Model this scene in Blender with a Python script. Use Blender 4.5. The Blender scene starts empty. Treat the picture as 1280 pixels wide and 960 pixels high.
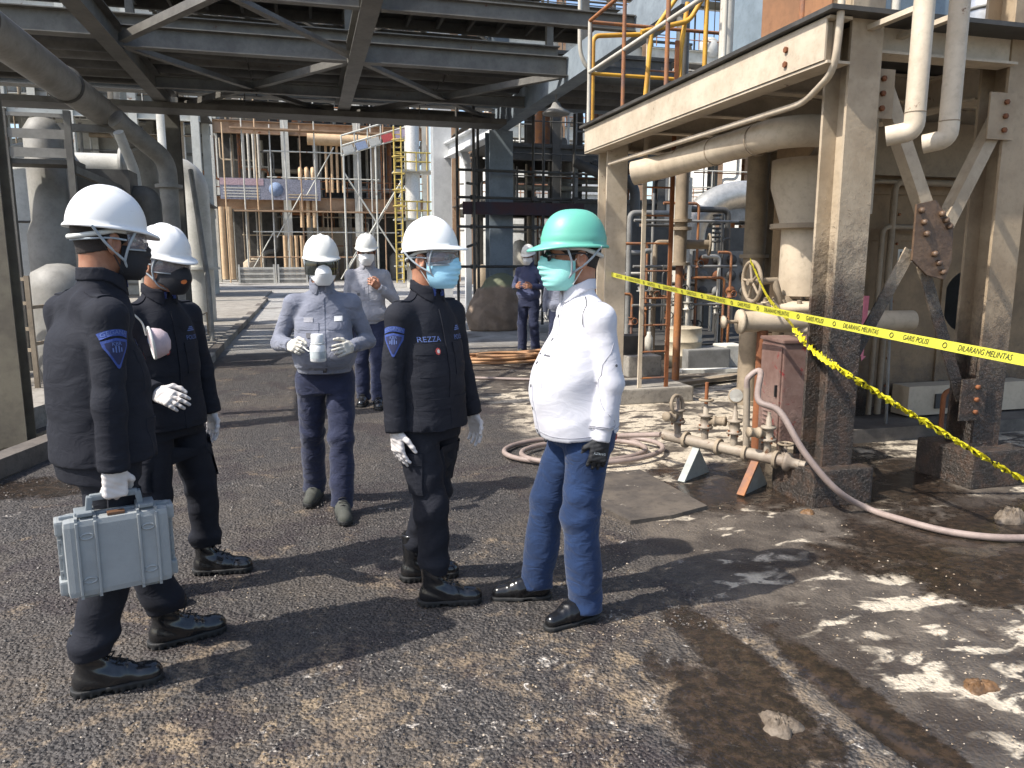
import bpy, bmesh, math, random
import numpy as np
from mathutils import Vector, Matrix, Euler
from mathutils.bvhtree import BVHTree

rnd = random.Random(7)
nrs = np.random.RandomState(11)
scene = bpy.context.scene
COL = scene.collection
rad = math.radians
PI = math.pi

# ------------------------------------------------------------------ camera
FPX, CAM_H = 940.0, 1.60          # focal length in photo pixels (1280 wide), eye height
PITCH = math.atan(155 / FPX)
YAW = math.atan(260 * math.cos(PITCH) / FPX)
cam_data = bpy.data.cameras.new('camera')
cam_data.sensor_width = 36.0
cam_data.lens = 36.0 * FPX / 1280
cam_data.clip_start = 0.05
cam_data.clip_end = 3000
cam = bpy.data.objects.new('camera', cam_data)
COL.objects.link(cam)
cam.location = (0, 0, CAM_H)
cam.rotation_euler = (PI / 2 - PITCH, 0, -YAW)
scene.camera = cam

# ------------------------------------------------------------------ light
SUN_ELEV = rad(50)
SHADOW_AZ = rad(13)               # shadows run along +x, slightly away from the camera
sun_from = Vector((-math.cos(SHADOW_AZ) * math.cos(SUN_ELEV),
                   -math.sin(SHADOW_AZ) * math.cos(SUN_ELEV), math.sin(SUN_ELEV)))
world = bpy.data.worlds.new('World')
scene.world = world
world.use_nodes = True
wn = world.node_tree.nodes
sky = wn.new('ShaderNodeTexSky')
sky.sky_type = 'NISHITA'
sky.sun_disc = False
sky.sun_elevation = SUN_ELEV
sky.sun_rotation = math.atan2(sun_from.x, sun_from.y)
sky.dust_density = 2.0
sky.air_density = 1.0
wn['Background'].inputs[1].default_value = 0.15
world.node_tree.links.new(sky.outputs[0], wn['Background'].inputs[0])
sun = bpy.data.lights.new('sun', 'SUN')
sun.energy = 4.0
sun.angle = rad(0.55)
sun.color = (1.0, 0.95, 0.87)
sun_o = bpy.data.objects.new('sun', sun)
COL.objects.link(sun_o)
sun_o.rotation_euler = sun_from.to_track_quat('Z', 'Y').to_euler()
scene.view_settings.view_transform = 'Standard'
scene.view_settings.look = 'None'
scene.view_settings.exposure = 0.80
scene.view_settings.gamma = 1.0
scene.render.engine = 'CYCLES'
scene.cycles.use_denoising = True
scene.cycles.max_bounces = 5
scene.cycles.diffuse_bounces = 3
scene.cycles.use_adaptive_sampling = True
scene.cycles.adaptive_threshold = 0.02

# --------------------------------------------------- measuring points off the photo
_R = Vector((math.cos(YAW), -math.sin(YAW), 0))
_Fh = Vector((math.sin(YAW), math.cos(YAW), 0))
_F = _Fh * math.cos(PITCH) - Vector((0, 0, math.sin(PITCH)))
_U = _Fh * math.sin(PITCH) + Vector((0, 0, math.cos(PITCH)))
_C = Vector((0, 0, CAM_H))
def _ray(px, py): return _F + _R * ((px - 640) / FPX) - _U * ((py - 480) / FPX)
def G(px, py, z=0.0):
    d = _ray(px, py); return _C + d * ((z - CAM_H) / d.z)
def AY(px, py, Y):
    d = _ray(px, py); return _C + d * (Y / d.y)
def AX(px, py, X):
    d = _ray(px, py); return _C + d * (X / d.x)

# ------------------------------------------------------------------ mesh builder
class MB:
    def __init__(s): s.v = []; s.f = []; s.smooth = []
    def add(s, vs, fs, smooth=False):
        o = len(s.v); s.v += [tuple(v) for v in vs]
        for f in fs: s.f.append(tuple(i + o for i in f)); s.smooth.append(smooth)
        return s
    def box(s, c, d, rot=None, bev=0.0):
        hx, hy, hz = d[0] / 2, d[1] / 2, d[2] / 2
        c = Vector(c); M = rot.to_matrix() if isinstance(rot, Euler) else rot
        if M is not None and len(M) == 4: M = M.to_3x3()
        if bev <= 0:
            vs = [Vector((x, y, z)) for x in (-hx, hx) for y in (-hy, hy) for z in (-hz, hz)]
            fs = [(0, 1, 3, 2), (4, 6, 7, 5), (0, 4, 5, 1), (2, 3, 7, 6), (0, 2, 6, 4), (1, 5, 7, 3)]
        else:
            bm = bmesh.new()
            bmesh.ops.create_cube(bm, size=1, matrix=Matrix.Diagonal((d[0], d[1], d[2], 1)))
            bmesh.ops.bevel(bm, geom=bm.edges[:], offset=bev, segments=2, profile=0.7, affect='EDGES')
            bm.verts.index_update()
            vs = [v.co.copy() for v in bm.verts]; fs = [[v.index for v in f.verts] for f in bm.faces]
            bm.free()
        if M is not None: vs = [M @ v for v in vs]
        return s.add([v + c for v in vs], fs)
    def box2(s, a, b):
        return s.box([(a[i] + b[i]) / 2 for i in range(3)], [abs(b[i] - a[i]) for i in range(3)])
    def frame(s, a, b, up=(0, 0, 1)):
        a, b = Vector(a), Vector(b); t = (b - a).normalized(); up = Vector(up)
        if abs(t.dot(up)) > 0.98: up = Vector((0, 1, 0))
        sx = t.cross(up).normalized(); sz = sx.cross(t).normalized()
        return a, b, t, sx, sz
    def prism(s, poly, a, b, up=(0, 0, 1)):
        """extrude a 2-D polygon (side, up) from a to b"""
        a, b, t, sx, sz = s.frame(a, b, up); n = len(poly)
        vs = [p + sx * q[0] + sz * q[1] for p in (a, b) for q in poly]
        fs = [(i, (i + 1) % n, n + (i + 1) % n, n + i) for i in range(n)]
        fs += [tuple(range(n - 1, -1, -1)), tuple(range(n, 2 * n))]
        return s.add(vs, fs)
    def bar(s, a, b, w, h, up=(0, 0, 1)):
        w /= 2; h /= 2
        return s.prism([(-w, -h), (w, -h), (w, h), (-w, h)], a, b, up)
    def ibeam(s, a, b, w, h, t=0.016, up=(0, 0, 1)):
        w /= 2; h /= 2; k = t * 0.45
        P = [(-w, -h), (w, -h), (w, -h + t), (k, -h + t), (k, h - t), (w, h - t), (w, h), (-w, h), (-w, h - t), (-k, h - t), (-k, -h + t), (-w, -h + t)]
        return s.prism(P, a, b, up)
    def channel(s, a, b, w, h, t=0.012, up=(0, 0, 1)):
        w2 = w; h /= 2
        P = [(0, -h), (w2, -h), (w2, -h + t), (t, -h + t), (t, h - t), (w2, h - t), (w2, h), (0, h)]
        return s.prism(P, a, b, up)
    def angle(s, a, b, w, t=0.01, up=(0, 0, 1)):
        return s.prism([(0, 0), (w, 0), (w, t), (t, t), (t, w), (0, w)], a, b, up)
    def tube(s, pts, r, n=10, closed=False, cap=True):
        pts = [Vector(p) for p in pts]; m = len(pts)
        rs = r if isinstance(r, (list, tuple)) else [r] * m
        prev = None; rings = []
        for i, p in enumerate(pts):
            if closed: t = (pts[(i + 1) % m] - pts[i - 1]).normalized()
            else: t = (pts[min(i + 1, m - 1)] - pts[max(i - 1, 0)]).normalized()
            if prev is None:
                q = Vector((0, 0, 1)) if abs(t.z) < 0.9 else Vector((1, 0, 0))
                nrm = t.cross(q).normalized()
            else:
                nrm = (prev - t * prev.dot(t))
                nrm = nrm.normalized() if nrm.length > 1e-6 else t.orthogonal().normalized()
            prev = nrm; bn = t.cross(nrm)
            rings.append([p + (nrm * math.cos(2 * PI * k / n) + bn * math.sin(2 * PI * k / n)) * rs[i] for k in range(n)])
        vs = [v for rg in rings for v in rg]; fs = []
        for i in range(m if closed else m - 1):
            j = (i + 1) % m
            fs += [(i * n + k, i * n + (k + 1) % n, j * n + (k + 1) % n, j * n + k) for k in range(n)]
        s.add(vs, fs, True)
        if cap and not closed:
            s.add(rings[0], [tuple(range(n - 1, -1, -1))]); s.add(rings[-1], [tuple(range(n))])
        return s
    def cyl(s, a, b, r, n=16, r2=None):
        return s.tube([a, b], [r, r if r2 is None else r2], n)
    def lathe(s, prof, c=(0, 0, 0), axis=(0, 0, 1), n=28, smooth=True):
        c = Vector(c); q = Vector((0, 0, 1)).rotation_difference(Vector(axis).normalized())
        vs = []; fs = []
        for r, z in prof:
            for k in range(n):
                a = 2 * PI * k / n
                vs.append(c + q @ Vector((r * math.cos(a), r * math.sin(a), z)))
        for i in range(len(prof) - 1):
            fs += [(i * n + k, i * n + (k + 1) % n, (i + 1) * n + (k + 1) % n, (i + 1) * n + k) for k in range(n)]
        s.add(vs, fs, smooth)
        for i, rev in ((0, True), (len(prof) - 1, False)):
            if prof[i][0] > 1e-5:
                rg = vs[i * n:(i + 1) * n]; s.add(rg, [tuple(range(n - 1, -1, -1)) if rev else tuple(range(n))])
        return s
    def torus(s, c, R_, r, axis=(0, 0, 1), n=28, m=8):
        c = Vector(c); q = Vector((0, 0, 1)).rotation_difference(Vector(axis).normalized())
        return s.tube([c + q @ Vector((R_ * math.cos(2 * PI * k / n), R_ * math.sin(2 * PI * k / n), 0)) for k in range(n)], r, m, closed=True)
    def mesh(s, name):
        me = bpy.data.meshes.new(name); me.from_pydata(s.v, [], s.f)
        me.polygons.foreach_set('use_smooth', s.smooth); me.validate(); me.update()
        return me
    def build(s, name, mat, parent=None, **tags):
        return link(name, s.mesh(name), mat, parent, **tags)

def link(name, me, mat, parent=None, label=None, category=None, group=None, kind=None):
    o = bpy.data.objects.new(name, me); COL.objects.link(o)
    if mat is not None:
        o.data.materials.clear(); o.data.materials.append(mat)
    if parent is not None: o.parent = parent
    for k, v in (('label', label), ('category', category), ('group', group), ('kind', kind)):
        if v: o[k] = v
    return o

def thing(name, label, category, loc=(0, 0, 0), rz=0.0, group=None):
    o = bpy.data.objects.new(name, None); COL.objects.link(o)
    o.empty_display_size = 0.1
    o.location = loc; o.rotation_euler = (0, 0, rz); o['label'] = label; o['category'] = category
    if group: o['group'] = group
    return o

def copy_tree(o, parent=None):
    c = o.copy(); COL.objects.link(c); c.parent = parent
    for ch in list(o.children): copy_tree(ch, c)
    return c

def bend(pts, r=0.1, n=5):
    """round the corners of a polyline"""
    pts = [Vector(p) for p in pts]; out = [pts[0]]
    for i in range(1, len(pts) - 1):
        a, b, c = pts[i - 1], pts[i], pts[i + 1]
        rr = min(r, (a - b).length * 0.49, (c - b).length * 0.49)
        p, q = b + (a - b).normalized() * rr, b + (c - b).normalized() * rr
        for k in range(n + 1):
            t = k / n; out.append(p * (1 - t) ** 2 + b * 2 * t * (1 - t) + q * t * t)
    out.append(pts[-1]); return out

def spline(pts, n=8):
    """Catmull-Rom through the points"""
    P = [Vector(p) for p in pts]; P = [P[0] * 2 - P[1]] + P + [P[-1] * 2 - P[-2]]; out = []
    for i in range(1, len(P) - 2):
        a, b, c, d = P[i - 1:i + 3]
        for k in range(n):
            t = k / n
            out.append(0.5 * ((2 * b) + (c - a) * t + (2 * a - 5 * b + 4 * c - d) * t * t + (3 * b - a - 3 * c + d) * t ** 3))
    out.append(P[-2]); return out

# ------------------------------------------------------------------ materials
def _mix(nt, fac, a, b, blend='MIX'):
    m = nt.nodes.new('ShaderNodeMix'); m.data_type = 'RGBA'; m.blend_type = blend
    for sock, v in ((m.inputs[0], fac), (m.inputs[6], a), (m.inputs[7], b)):
        if hasattr(v, 'links'): nt.links.new(v, sock)
        elif isinstance(v, (int, float)): sock.default_value = v
        else: sock.default_value = (*v, 1)
    return m.outputs[2]
def _noise(nt, vec, scale, detail=4, rough=0.6, dist=0.0):
    n = nt.nodes.new('ShaderNodeTexNoise'); n.inputs['Scale'].default_value = scale
    n.inputs['Detail'].default_value = detail; n.inputs['Roughness'].default_value = rough
    n.inputs['Distortion'].default_value = dist
    if vec is not None: nt.links.new(vec, n.inputs['Vector'])
    return n.outputs['Fac']
def _ramp(nt, fac, lo, hi, a=0.0, b=1.0):
    r = nt.nodes.new('ShaderNodeMapRange'); r.clamp = True
    r.interpolation_type = 'SMOOTHSTEP'
    nt.links.new(fac, r.inputs[0])
    for i, v in enumerate((lo, hi, a, b)): r.inputs[i + 1].default_value = v
    return r.outputs[0]
def _math(nt, op, a, b=None):
    m = nt.nodes.new('ShaderNodeMath'); m.operation = op
    for i, v in enumerate((a, b)):
        if v is None: continue
        if hasattr(v, 'links'): nt.links.new(v, m.inputs[i])
        else: m.inputs[i].default_value = v
    return m.outputs[0]
def _bump(nt, height, strength, dist=0.01, prev=None):
    b = nt.nodes.new('ShaderNodeBump'); b.inputs['Strength'].default_value = strength
    b.inputs['Distance'].default_value = dist; nt.links.new(height, b.inputs['Height'])
    if prev is not None: nt.links.new(prev, b.inputs['Normal'])
    return b.outputs[0]
def new_mat(name, rough=0.6, metal=0.0, col=None, spec=0.5):
    m = bpy.data.materials.new(name); m.use_nodes = True; nt = m.node_tree
    p = nt.nodes['Principled BSDF']
    p.inputs['Roughness'].default_value = rough; p.inputs['Metallic'].default_value = metal
    p.inputs['Specular IOR Level'].default_value = spec
    if col is not None: p.inputs['Base Color'].default_value = (*col, 1)
    return m, nt, p
def coords(nt, kind='Object'):
    return nt.nodes.new('ShaderNodeTexCoord').outputs[kind]
def worldpos(nt):
    g = nt.nodes.new('ShaderNodeNewGeometry').outputs['Position']
    s = nt.nodes.new('ShaderNodeSeparateXYZ'); nt.links.new(g, s.inputs[0])
    return g, s.outputs

def paint(name, col, col2=None, rust=None, rust_amt=0.0, rough=0.55, metal=0.0, scale=3.0, bump=0.15, bscale=60.0, grime=0.25, tar=None):
    """painted / dusty steel: two tones, rust blotches, optional tar splatter below a height (tar=z)"""
    m, nt, p = new_mat(name, rough, metal)
    g, sep = worldpos(nt)
    c2 = col2 or tuple(x * 0.7 for x in col)
    n1 = _noise(nt, g, scale, 4, 0.65)
    c = _mix(nt, _ramp(nt, n1, 0.35, 0.7), col, c2)
    n2 = _noise(nt, g, scale * 7, 3, 0.7)
    c = _mix(nt, _math(nt, 'MULTIPLY', _ramp(nt, n2, 0.45, 0.75), grime), c, tuple(x * 0.35 for x in col))
    ro = None
    if rust is not None:
        n3 = _noise(nt, g, scale * 2.3, 5, 0.7, 0.6)
        rf = _ramp(nt, n3, 0.66 - rust_amt * 0.4, 0.74 - rust_amt * 0.4)
        c = _mix(nt, rf, c, _mix(nt, _noise(nt, g, scale * 12, 4), rust, tuple(x * 0.45 for x in rust)))
    nb = _noise(nt, g, bscale, 2, 0.6)
    nrm = _bump(nt, nb, bump, 0.004)
    if tar is not None:
        nz = _noise(nt, g, 5.0, 6, 0.7)
        zz = _math(nt, 'ADD', sep[2], _math(nt, 'MULTIPLY', _math(nt, 'SUBTRACT', nz, 0.5), 1.1))
        tf = _ramp(nt, zz, tar + 0.45, tar - 0.25)
        spl = _noise(nt, g, 30.0, 6, 0.75)
        t2 = _math(nt, 'MULTIPLY', _math(nt, 'MULTIPLY', _ramp(nt, zz, tar + 0.7, tar - 0.1), _ramp(nt, spl, 0.52, 0.68)), 0.75)
        tf = _math(nt, 'MAXIMUM', tf, t2)
        blk = _mix(nt, _ramp(nt, _noise(nt, g, 9, 5, 0.7), 0.42, 0.66), (0.026, 0.020, 0.016), (0.075, 0.044, 0.028))
        blk = _mix(nt, _math(nt, 'MULTIPLY', _ramp(nt, _noise(nt, g, 70, 3, 0.6), 0.5, 0.7), 0.5), blk, (0.17, 0.14, 0.115))
        c = _mix(nt, tf, c, blk)
        nrm = _bump(nt, _math(nt, 'MULTIPLY', _noise(nt, g, 45, 5, 0.7), tf), 0.9, 0.025, nrm)
        ro = _mix(nt, tf, (rough,) * 3, (0.38,) * 3)
    if ro is not None: nt.links.new(ro, p.inputs['Roughness'])
    nt.links.new(c, p.inputs['Base Color']); nt.links.new(nrm, p.inputs['Normal'])
    return m

def cloth(name, col, col2=None, rough=0.85, wr=0.35, sheen=0.15):
    m, nt, p = new_mat(name, rough, spec=0.25)
    v = coords(nt)
    n1 = _noise(nt, v, 6, 4)
    c = _mix(nt, _ramp(nt, n1, 0.35, 0.7), col, col2 or tuple(x * 0.8 for x in col))
    nt.links.new(c, p.inputs['Base Color'])
    mp = nt.nodes.new('ShaderNodeMapping'); mp.inputs['Scale'].default_value = (1, 1, 1.8); nt.links.new(v, mp.inputs[0])
    f1 = _noise(nt, mp.outputs[0], 9, 3, 0.5, 1.2)
    nrm = _bump(nt, f1, wr, 0.03)
    nrm = _bump(nt, _noise(nt, v, 420, 2), 0.25, 0.001, nrm)
    nt.links.new(nrm, p.inputs['Normal'])
    p.inputs['Sheen Weight'].default_value = sheen
    return m

def plain(name, col, rough=0.5, metal=0.0, bump=0.0, bscale=80, spec=0.5, var=0.12):
    m, nt, p = new_mat(name, rough, metal, col, spec)
    v = coords(nt)
    n = _noise(nt, v, 14, 5, 0.65)
    nt.links.new(_mix(nt, _ramp(nt, n, 0.3, 0.75), col, tuple(x * (1 - 2.2 * var) for x in col)), p.inputs['Base Color'])
    if bump: nt.links.new(_bump(nt, _noise(nt, v, bscale, 4), bump, 0.004), p.inputs['Normal'])
    return m

# ------------------------------------------------------------------ implicit surfaces for bodies and clothes
def nets(f, org, h):
    """naive surface nets on a sampled field f (inside < 0) -> verts, quads"""
    nx, ny, nz = f.shape
    s = f < 0
    corner = [(i, j, k) for i in (0, 1) for j in (0, 1) for k in (0, 1)]
    cnt = np.zeros((nx - 1, ny - 1, nz - 1), np.int8)
    for i, j, k in corner: cnt += s[i:nx - 1 + i, j:ny - 1 + j, k:nz - 1 + k]
    idx = np.argwhere((cnt > 0) & (cnt < 8))
    ids = -np.ones(cnt.shape, np.int64); ids[tuple(idx.T)] = np.arange(len(idx))
    vals = np.stack([f[idx[:, 0] + c[0], idx[:, 1] + c[1], idx[:, 2] + c[2]] for c in corner], 1)
    acc = np.zeros((len(idx), 3)); n = np.zeros(len(idx))
    for a in range(8):
        for b in range(a + 1, 8):
            ca, cb = np.array(corner[a]), np.array(corner[b])
            if np.abs(ca - cb).sum() != 1: continue
            va, vb = vals[:, a], vals[:, b]
            m = (va < 0) != (vb < 0)
            t = va[m] / (va[m] - vb[m])
            acc[m] += ca + t[:, None] * (cb - ca); n[m] += 1
    V = (idx + acc / n[:, None]) * h + org
    quads = []
    for ax in range(3):
        sl0 = [slice(None)] * 3; sl1 = [slice(None)] * 3
        sl0[ax] = slice(0, -1); sl1[ax] = slice(1, None)
        d = s[tuple(sl0)] != s[tuple(sl1)]
        e = np.argwhere(d); o1, o2 = [(1, 2), (2, 0), (0, 1)][ax]
        ok = (e[:, o1] > 0) & (e[:, o2] > 0) & (e[:, o1] < f.shape[o1] - 1) & (e[:, o2] < f.shape[o2] - 1)
        e = e[ok]; q = []
        for a, b in ((1, 1), (0, 1), (0, 0), (1, 0)):
            c = e.copy(); c[:, o1] -= a; c[:, o2] -= b
            q.append(ids[c[:, 0], c[:, 1], c[:, 2]])
        q = np.stack(q, 1); flip = ~s[e[:, 0], e[:, 1], e[:, 2]]
        q[flip] = q[flip][:, ::-1]; quads.append(q)
    return V, np.concatenate(quads)

class Grid:
    def __init__(s, lo, hi, h):
        s.h = h; s.lo = np.array(lo, float)
        n = np.ceil((np.array(hi) - s.lo) / h).astype(int) + 1
        ax = [s.lo[i] + np.arange(n[i]) * h for i in range(3)]
        s.X, s.Y, s.Z = np.meshgrid(*ax, indexing='ij')
    def nets(s, f): return nets(f, s.lo, s.h)

def smin(a, b, k):
    hh = np.clip(0.5 + 0.5 * (b - a) / k, 0, 1)
    return b * (1 - hh) + a * hh - k * hh * (1 - hh)
def cone(g, a, b, ra, rb):
    a, b = np.array(a, float), np.array(b, float); d = b - a
    t = np.clip(((g.X - a[0]) * d[0] + (g.Y - a[1]) * d[1] + (g.Z - a[2]) * d[2]) / max(d @ d, 1e-9), 0, 1)
    return np.sqrt((g.X - a[0] - t * d[0]) ** 2 + (g.Y - a[1] - t * d[1]) ** 2 + (g.Z - a[2] - t * d[2]) ** 2) - (ra + (rb - ra) * t)
def ell(g, c, r):
    q = np.sqrt(((g.X - c[0]) / r[0]) ** 2 + ((g.Y - c[1]) / r[1]) ** 2 + ((g.Z - c[2]) / r[2]) ** 2)
    return (q - 1) * min(r)
def rbox(g, c, hf, r):
    qx, qy, qz = np.abs(g.X - c[0]) - hf[0], np.abs(g.Y - c[1]) - hf[1], np.abs(g.Z - c[2]) - hf[2]
    return np.sqrt(np.maximum(qx, 0) ** 2 + np.maximum(qy, 0) ** 2 + np.maximum(qz, 0) ** 2) + np.minimum(np.maximum(qx, np.maximum(qy, qz)), 0) - r
def loft(g, prof, p=2.3):
    z, a, b, c = np.array(prof).T
    zt = np.linspace(z[0] - 0.15, z[-1] + 0.15, 260); kk = np.exp(-(np.arange(-12, 13) / 6.0) ** 2); kk /= kk.sum()
    A, B, Cc = [np.interp(g.Z, zt, np.convolve(np.pad(np.interp(zt, z, v), 12, mode='edge'), kk, 'valid')) for v in (a, b, c)]
    q = ((np.abs(g.X) / A) ** p + (np.abs(g.Y - Cc) / B) ** p) ** (1 / p)
    return (q - 1) * np.minimum(A, B) * 0.9
def folds(g, seed, sx, sz):
    """wrinkle field: ridges stretched sideways"""
    r = np.random.RandomState(seed); w = np.zeros_like(g.X); tot = 0
    wx = 0.9 * np.sin(g.X * 9 + r.rand() * 6 + g.Z * 4) + 0.9 * np.sin(g.Y * 11 + r.rand() * 6)
    for i in range(5):
        a = r.rand() * 2 * PI; k = 1.0 + 0.45 * i; am = 1 / (1 + 0.5 * i)
        sl = r.uniform(-0.7, 0.7)
        ph = (g.X * math.cos(a) + g.Y * math.sin(a)) * sx * k + (g.Z * sz * k) * (1 if i % 2 else 0.8) + sl * g.X * sz + wx * (1.2 + 0.4 * i) + r.rand() * 6
        w += am * (1 - 2 * np.abs(np.sin(ph / 2))); tot += am
    return w / tot

def mesh_from(V, Q, name, M=None, tri=False):
    if M is not None:
        A = np.array(M); V = V @ A[:3, :3].T + A[:3, 3]
    me = bpy.data.meshes.new(name)
    me.vertices.add(len(V)); me.vertices.foreach_set('co', V.ravel())
    me.loops.add(len(Q) * 4); me.loops.foreach_set('vertex_index', Q.ravel().astype(np.int32))
    me.polygons.add(len(Q)); me.polygons.foreach_set('loop_start', np.arange(0, len(Q) * 4, 4, dtype=np.int32))
    me.polygons.foreach_set('use_smooth', np.ones(len(Q), bool))
    me.update(calc_edges=True); me.validate()
    return me

# ------------------------------------------------------------------ person materials
def skin_mat(name, col):
    m, nt, p = new_mat(name, 0.5, spec=0.4)
    v = coords(nt)
    c = _mix(nt, _ramp(nt, _noise(nt, v, 18, 4), 0.35, 0.7), col, (col[0] * 0.78, col[1] * 0.66, col[2] * 0.6))
    nt.links.new(c, p.inputs['Base Color'])
    p.inputs['Subsurface Weight'].default_value = 0.12
    p.inputs['Subsurface Radius'].default_value = (0.012, 0.005, 0.003)
    p.inputs['Subsurface Scale'].default_value = 0.6
    nt.links.new(_bump(nt, _noise(nt, v, 260, 3), 0.15, 0.001), p.inputs['Normal'])
    return m
SKIN = skin_mat('skin', (0.33, 0.165, 0.10))
SKIN2 = skin_mat('skin_tan', (0.40, 0.20, 0.125))
HAIR = plain('hair_black', (0.026, 0.019, 0.016), 0.8, bump=0.8, bscale=220)
EYE = plain('eye', (0.25, 0.2, 0.17), 0.1)
BLACK_CLOTH = cloth('uniform_black', (0.015, 0.0165, 0.023), (0.011, 0.012, 0.018), wr=0.25, sheen=0.0)
GREY_CLOTH = cloth('workwear_blue_grey', (0.185, 0.195, 0.24), (0.15, 0.16, 0.20), wr=0.5)
GREY_CLOTH2 = cloth('workwear_pale_grey', (0.30, 0.30, 0.325), (0.25, 0.25, 0.28), wr=0.5)
NAVY_CLOTH = cloth('trouser_navy', (0.022, 0.027, 0.058), (0.016, 0.02, 0.045), wr=0.5)
DARKBLUE_CLOTH = cloth('workwear_navy', (0.055, 0.065, 0.125), (0.045, 0.05, 0.1), wr=0.5)
DENIM = cloth('denim', (0.014, 0.035, 0.098), (0.009, 0.023, 0.066), wr=0.4)
WHITE_CLOTH = cloth('shirt_white', (0.56, 0.56, 0.60), (0.52, 0.52, 0.57), wr=0.14)
LATEX = plain('glove_latex', (0.62, 0.58, 0.555), 0.5, bump=0.2, bscale=90, var=0.06)
COTTON = plain('glove_cotton', (0.60, 0.57, 0.50), 0.9, bump=0.4, bscale=250, var=0.1)
BLACK_GLOVE = plain('glove_black', (0.014, 0.015, 0.018), 0.7, bump=0.3, bscale=250)
BOOT = plain('boot_leather', (0.012, 0.012, 0.013), 0.2, bump=0.12, bscale=30, spec=0.7)
SHOE = plain('shoe_leather', (0.010, 0.010, 0.011), 0.22, bump=0.15, bscale=40)
GREY_BOOT = plain('boot_suede', (0.06, 0.062, 0.052), 0.85, bump=0.4, bscale=90)
RUBBER = plain('sole_rubber', (0.014, 0.014, 0.014), 0.7, bump=0.3)
def scuffed(name, col, dirt, rough):
    m, nt, p = new_mat(name, rough)
    v = coords(nt)
    a = _ramp(nt, _noise(nt, v, 26, 6, 0.75, 0.8), 0.60, 0.72)
    mp = nt.nodes.new('ShaderNodeMapping'); mp.inputs['Scale'].default_value = (60, 8, 220); nt.links.new(v, mp.inputs[0])
    b = _ramp(nt, _noise(nt, mp.outputs[0], 1.0, 3, 0.6), 0.66, 0.72)
    c = _mix(nt, _math(nt, 'MULTIPLY', a, 0.35), col, dirt); c = _mix(nt, _math(nt, 'MULTIPLY', b, 0.4), c, dirt)
    nt.links.new(c, p.inputs['Base Color'])
    nt.links.new(_mix(nt, _noise(nt, v, 40, 4), (rough - 0.1,) * 3, (rough + 0.2,) * 3), p.inputs['Roughness'])
    nt.links.new(_bump(nt, _noise(nt, v, 90, 3), 0.06, 0.002), p.inputs['Normal'])
    return m
HELMET_WHITE = scuffed('helmet_white', (0.72, 0.72, 0.71), (0.42, 0.38, 0.32), 0.36)
HELMET_CREAM = scuffed('helmet_cream', (0.66, 0.65, 0.60), (0.36, 0.32, 0.25), 0.42)
HELMET_GREEN = scuffed('helmet_green', (0.12, 0.41, 0.315), (0.09, 0.28, 0.22), 0.40)
STRAP_GREY = plain('strap_grey', (0.36, 0.40, 0.43), 0.7, bump=0.3, bscale=300)
BAND_WHITE = plain('band_white', (0.62, 0.63, 0.6), 0.5)
MASK_BLUE = plain('mask_blue', (0.34, 0.62, 0.78), 0.85, bump=0.3, bscale=160, var=0.05)
MASK_GREEN = plain('mask_green', (0.32, 0.72, 0.66), 0.85, bump=0.3, bscale=160, var=0.05)
MASK_WHITE = plain('mask_white', (0.80, 0.79, 0.77), 0.85, bump=0.2, bscale=160, var=0.04)
MASK_BLACK = plain('mask_black', (0.012, 0.013, 0.018), 0.75, bump=0.2, bscale=160)
PATCH_BLUE = plain('thread_blue', (0.035, 0.07, 0.27), 0.8, bump=0.4, bscale=400)
PATCH_LIGHT = plain('thread_light_blue', (0.11, 0.165, 0.38), 0.8)
PATCH_RED = plain('pin_red', (0.45, 0.05, 0.04), 0.4)
PATCH_GOLD = plain('pin_white', (0.6, 0.55, 0.5), 0.4)
ORANGE = plain('print_orange', (0.75, 0.22, 0.06), 0.7)
GREY_THREAD = plain('thread_grey', (0.10, 0.10, 0.11), 0.8)
DARK_METAL = plain('dark_metal', (0.05, 0.05, 0.055), 0.35, 0.8)
def glass_mat(name, col, rough=0.06, alpha=0.55):
    m, nt, p = new_mat(name, rough, 0.0, col, 0.8)
    p.inputs['Alpha'].default_value = alpha
    nt.links.new(_mix(nt, _noise(nt, coords(nt), 30), col, tuple(c * 0.85 for c in col)), p.inputs['Base Color'])
    return m
LENS_CLEAR = glass_mat('goggle_lens', (0.30, 0.28, 0.30), 0.05, 0.45)
LENS_DARK = glass_mat('dark_lens', (0.012, 0.016, 0.014), 0.05, 0.93)

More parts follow.
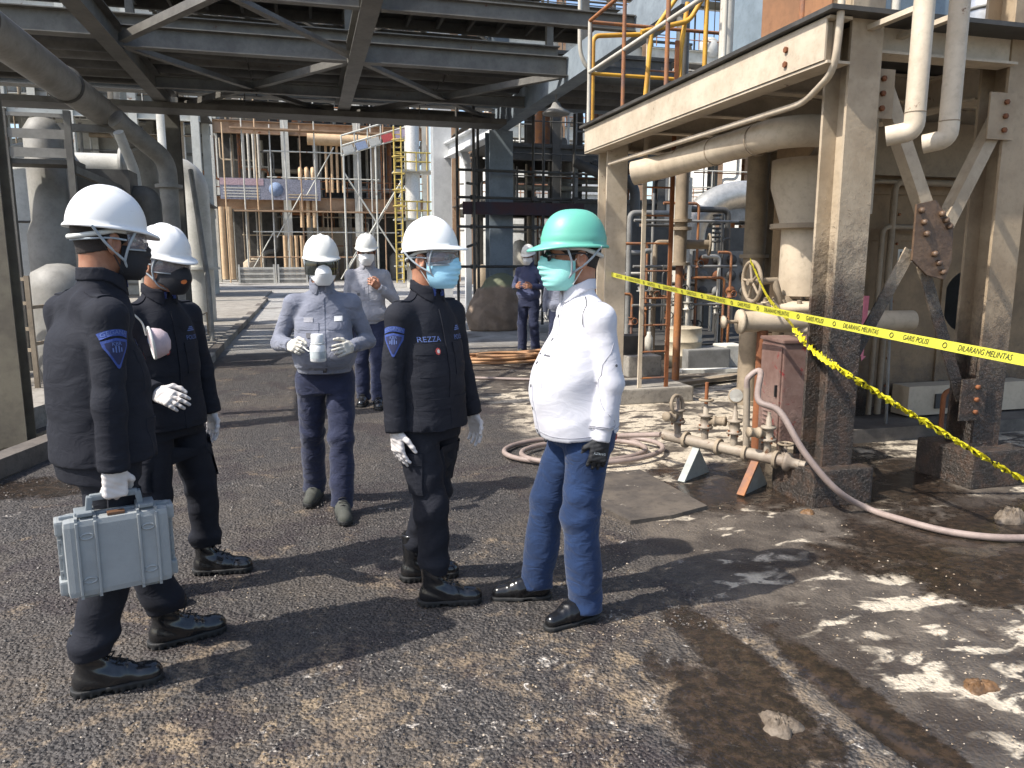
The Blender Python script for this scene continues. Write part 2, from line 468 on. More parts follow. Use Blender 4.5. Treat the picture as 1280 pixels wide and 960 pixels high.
# ------------------------------------------------------------------ figure parts
def head_field(g):
    d = ell(g, (0, -0.006, 0.035), (0.074, 0.097, 0.092))
    d = smin(d, ell(g, (0, 0.028, -0.045), (0.057, 0.066, 0.062)), 0.03)
    d = smin(d, ell(g, (0, 0.068, -0.088), (0.026, 0.022, 0.020)), 0.02)
    d = smin(d, cone(g, (-0.03, 0.082, 0.026), (0.03, 0.082, 0.026), 0.013, 0.013), 0.015)
    for s in (-1, 1):
        d = smin(d, ell(g, (s * 0.042, 0.062, -0.022), (0.02, 0.02, 0.018)), 0.02)
        d = np.maximum(d, -(np.sqrt((g.X - s * 0.031) ** 2 + (g.Y - 0.103) ** 2 + (g.Z - 0.006) ** 2) - 0.0145))
    d = smin(d, cone(g, (0, 0.090, 0.014), (0, 0.112, -0.026), 0.007, 0.012), 0.012)
    for s in (-1, 1): d = smin(d, ell(g, (s * 0.013, 0.100, -0.028), (0.009, 0.011, 0.008)), 0.006)
    d = smin(d, cone(g, (-0.018, 0.086, -0.054), (0.018, 0.086, -0.054), 0.007, 0.007), 0.006)
    d = smin(d, cone(g, (-0.016, 0.085, -0.066), (0.016, 0.085, -0.066), 0.008, 0.008), 0.006)
    for s in (-1, 1):
        e = ell(g, (s * 0.079, -0.010, -0.008), (0.011, 0.022, 0.034))
        e = np.maximum(e, -ell(g, (s * 0.089, -0.006, -0.004), (0.010, 0.012, 0.021)))
        d = smin(d, e, 0.007)
    d = smin(d, cone(g, (0, -0.030, -0.04), (0, -0.036, -0.20), 0.053, 0.055), 0.025)
    return d
_g = Grid((-0.11, -0.14, -0.20), (0.11, 0.14, 0.15), 0.0042)
HEAD_F = head_field(_g); HEAD_V, HEAD_Q = _g.nets(HEAD_F)
# short hair over the back and sides of the skull
_hr = np.maximum(HEAD_F - 0.0025, -(_g.Z - (-0.022 - 0.022 * np.clip(-_g.Y / 0.09, -1, 1) + 0.5 * np.clip(_g.Y + 0.0, 0, 1))))
_hr = np.maximum(_hr, -(ell(_g, (0.088, -0.005, -0.012), (0.03, 0.028, 0.04))))
_hr = np.maximum(_hr, -(ell(_g, (-0.088, -0.005, -0.012), (0.03, 0.028, 0.04))))
HAIR_V, HAIR_Q = _g.nets(np.maximum(_hr, _g.Y - 0.075 - 0.0))
def mask_nets(kind):
    g = Grid((-0.09, -0.02, -0.14), (0.09, 0.17, 0.05), 0.0034)
    b = smin(ell(g, (0, 0.028, -0.045), (0.062, 0.068, 0.064)), ell(g, (0, 0.066, -0.088), (0.028, 0.024, 0.022)), 0.05)
    b = smin(b, ell(g, (0, -0.006, 0.035), (0.074, 0.097, 0.092)), 0.03)
    b = smin(b, cone(g, (0, 0.086, 0.006), (0, 0.104, -0.028), 0.010, 0.014), 0.040)
    top = g.Z - (-0.002 + 0.010 * np.exp(-(g.X / 0.022) ** 2) - 0.25 * np.maximum(np.abs(g.X) - 0.04, 0))
    if kind == 'cup':
        b = b - 0.013 * np.exp(-((g.X / 0.050) ** 2 + ((g.Z + 0.048) / 0.046) ** 2)) - 0.003 * np.exp(-((g.Z + 0.040) / 0.004) ** 2) * np.clip(1 - np.abs(g.X) / 0.05, 0, 1)
        reg = np.maximum(top, np.maximum(-0.112 - g.Z, 0.030 - g.Y))
        reg = np.maximum(reg, np.abs(g.X) - 0.070 + 0.75 * np.maximum(-(g.Z + 0.065), 0))
    else:
        pl = 0.0018 * np.sin(g.Z * 2 * PI / 0.021) * np.clip(1.3 - np.abs(g.X) / 0.045, 0, 1)
        b = b - pl
        reg = np.maximum(np.maximum(top, -0.118 - g.Z), np.maximum(np.abs(g.X) - 0.074, 0.012 - g.Y))
    f = np.maximum(np.abs(b - 0.0080) - 0.0028, reg)
    return g.nets(f)
MASK_N = {k: mask_nets(k) for k in ('pleat', 'cup')}

def hand_nets(side, curl, thumb=0.3, spread=0.10, h=0.0032):
    """right hand: fingers +Y, palm -Z, thumb -X; the left is its mirror. curl = bend per joint of the four fingers"""
    g = Grid((-0.085, -0.05, -0.105), (0.07, 0.21, 0.045), h)
    d = rbox(g, (0, 0.048, 0), (0.027, 0.036, 0.002), 0.0125)
    d = smin(d, cone(g, (0, -0.05, 0), (0, 0.03, 0), 0.028, 0.024), 0.015)
    bx = (-0.029, -0.0098, 0.0096, 0.028); L = (0.073, 0.082, 0.075, 0.058)
    for i in range(4):
        c = curl[i] if isinstance(curl, (list, tuple)) else curl
        p = np.array([bx[i], 0.088 - 0.006 * abs(i - 1), 0.0]); az = (i - 1.5) * spread; pit = 0.12
        fd = None
        for j, (fr, r0, r1) in enumerate(((0.45, 0.0098, 0.0090), (0.30, 0.0090, 0.0083), (0.25, 0.0083, 0.0072))):
            pit2 = pit + c * (0.75 if j == 0 else 1.0)
            q = p + L[i] * fr * np.array([math.sin(az) * math.cos(pit2), math.cos(az) * math.cos(pit2), -math.sin(pit2)])
            s_ = cone(g, p, q, r0, r1); fd = s_ if fd is None else smin(fd, s_, 0.003)
            p = q; pit = pit2
        d = smin(d, fd, 0.006)
    p = np.array([-0.026, 0.018, -0.004]); dirs = [(-0.75, 0.62, -0.25), (-0.45 + thumb, 0.85, -0.35 - thumb * 0.6), (-0.3 + thumb * 1.6, 0.9, -0.4 - thumb)]
    for dv, ln, r0, r1 in zip(dirs, (0.042, 0.034, 0.027), (0.0155, 0.0115, 0.0100), (0.0120, 0.0102, 0.0085)):
        dv = np.array(dv); q = p + ln * dv / np.linalg.norm(dv)
        d = smin(d, cone(g, p, q, r0, r1), 0.008); p = q
    d = d + 0.0007 * np.sin(g.Y * 300 + g.X * 150)
    d = np.maximum(d, -0.045 - g.Y)
    V, Q = g.nets(d)
    if side > 0: return V, Q              # side +1 = right hand
    V = V * np.array([-1, 1, 1]); return V, Q[:, ::-1].copy()

def boot_nets(kind, h=0.006):
    g = Grid((-0.075, -0.12, -0.005), (0.075, 0.23, 0.30), h)
    tall = kind == 'boot'
    d = cone(g, (0, -0.055, 0.048), (0, 0.05, 0.052), 0.043, 0.043)
    d = smin(d, cone(g, (0, 0.05, 0.045), (0.004, 0.155, 0.034), 0.044, 0.038 if tall else 0.033), 0.03)
    if tall: d = smin(d, cone(g, (0.003, 0.145, 0.036), (0.003, 0.165, 0.036), 0.040, 0.038), 0.02)
    d = smin(d, cone(g, (0, -0.03, 0.06), (0, -0.038, 0.24 if tall else 0.11), 0.050, 0.052 if tall else 0.042), 0.03)
    d = smin(d, cone(g, (0, 0.0, 0.09), (0, 0.07, 0.06), 0.036, 0.034), 0.03)
    d = d + 0.0022 * np.sin(g.Z * 130 + g.Y * 60) * np.exp(-((g.Y - 0.01) / 0.06) ** 2) + 0.0015 * np.sin(g.Y * 190 + 3 * np.sin(g.X * 60)) * np.exp(-((g.Y - 0.085) / 0.03) ** 2)
    d = np.maximum(d, 0.016 - g.Z)
    d = np.maximum(d, g.Z - (0.25 if tall else 0.105))
    up = g.nets(d)
    g2 = Grid((-0.08, -0.13, -0.012), (0.08, 0.235, 0.05), 0.005)
    zf = np.full_like(g2.Z, 0.045); k2 = Grid.__new__(Grid); k2.X, k2.Y, k2.Z = g2.X, g2.Y, zf
    o = cone(k2, (0, -0.055, 0.045), (0, 0.05, 0.045), 0.047, 0.043)
    o = smin(o, cone(k2, (0, 0.05, 0.045), (0.004, 0.158, 0.045), 0.045, 0.043 if tall else 0.037), 0.02)
    lip = 0.0015 if not tall else 0.004
    thick = 0.030 if tall else 0.020
    s = np.maximum(o - lip, np.maximum(g2.Z - thick, -g2.Z))
    heel = (g2.Y > -0.005) & (g2.Y < 0.045)
    s = np.maximum(s, np.where(heel, (0.012 if tall else 0.008) - g2.Z, -1))
    if tall:
        tr = 0.004 * (np.sin(g2.Y * 2 * PI / 0.026) > 0.1) * (g2.Z < 0.014)
        s = s + tr
    return up, g2.nets(s)
BOOT_N = {k: boot_nets(k) for k in ('boot', 'shoe')}

def helmet_mesh(a=0.118, b=0.101, hgt=0.122, visor=0.036, brim=0.008, ridges=True, groove=False, power=0.86, vdrop=0.012):
    """hard hat shell: dome with ridges, small brim, peak to the front (+Y)"""
    nu, nv = 72, 18; vs = []; fs = []
    rows = []
    def rim(u, out, dz):
        f = max(0.0, math.sin(u)) ** 3
        ex = out + (visor * f if out > 0 else 0)
        rx, ry = b + ex * (1 - 0.15 * f), a + ex
        return (rx * math.cos(u), ry * math.sin(u), dz - (vdrop * f if out > 0 else 0))
    rows.append([rim(2 * PI * k / nu, brim * 0.96, -0.009) for k in range(nu)])
    rows.append([rim(2 * PI * k / nu, brim, -0.004) for k in range(nu)])
    rows.append([rim(2 * PI * k / nu, brim * 0.6, 0.001) for k in range(nu)])
    rows.append([rim(2 * PI * k / nu, 0.0, 0.005) for k in range(nu)])
    for j in range(1, nv + 1):
        t = j / nv * PI / 2
        c, s = max(math.cos(t), 0.0) ** power, math.sin(t)
        row = []
        for k in range(nu):
            u = 2 * PI * k / nu
            x, y, z = b * c * math.cos(u), a * c * math.sin(u), 0.005 + hgt * s
            if ridges:
                w = max(0, min(1, (z - 0.045) / 0.05)) * max(0, min(1, 1.25 - abs(y) / (a * 0.85)))
                rg = 0.0075 * math.exp(-(x / 0.011) ** 2) + 0.005 * (math.exp(-((abs(x) - 0.042) / 0.009) ** 2))
                z += rg * w
            if groove and 0.018 < z < 0.03:
                x *= 1.018; y *= 1.018
            row.append((x, y, z))
        rows.append(row)
    inner = []
    for j in range(6):
        t = (5 - j) / 6 * PI / 2
        inner.append([((b - 0.006) * max(math.cos(t), 0) ** 0.86 * math.cos(2 * PI * k / nu), (a - 0.006) * max(math.cos(t), 0) ** 0.86 * math.sin(2 * PI * k / nu), -0.002 + (hgt - 0.008) * math.sin(t)) for k in range(nu)])
    rows = inner + rows
    mb = MB()
    vs = [v for r in rows for v in r]
    fs = [(i * nu + k, i * nu + (k + 1) % nu, (i + 1) * nu + (k + 1) % nu, (i + 1) * nu + k) for i in range(len(rows) - 1) for k in range(nu)]
    mb.add(vs, fs, True)
    return mb

def xf(mb, M):
    mb.v = [tuple(M @ Vector(v)) for v in mb.v]; return mb

def text_mesh(body, size, extrude=0.0):
    cu = bpy.data.curves.new('lettering', 'FONT'); cu.body = body; cu.size = size; cu.extrude = extrude
    cu.align_x = 'CENTER'; cu.align_y = 'CENTER'; cu.resolution_u = 3
    o = bpy.data.objects.new('lettering', cu); COL.objects.link(o)
    bpy.context.view_layer.update()
    me = bpy.data.meshes.new_from_object(o.evaluated_get(bpy.context.evaluated_depsgraph_get()))
    vs = [v.co.copy() for v in me.vertices]; fs = [tuple(p.vertices) for p in me.polygons]
    bpy.data.objects.remove(o); bpy.data.curves.remove(cu); bpy.data.meshes.remove(me)
    return vs, fs

class Decal:
    """projects flat shapes onto a garment; o = point outside, d = projection direction, up = up on the patch"""
    def __init__(s, mesh):
        s.bvh = BVHTree.FromPolygons([v.co.copy() for v in mesh.vertices], [tuple(p.vertices) for p in mesh.polygons])
    def put(s, vs, fs, o, d, up, off=0.0025, thick=0.0):
        o, d, up = Vector(o), Vector(d).normalized(), Vector(up)
        right = d.cross(up).normalized(); up = right.cross(d).normalized()
        out = []; last = None
        for v in vs:
            p = o + right * v[0] + up * v[1]
            hit, nrm, _, _ = s.bvh.ray_cast(p - d * 0.3, d, 0.9)
            if hit is None: hit = s.bvh.find_nearest(p)[0]
            out.append(hit - d * off)
        mb = MB(); mb.add(out, fs, True)
        if thick:
            n = len(out); mb.add([v + d * (thick) for v in out], [tuple(reversed(f)) for f in fs], True)
            ec = {}
            for f in fs:
                for a, b in zip(f, f[1:] + f[:1]): ec[(a, b)] = 1
            for a, b in list(ec):
                if (b, a) not in ec: mb.add([out[a], out[b], out[b] + d * thick, out[a] + d * thick], [(1, 0, 3, 2)])
        return mb
    def rect(s, w, h_, o, d, up, n=8, m=6, **k):
        vs = [(-w / 2 + w * i / n, -h_ / 2 + h_ * j / m, 0) for j in range(m + 1) for i in range(n + 1)]
        fs = [(j * (n + 1) + i, j * (n + 1) + i + 1, (j + 1) * (n + 1) + i + 1, (j + 1) * (n + 1) + i) for j in range(m) for i in range(n)]
        return s.put(vs, fs, o, d, up, **k)
    def poly(s, pts, o, d, up, n=7, **k):
        """convex outline as a fan of small rings about its centre"""
        c = (sum(p[0] for p in pts) / len(pts), sum(p[1] for p in pts) / len(pts)); N = []
        m = len(pts); seg = 4
        rim = [(pts[i][0] + (pts[(i + 1) % m][0] - pts[i][0]) * t / seg, pts[i][1] + (pts[(i + 1) % m][1] - pts[i][1]) * t / seg) for i in range(m) for t in range(seg)]
        vs = [(c[0], c[1], 0)]; q = len(rim); fs = []
        for j in range(1, n + 1): vs += [(c[0] + (p[0] - c[0]) * j / n, c[1] + (p[1] - c[1]) * j / n, 0) for p in rim]
        for i in range(q):
            fs.append((0, 1 + i, 1 + (i + 1) % q))
            for j in range(n - 1):
                a0 = 1 + j * q; b0 = a0 + q
                fs.append((a0 + i, b0 + i, b0 + (i + 1) % q, a0 + (i + 1) % q))
        return s.put(vs, fs, o, d, up, **k)
    def text(s, body, size, o, d, up, off=0.004, arc=0.0):
        vs, fs = text_mesh(body, size)
        if arc: vs = [Vector((arc * math.sin(v.x / arc), v.y - arc * (1 - math.cos(v.x / arc)), 0)) for v in vs]
        return s.put(vs, fs, o, d, up, off=off)

def person(label, loc, facing, h, top='coat', top_mat=None, leg_mat=None, glove_mat=None, boot='boot', boot_mat=None,
           arms=None, feet=None, head=(0, 0, 0), helmet_mat=None, helmet_kw={}, mask=None, mask_mat=None, eyewear=None,
           belly=0.0, hem=0.78, res=0.0085, seed=1, skin=None, hands=((0.35, 0.2), (0.35, 0.2)), back=0.0, wide=1.0, helmet_tilt=0.0, fwd=0.0, hs=1.10, legw=1.08):
    """arms: ((upper dir, fore dir, thumb dir) right, left); feet: world (x, y, yaw deg) right, left; head: yaw, pitch, roll deg"""
    s = h / 1.75; rz = rad(facing - 90); W = {}
    mats = dict(skin=skin or SKIN)
    Rz = Matrix.Rotation(-rz, 3, 'Z')
    def loc2(x, y):
        v = Rz @ Vector((x - loc[0], y - loc[1], 0)); return v.x, v.y
    FT = [loc2(f[0], f[1]) + (f[2] - facing,) for f in feet]
    AR = []
    for i, sd in enumerate((1, -1)):
        S = np.array([sd * 0.172 * wide, -0.008, 1.378]); du = np.array(arms[i][0], float); du /= np.linalg.norm(du)
        df = np.array(arms[i][1], float); df /= np.linalg.norm(df)
        Eb = S + du * 0.272; Wr = Eb + df * 0.240
        AR.append((S, Eb, Wr, df))
    Ssc = Matrix.Diagonal((s, s, s, 1))
    # ---- head frame
    piv = Vector((0, -0.025 + fwd, 1.50)); hp = Vector((0, 0.030, 0.128))
    HR = Euler((rad(head[1]), rad(head[2]), rad(head[0])), 'XYZ').to_matrix()
    HM = Ssc @ Matrix.Translation(piv) @ HR.to_4x4() @ Matrix.Translation(hp) @ Matrix.Diagonal((hs, hs, hs, 1))
    # ---- body mesh (head and neck fine, the rest coarse under the clothes)
    g = Grid((-0.5, -0.35, 0.05), (0.5, 0.55, 1.55), 0.021)
    d = loft(g, [(0.85, .13, .09, 0), (1.05, .13, .09, 0), (1.26, .13, .08, 0), (1.35, .08, .05, -.01 + fwd * .4), (1.42, .045, .045, -.02 + fwd * .9), (1.5, .04, .04, -.02 + fwd)])
    d = np.maximum(d, np.maximum(0.82 - g.Z, g.Z - 1.50))
    for i, sd in enumerate((1, -1)):
        S, Eb, Wr, df = AR[i]
        d = smin(d, cone(g, S * np.array([0.9, 1, 1]) - np.array([0, 0, 0.02]), Eb, .036, .034), 0.03); d = smin(d, cone(g, Eb, Wr - df * 0.01, .036, .026), 0.01)
        hx, hy = FT[i][0], FT[i][1]
        kn = np.array([sd * 0.09 * 0.5 + hx * 0.5, hy * 0.5 + 0.02, 0.49])
        d = smin(d, cone(g, (sd * .085, 0, .88), kn, .075, .05), 0.03); d = smin(d, cone(g, kn, (hx, hy - 0.034, .14), .05, .030), 0.01)
    V1, Q1 = g.nets(d); A = np.array(Ssc); V1 = V1 * s
    Hn = np.array(HM); V2 = HEAD_V @ Hn[:3, :3].T + Hn[:3, 3]
    me = mesh_from(np.concatenate([V2, V1]), np.concatenate([HEAD_Q, Q1 + len(V2)]), 'body')
    P = link('person', me, mats['skin'], None, label=label, category='person')
    P.location = (loc[0], loc[1], 0); P.rotation_euler = (0, 0, rz)
    W['P'] = P
    # ---- upper garment
    bl = belly
    top_prof = [(hem - 0.05, .178 * wide, .135 + bl * .35, bl * .15 + .005), (0.90, .182 * wide, .138 + bl * .6, bl * .35), (1.02, .178 * wide, .132 + bl, bl * .5), (1.14, .178 * wide, .132 + bl * .95, bl * .42),
                (1.24, .176 * wide, .124 + bl * .5, bl * .15), (1.31, .168 * wide, .114 + bl * .15, -.005), (1.36, .148 * wide, .100 + fwd * .2, -.010 + fwd * .5), (1.405, .112, .084 + fwd * .2, -.016 + fwd * .75), (1.445, .078, .072 + fwd * .1, -.022 + fwd), (1.52, .066, .066, -.024 + fwd)]
    xs = [p[0] for a in AR for p in a[:3]]; ys = [p[1] for a in AR for p in a[:3]]; zs = [p[2] for a in AR for p in a[:3]]
    g = Grid((min(xs) - .10, min(-.24, min(ys) - .09), min(hem - .03, min(zs) - .06)), (max(xs) + .10, max(.22 + bl * 1.6, max(ys) + .09), 1.53), res)
    d = loft(g, top_prof)
    fz = folds(g, seed, 10, 26) if top != 'shirt' else folds(g, seed, 7, 13)
    if top == 'coat':
        d = d - 0.004 * fz * (0.6 + 0.8 * np.exp(-((g.Z - 1.02) / 0.12) ** 2))
        d = d - 0.016 * np.clip((0.98 - g.Z) / 0.2, 0, 1)
    elif top == 'jacket':
        d = d - 0.006 * fz
        bz = hem + 0.045
        d = d - 0.020 * np.exp(-((g.Z - bz - 0.07) / 0.05) ** 2) + 0.014 * np.clip((bz - g.Z) / 0.02, 0, 1)
    else:
        d = d - 0.009 * fz - 0.010 * np.clip((0.95 - g.Z) / 0.2, 0, 1)
    for i, sd in enumerate((1, -1)):
        S, Eb, Wr, df = AR[i]
        a = cone(g, (sd * 0.05, -0.020, 1.412), S, .050, .056)
        arm = smin(cone(g, S, Eb, .060, .053), cone(g, Eb, Wr, .054, .045 if top != 'coat' else .049), 0.015)
        fa = folds(g, seed + 5 + i, 14, 34) if top != 'shirt' else folds(g, seed + 5 + i, 9, 20)
        de = np.sqrt((g.X - Eb[0]) ** 2 + (g.Y - Eb[1]) ** 2 + (g.Z - Eb[2]) ** 2)
        arm = arm - fa * ((0.0035 if top != 'shirt' else 0.002) + 0.0045 * np.exp(-(de / 0.10) ** 2))
        if top == 'coat':        # turned cuff
            al = (g.X - Wr[0]) * df[0] + (g.Y - Wr[1]) * df[1] + (g.Z - Wr[2]) * df[2]
            arm = arm - 0.003 * (al > -0.055)
        else:
            al = (g.X - Wr[0]) * df[0] + (g.Y - Wr[1]) * df[1] + (g.Z - Wr[2]) * df[2]
            arm = arm + 0.006 * (al > -0.05)
        arm = np.maximum(arm, al - 0.008)
        ds = np.sqrt((g.X - S[0]) ** 2 + (g.Y - S[1]) ** 2 + (g.Z - S[2]) ** 2)
        d = smin(d, a, 0.04)
        kk = 0.005 + 0.05 * np.exp(-(ds / 0.11) ** 2)
        d = smin(d, arm, kk)
    hz = hem - back * g.Y
    body_reg = np.abs(g.X) < 0.6
    # cut the hem only on the torso, not on sleeves hanging below it
    arm_only = np.full_like(d, 1.0)
    for S, Eb, Wr, df in AR: arm_only = np.minimum(arm_only, np.minimum(cone(g, S, Eb, .085, .075), cone(g, Eb, Wr, .075, .07)))
    tor = loft(g, top_prof)
    cut = np.where((arm_only < 0) & (tor > 0.015), -1.0, hz - g.Z)
    d = np.maximum(d, cut); d = np.maximum(d, g.Z - 1.515)
    nm = {'coat': 'uniform_jacket', 'jacket': 'work_jacket', 'shirt': 'shirt'}[top]
    V, Q = g.nets(d); tm = mesh_from(V * s, Q, nm)
    W['top'] = link(nm, tm, top_mat, P); W['dec'] = Decal(tm); W['s'] = s; W['AR'] = AR
    # ---- collar
    g = Grid((-.12, -.14 + fwd, 1.39), (.12, .12 + fwd, 1.56), 0.0045)
    zc = g.Z - 1.455
    rx, ry = .066 + .10 * (1.53 - g.Z) * 0.55, .066 + .10 * (1.53 - g.Z) * 0.5
    g.Y = g.Y - fwd
    q = np.sqrt((g.X / rx) ** 2 + ((g.Y + .020) / ry) ** 2)
    topz = 1.530 - 0.030 * np.clip((g.Y + .02) / .07, -0.3, 1) - g.Z * 0
    f = np.maximum(np.abs((q - 1) * 0.066) - 0.0042, np.maximum(g.Z - topz, 1.405 - g.Z))
    f = np.maximum(f, np.where(g.Y > 0, 0.008 + 0.30 * np.maximum(g.Z - 1.45, 0) - np.abs(g.X), -1))
    fl = np.maximum(np.abs((q - 1.10 - 0.5 * np.maximum(topz - g.Z, 0)) * 0.066) - 0.0035, np.maximum(g.Z - topz - .002, topz - 0.044 - 0.25 * np.clip(g.Y + .02, 0, .1) - g.Z))
    fl = np.maximum(fl, np.where(g.Y > 0, 0.014 + 0.30 * np.maximum(topz - g.Z, 0) - np.abs(g.X), -1))
    V, Q = g.nets(np.minimum(f, fl)); cm = mesh_from(V * s, Q, 'collar')
    W['collar'] = link('collar', cm, top_mat, W['top'])
    # ---- trousers
    tall = boot == 'boot'
    fx = [f[0] for f in FT]; fy = [f[1] for f in FT]
    bz = 0.155 if tall else 0.055
    g = Grid((min(min(fx) - .12, -.24), min(min(fy) - .13, -.22), bz - 0.03), (max(max(fx) + .12, .24), max(max(fy) + .13, .24 + bl), 1.06), res)
    d = loft(g, [(0.80, .172 * wide, .120, -.01), (0.90, .172 * wide, .130, -.015), (0.98, .165 * wide, .122 + bl * .4, bl * .2), (1.06, .155 * wide, .115 + bl * .5, bl * .3)])
    d = np.maximum(d, np.maximum(0.80 - g.Z, g.Z - 1.05))
    for i, sd in enumerate((1, -1)):
        hx, hy, _ = FT[i]
        kn = np.array([sd * 0.092 * 0.5 * wide + hx * 0.5, hy * 0.5 + 0.022, 0.50]); an = np.array([hx, hy - 0.03, bz])
        hipj = np.array([sd * 0.088 * wide, -.004, .88])
        leg = smin(cone(g, hipj, kn, .098 * wide, .075 * legw), cone(g, kn, an, .076 * legw, (.067 if tall else .073) * legw), 0.03)
        fa = folds(g, seed + 20 + i, 9, 23)
        w = 0.0055 + 0.010 * np.exp(-((g.Z - 0.50) / 0.10) ** 2) + 0.010 * np.exp(-((g.Z - bz - 0.05) / 0.09) ** 2) + 0.005 * np.exp(-((g.Z - 0.80) / 0.08) ** 2)
        leg = leg - fa * w
        if tall: leg = leg - 0.013 * np.exp(-((g.Z - bz - 0.055) / 0.035) ** 2)
        leg = np.maximum(leg, bz - 0.01 * np.sin(g.X * 40) - g.Z)
        d = smin(d, leg, 0.02 if i == 0 else 0.012)
    V, Q = g.nets(d); lm = mesh_from(V * s, Q, 'trousers')
    W['legs'] = link('trousers', lm, leg_mat, P); W['ldec'] = Decal(lm)
    # ---- boots
    (uv, uq), (sv, sq) = BOOT_N['boot' if boot in ('boot', 'half') else 'shoe']
    for i in range(2):
        hx, hy, yw = FT[i]
        M = Matrix.Translation((hx * s, hy * s, 0)) @ Matrix.Rotation(rad(yw), 4, 'Z') @ Ssc
        if i == 1: M = M @ Matrix.Diagonal((-1, 1, 1, 1))
        q1, q2 = (uq, sq) if i == 0 else (uq[:, ::-1].copy(), sq[:, ::-1].copy())
        b = link('boot' if boot != 'shoe' else 'shoe', mesh_from(uv, q1, 'boot', M), boot_mat, P)
        link('sole', mesh_from(sv, q2, 'sole', M), RUBBER, b)
        mb = MB()
        if boot != 'shoe':
            for k in range(5):
                t = k / 4; yy, zz = 0.088 - 0.085 * t, 0.098 + 0.075 * t
                mb.tube([(-0.026, yy - 0.012, zz - 0.008), (0, yy + 0.002, zz + 0.006), (0.026, yy - 0.012, zz - 0.008)], 0.0032, 5)
            xf(mb, M); mb.build('laces', RUBBER, b)
    # ---- hands
    for i, sd in enumerate((1, -1)):
        S, Eb, Wr, df = AR[i]
        Yh = Vector(df); th = Vector(arms[i][2]); th = (th - Yh * th.dot(Yh)).normalized()
        Xh = -th if sd > 0 else th
        Zh = Xh.cross(Yh)
        Rm = Matrix((Xh, Yh, Zh)).transposed().to_4x4()
        M = Ssc @ Matrix.Translation(Vector(Wr) + Yh * 0.004) @ Rm
        hv, hq = hand_nets(sd, hands[i][0], hands[i][1], h=0.0032 if res < 0.01 else 0.0055)
        gm = glove_mat[i] if isinstance(glove_mat, (list, tuple)) else glove_mat
        gl = link('glove' if gm not in (SKIN, SKIN2) else 'hand', mesh_from(hv, hq, 'hand', M), gm, P)
        W['hand%d' % i] = M
    # ---- hair, eyes
    link('hair', mesh_from(HAIR_V, HAIR_Q, 'hair', HM), HAIR, P)
    for sd in (-1, 1):
        mb = MB(); mb.lathe([(0.0, -0.0122)] + [(0.0122 * math.cos(t), 0.0122 * math.sin(t)) for t in np.linspace(-1.4, 1.4, 9)] + [(0.0, 0.0122)], (sd * 0.031, 0.0855, 0.006), n=12)
        xf(mb, HM).build('eye', EYE, P)
    # ---- helmet
    if helmet_mat:
        HT = HM @ Matrix.Translation((0, -0.002, 0.044)) @ Matrix.Rotation(rad(helmet_tilt), 4, 'X')
        hm = xf(helmet_mesh(**helmet_kw), HT).build('helmet', helmet_mat, P)
        mb = MB()   # head band
        mb.tube([(0.082 * math.cos(t), 0.103 * math.sin(t) - 0.003, -0.010 - 0.030 * max(0, -math.sin(t))) for t in np.linspace(0, 2 * PI, 33)[:-1]], 0.008, 8, closed=True)
        xf(mb, HT).build('head_band', BAND_WHITE, hm)
        mb = MB()
        for sd in (-1, 1):
            for y0 in (0.055, -0.075):
                pts = spline([(sd * 0.093, y0, -0.004), (sd * 0.089, y0 * 0.5 + 0.008, -0.055), (sd * 0.075, 0.03, -0.100)], 6)
                mb.tube(pts, 0.0042, 6)
        mb.tube(spline([(-0.075, 0.03, -0.100), (-0.055, 0.045, -0.128), (0, 0.058, -0.143), (0.055, 0.045, -0.128), (0.075, 0.03, -0.100)], 5), 0.0042, 6)
        xf(mb, HT).build('chin_strap', STRAP_GREY, hm)
        W['helmet'] = hm; W['HT'] = HT
    # ---- mask
    if mask:
        V, Q = MASK_N[mask]
        mk = link('face_mask', mesh_from(V, Q, 'mask', HM), mask_mat, P)
        mb = MB()
        for sd in (-1, 1):
            if mask == 'pleat':
                mb.tube(spline([(sd * 0.070, 0.022, -0.020), (sd * 0.081, 0.0, 0.008), (sd * 0.083, -0.026, 0.014)], 4), 0.0020, 5)
                mb.tube(spline([(sd * 0.066, 0.020, -0.095), (sd * 0.077, -0.008, -0.045), (sd * 0.083, -0.026, -0.020)], 4), 0.0020, 5)
            else:
                mb.tube(spline([(sd * 0.058, 0.048, -0.03), (sd * 0.080, 0.0, -0.022), (sd * 0.062, -0.085, -0.03)], 5), 0.0022, 5)
        xf(mb, HM).build('ear_loops', BAND_WHITE if mask_mat is not MASK_BLACK else MASK_BLACK, mk, kind='stuff')
        W['mask'] = mk
    W['HM'] = HM
    # ---- eyewear
    if eyewear in ('goggles', 'visor'):
        mb = MB(); n = 18; a0 = rad(78); vs = []; fs = []
        for r0 in (0.0, 0.003):
            for zz, rr in ((-0.022, 0.006), (-0.012, 0.012), (0.012, 0.013), (0.032, 0.008)) if eyewear == 'goggles' else ((-0.052, 0.016), (-0.02, 0.018), (0.012, 0.018), (0.036, 0.014)):
                for k in range(n + 1):
                    t = -a0 + 2 * a0 * k / n
                    nose = 0.012 * math.exp(-(t / 0.16) ** 2) if zz < -0.015 else 0
                    vs.append(((0.079 + rr + r0) * math.sin(t), 0.004 + (0.098 + rr + r0) * math.cos(t), zz + nose))
        m1 = n + 1
        for l in range(2):
            for j in range(3):
                for k in range(n):
                    q = l * 4 * m1 + j * m1 + k; f = (q, q + 1, q + m1 + 1, q + m1)
                    fs.append(f if l else f[::-1])
        mb.add(vs, fs, True)
        ew = xf(mb, HM).build('goggles', LENS_CLEAR if eyewear == 'goggles' else LENS_DARK, P)
        mb = MB()
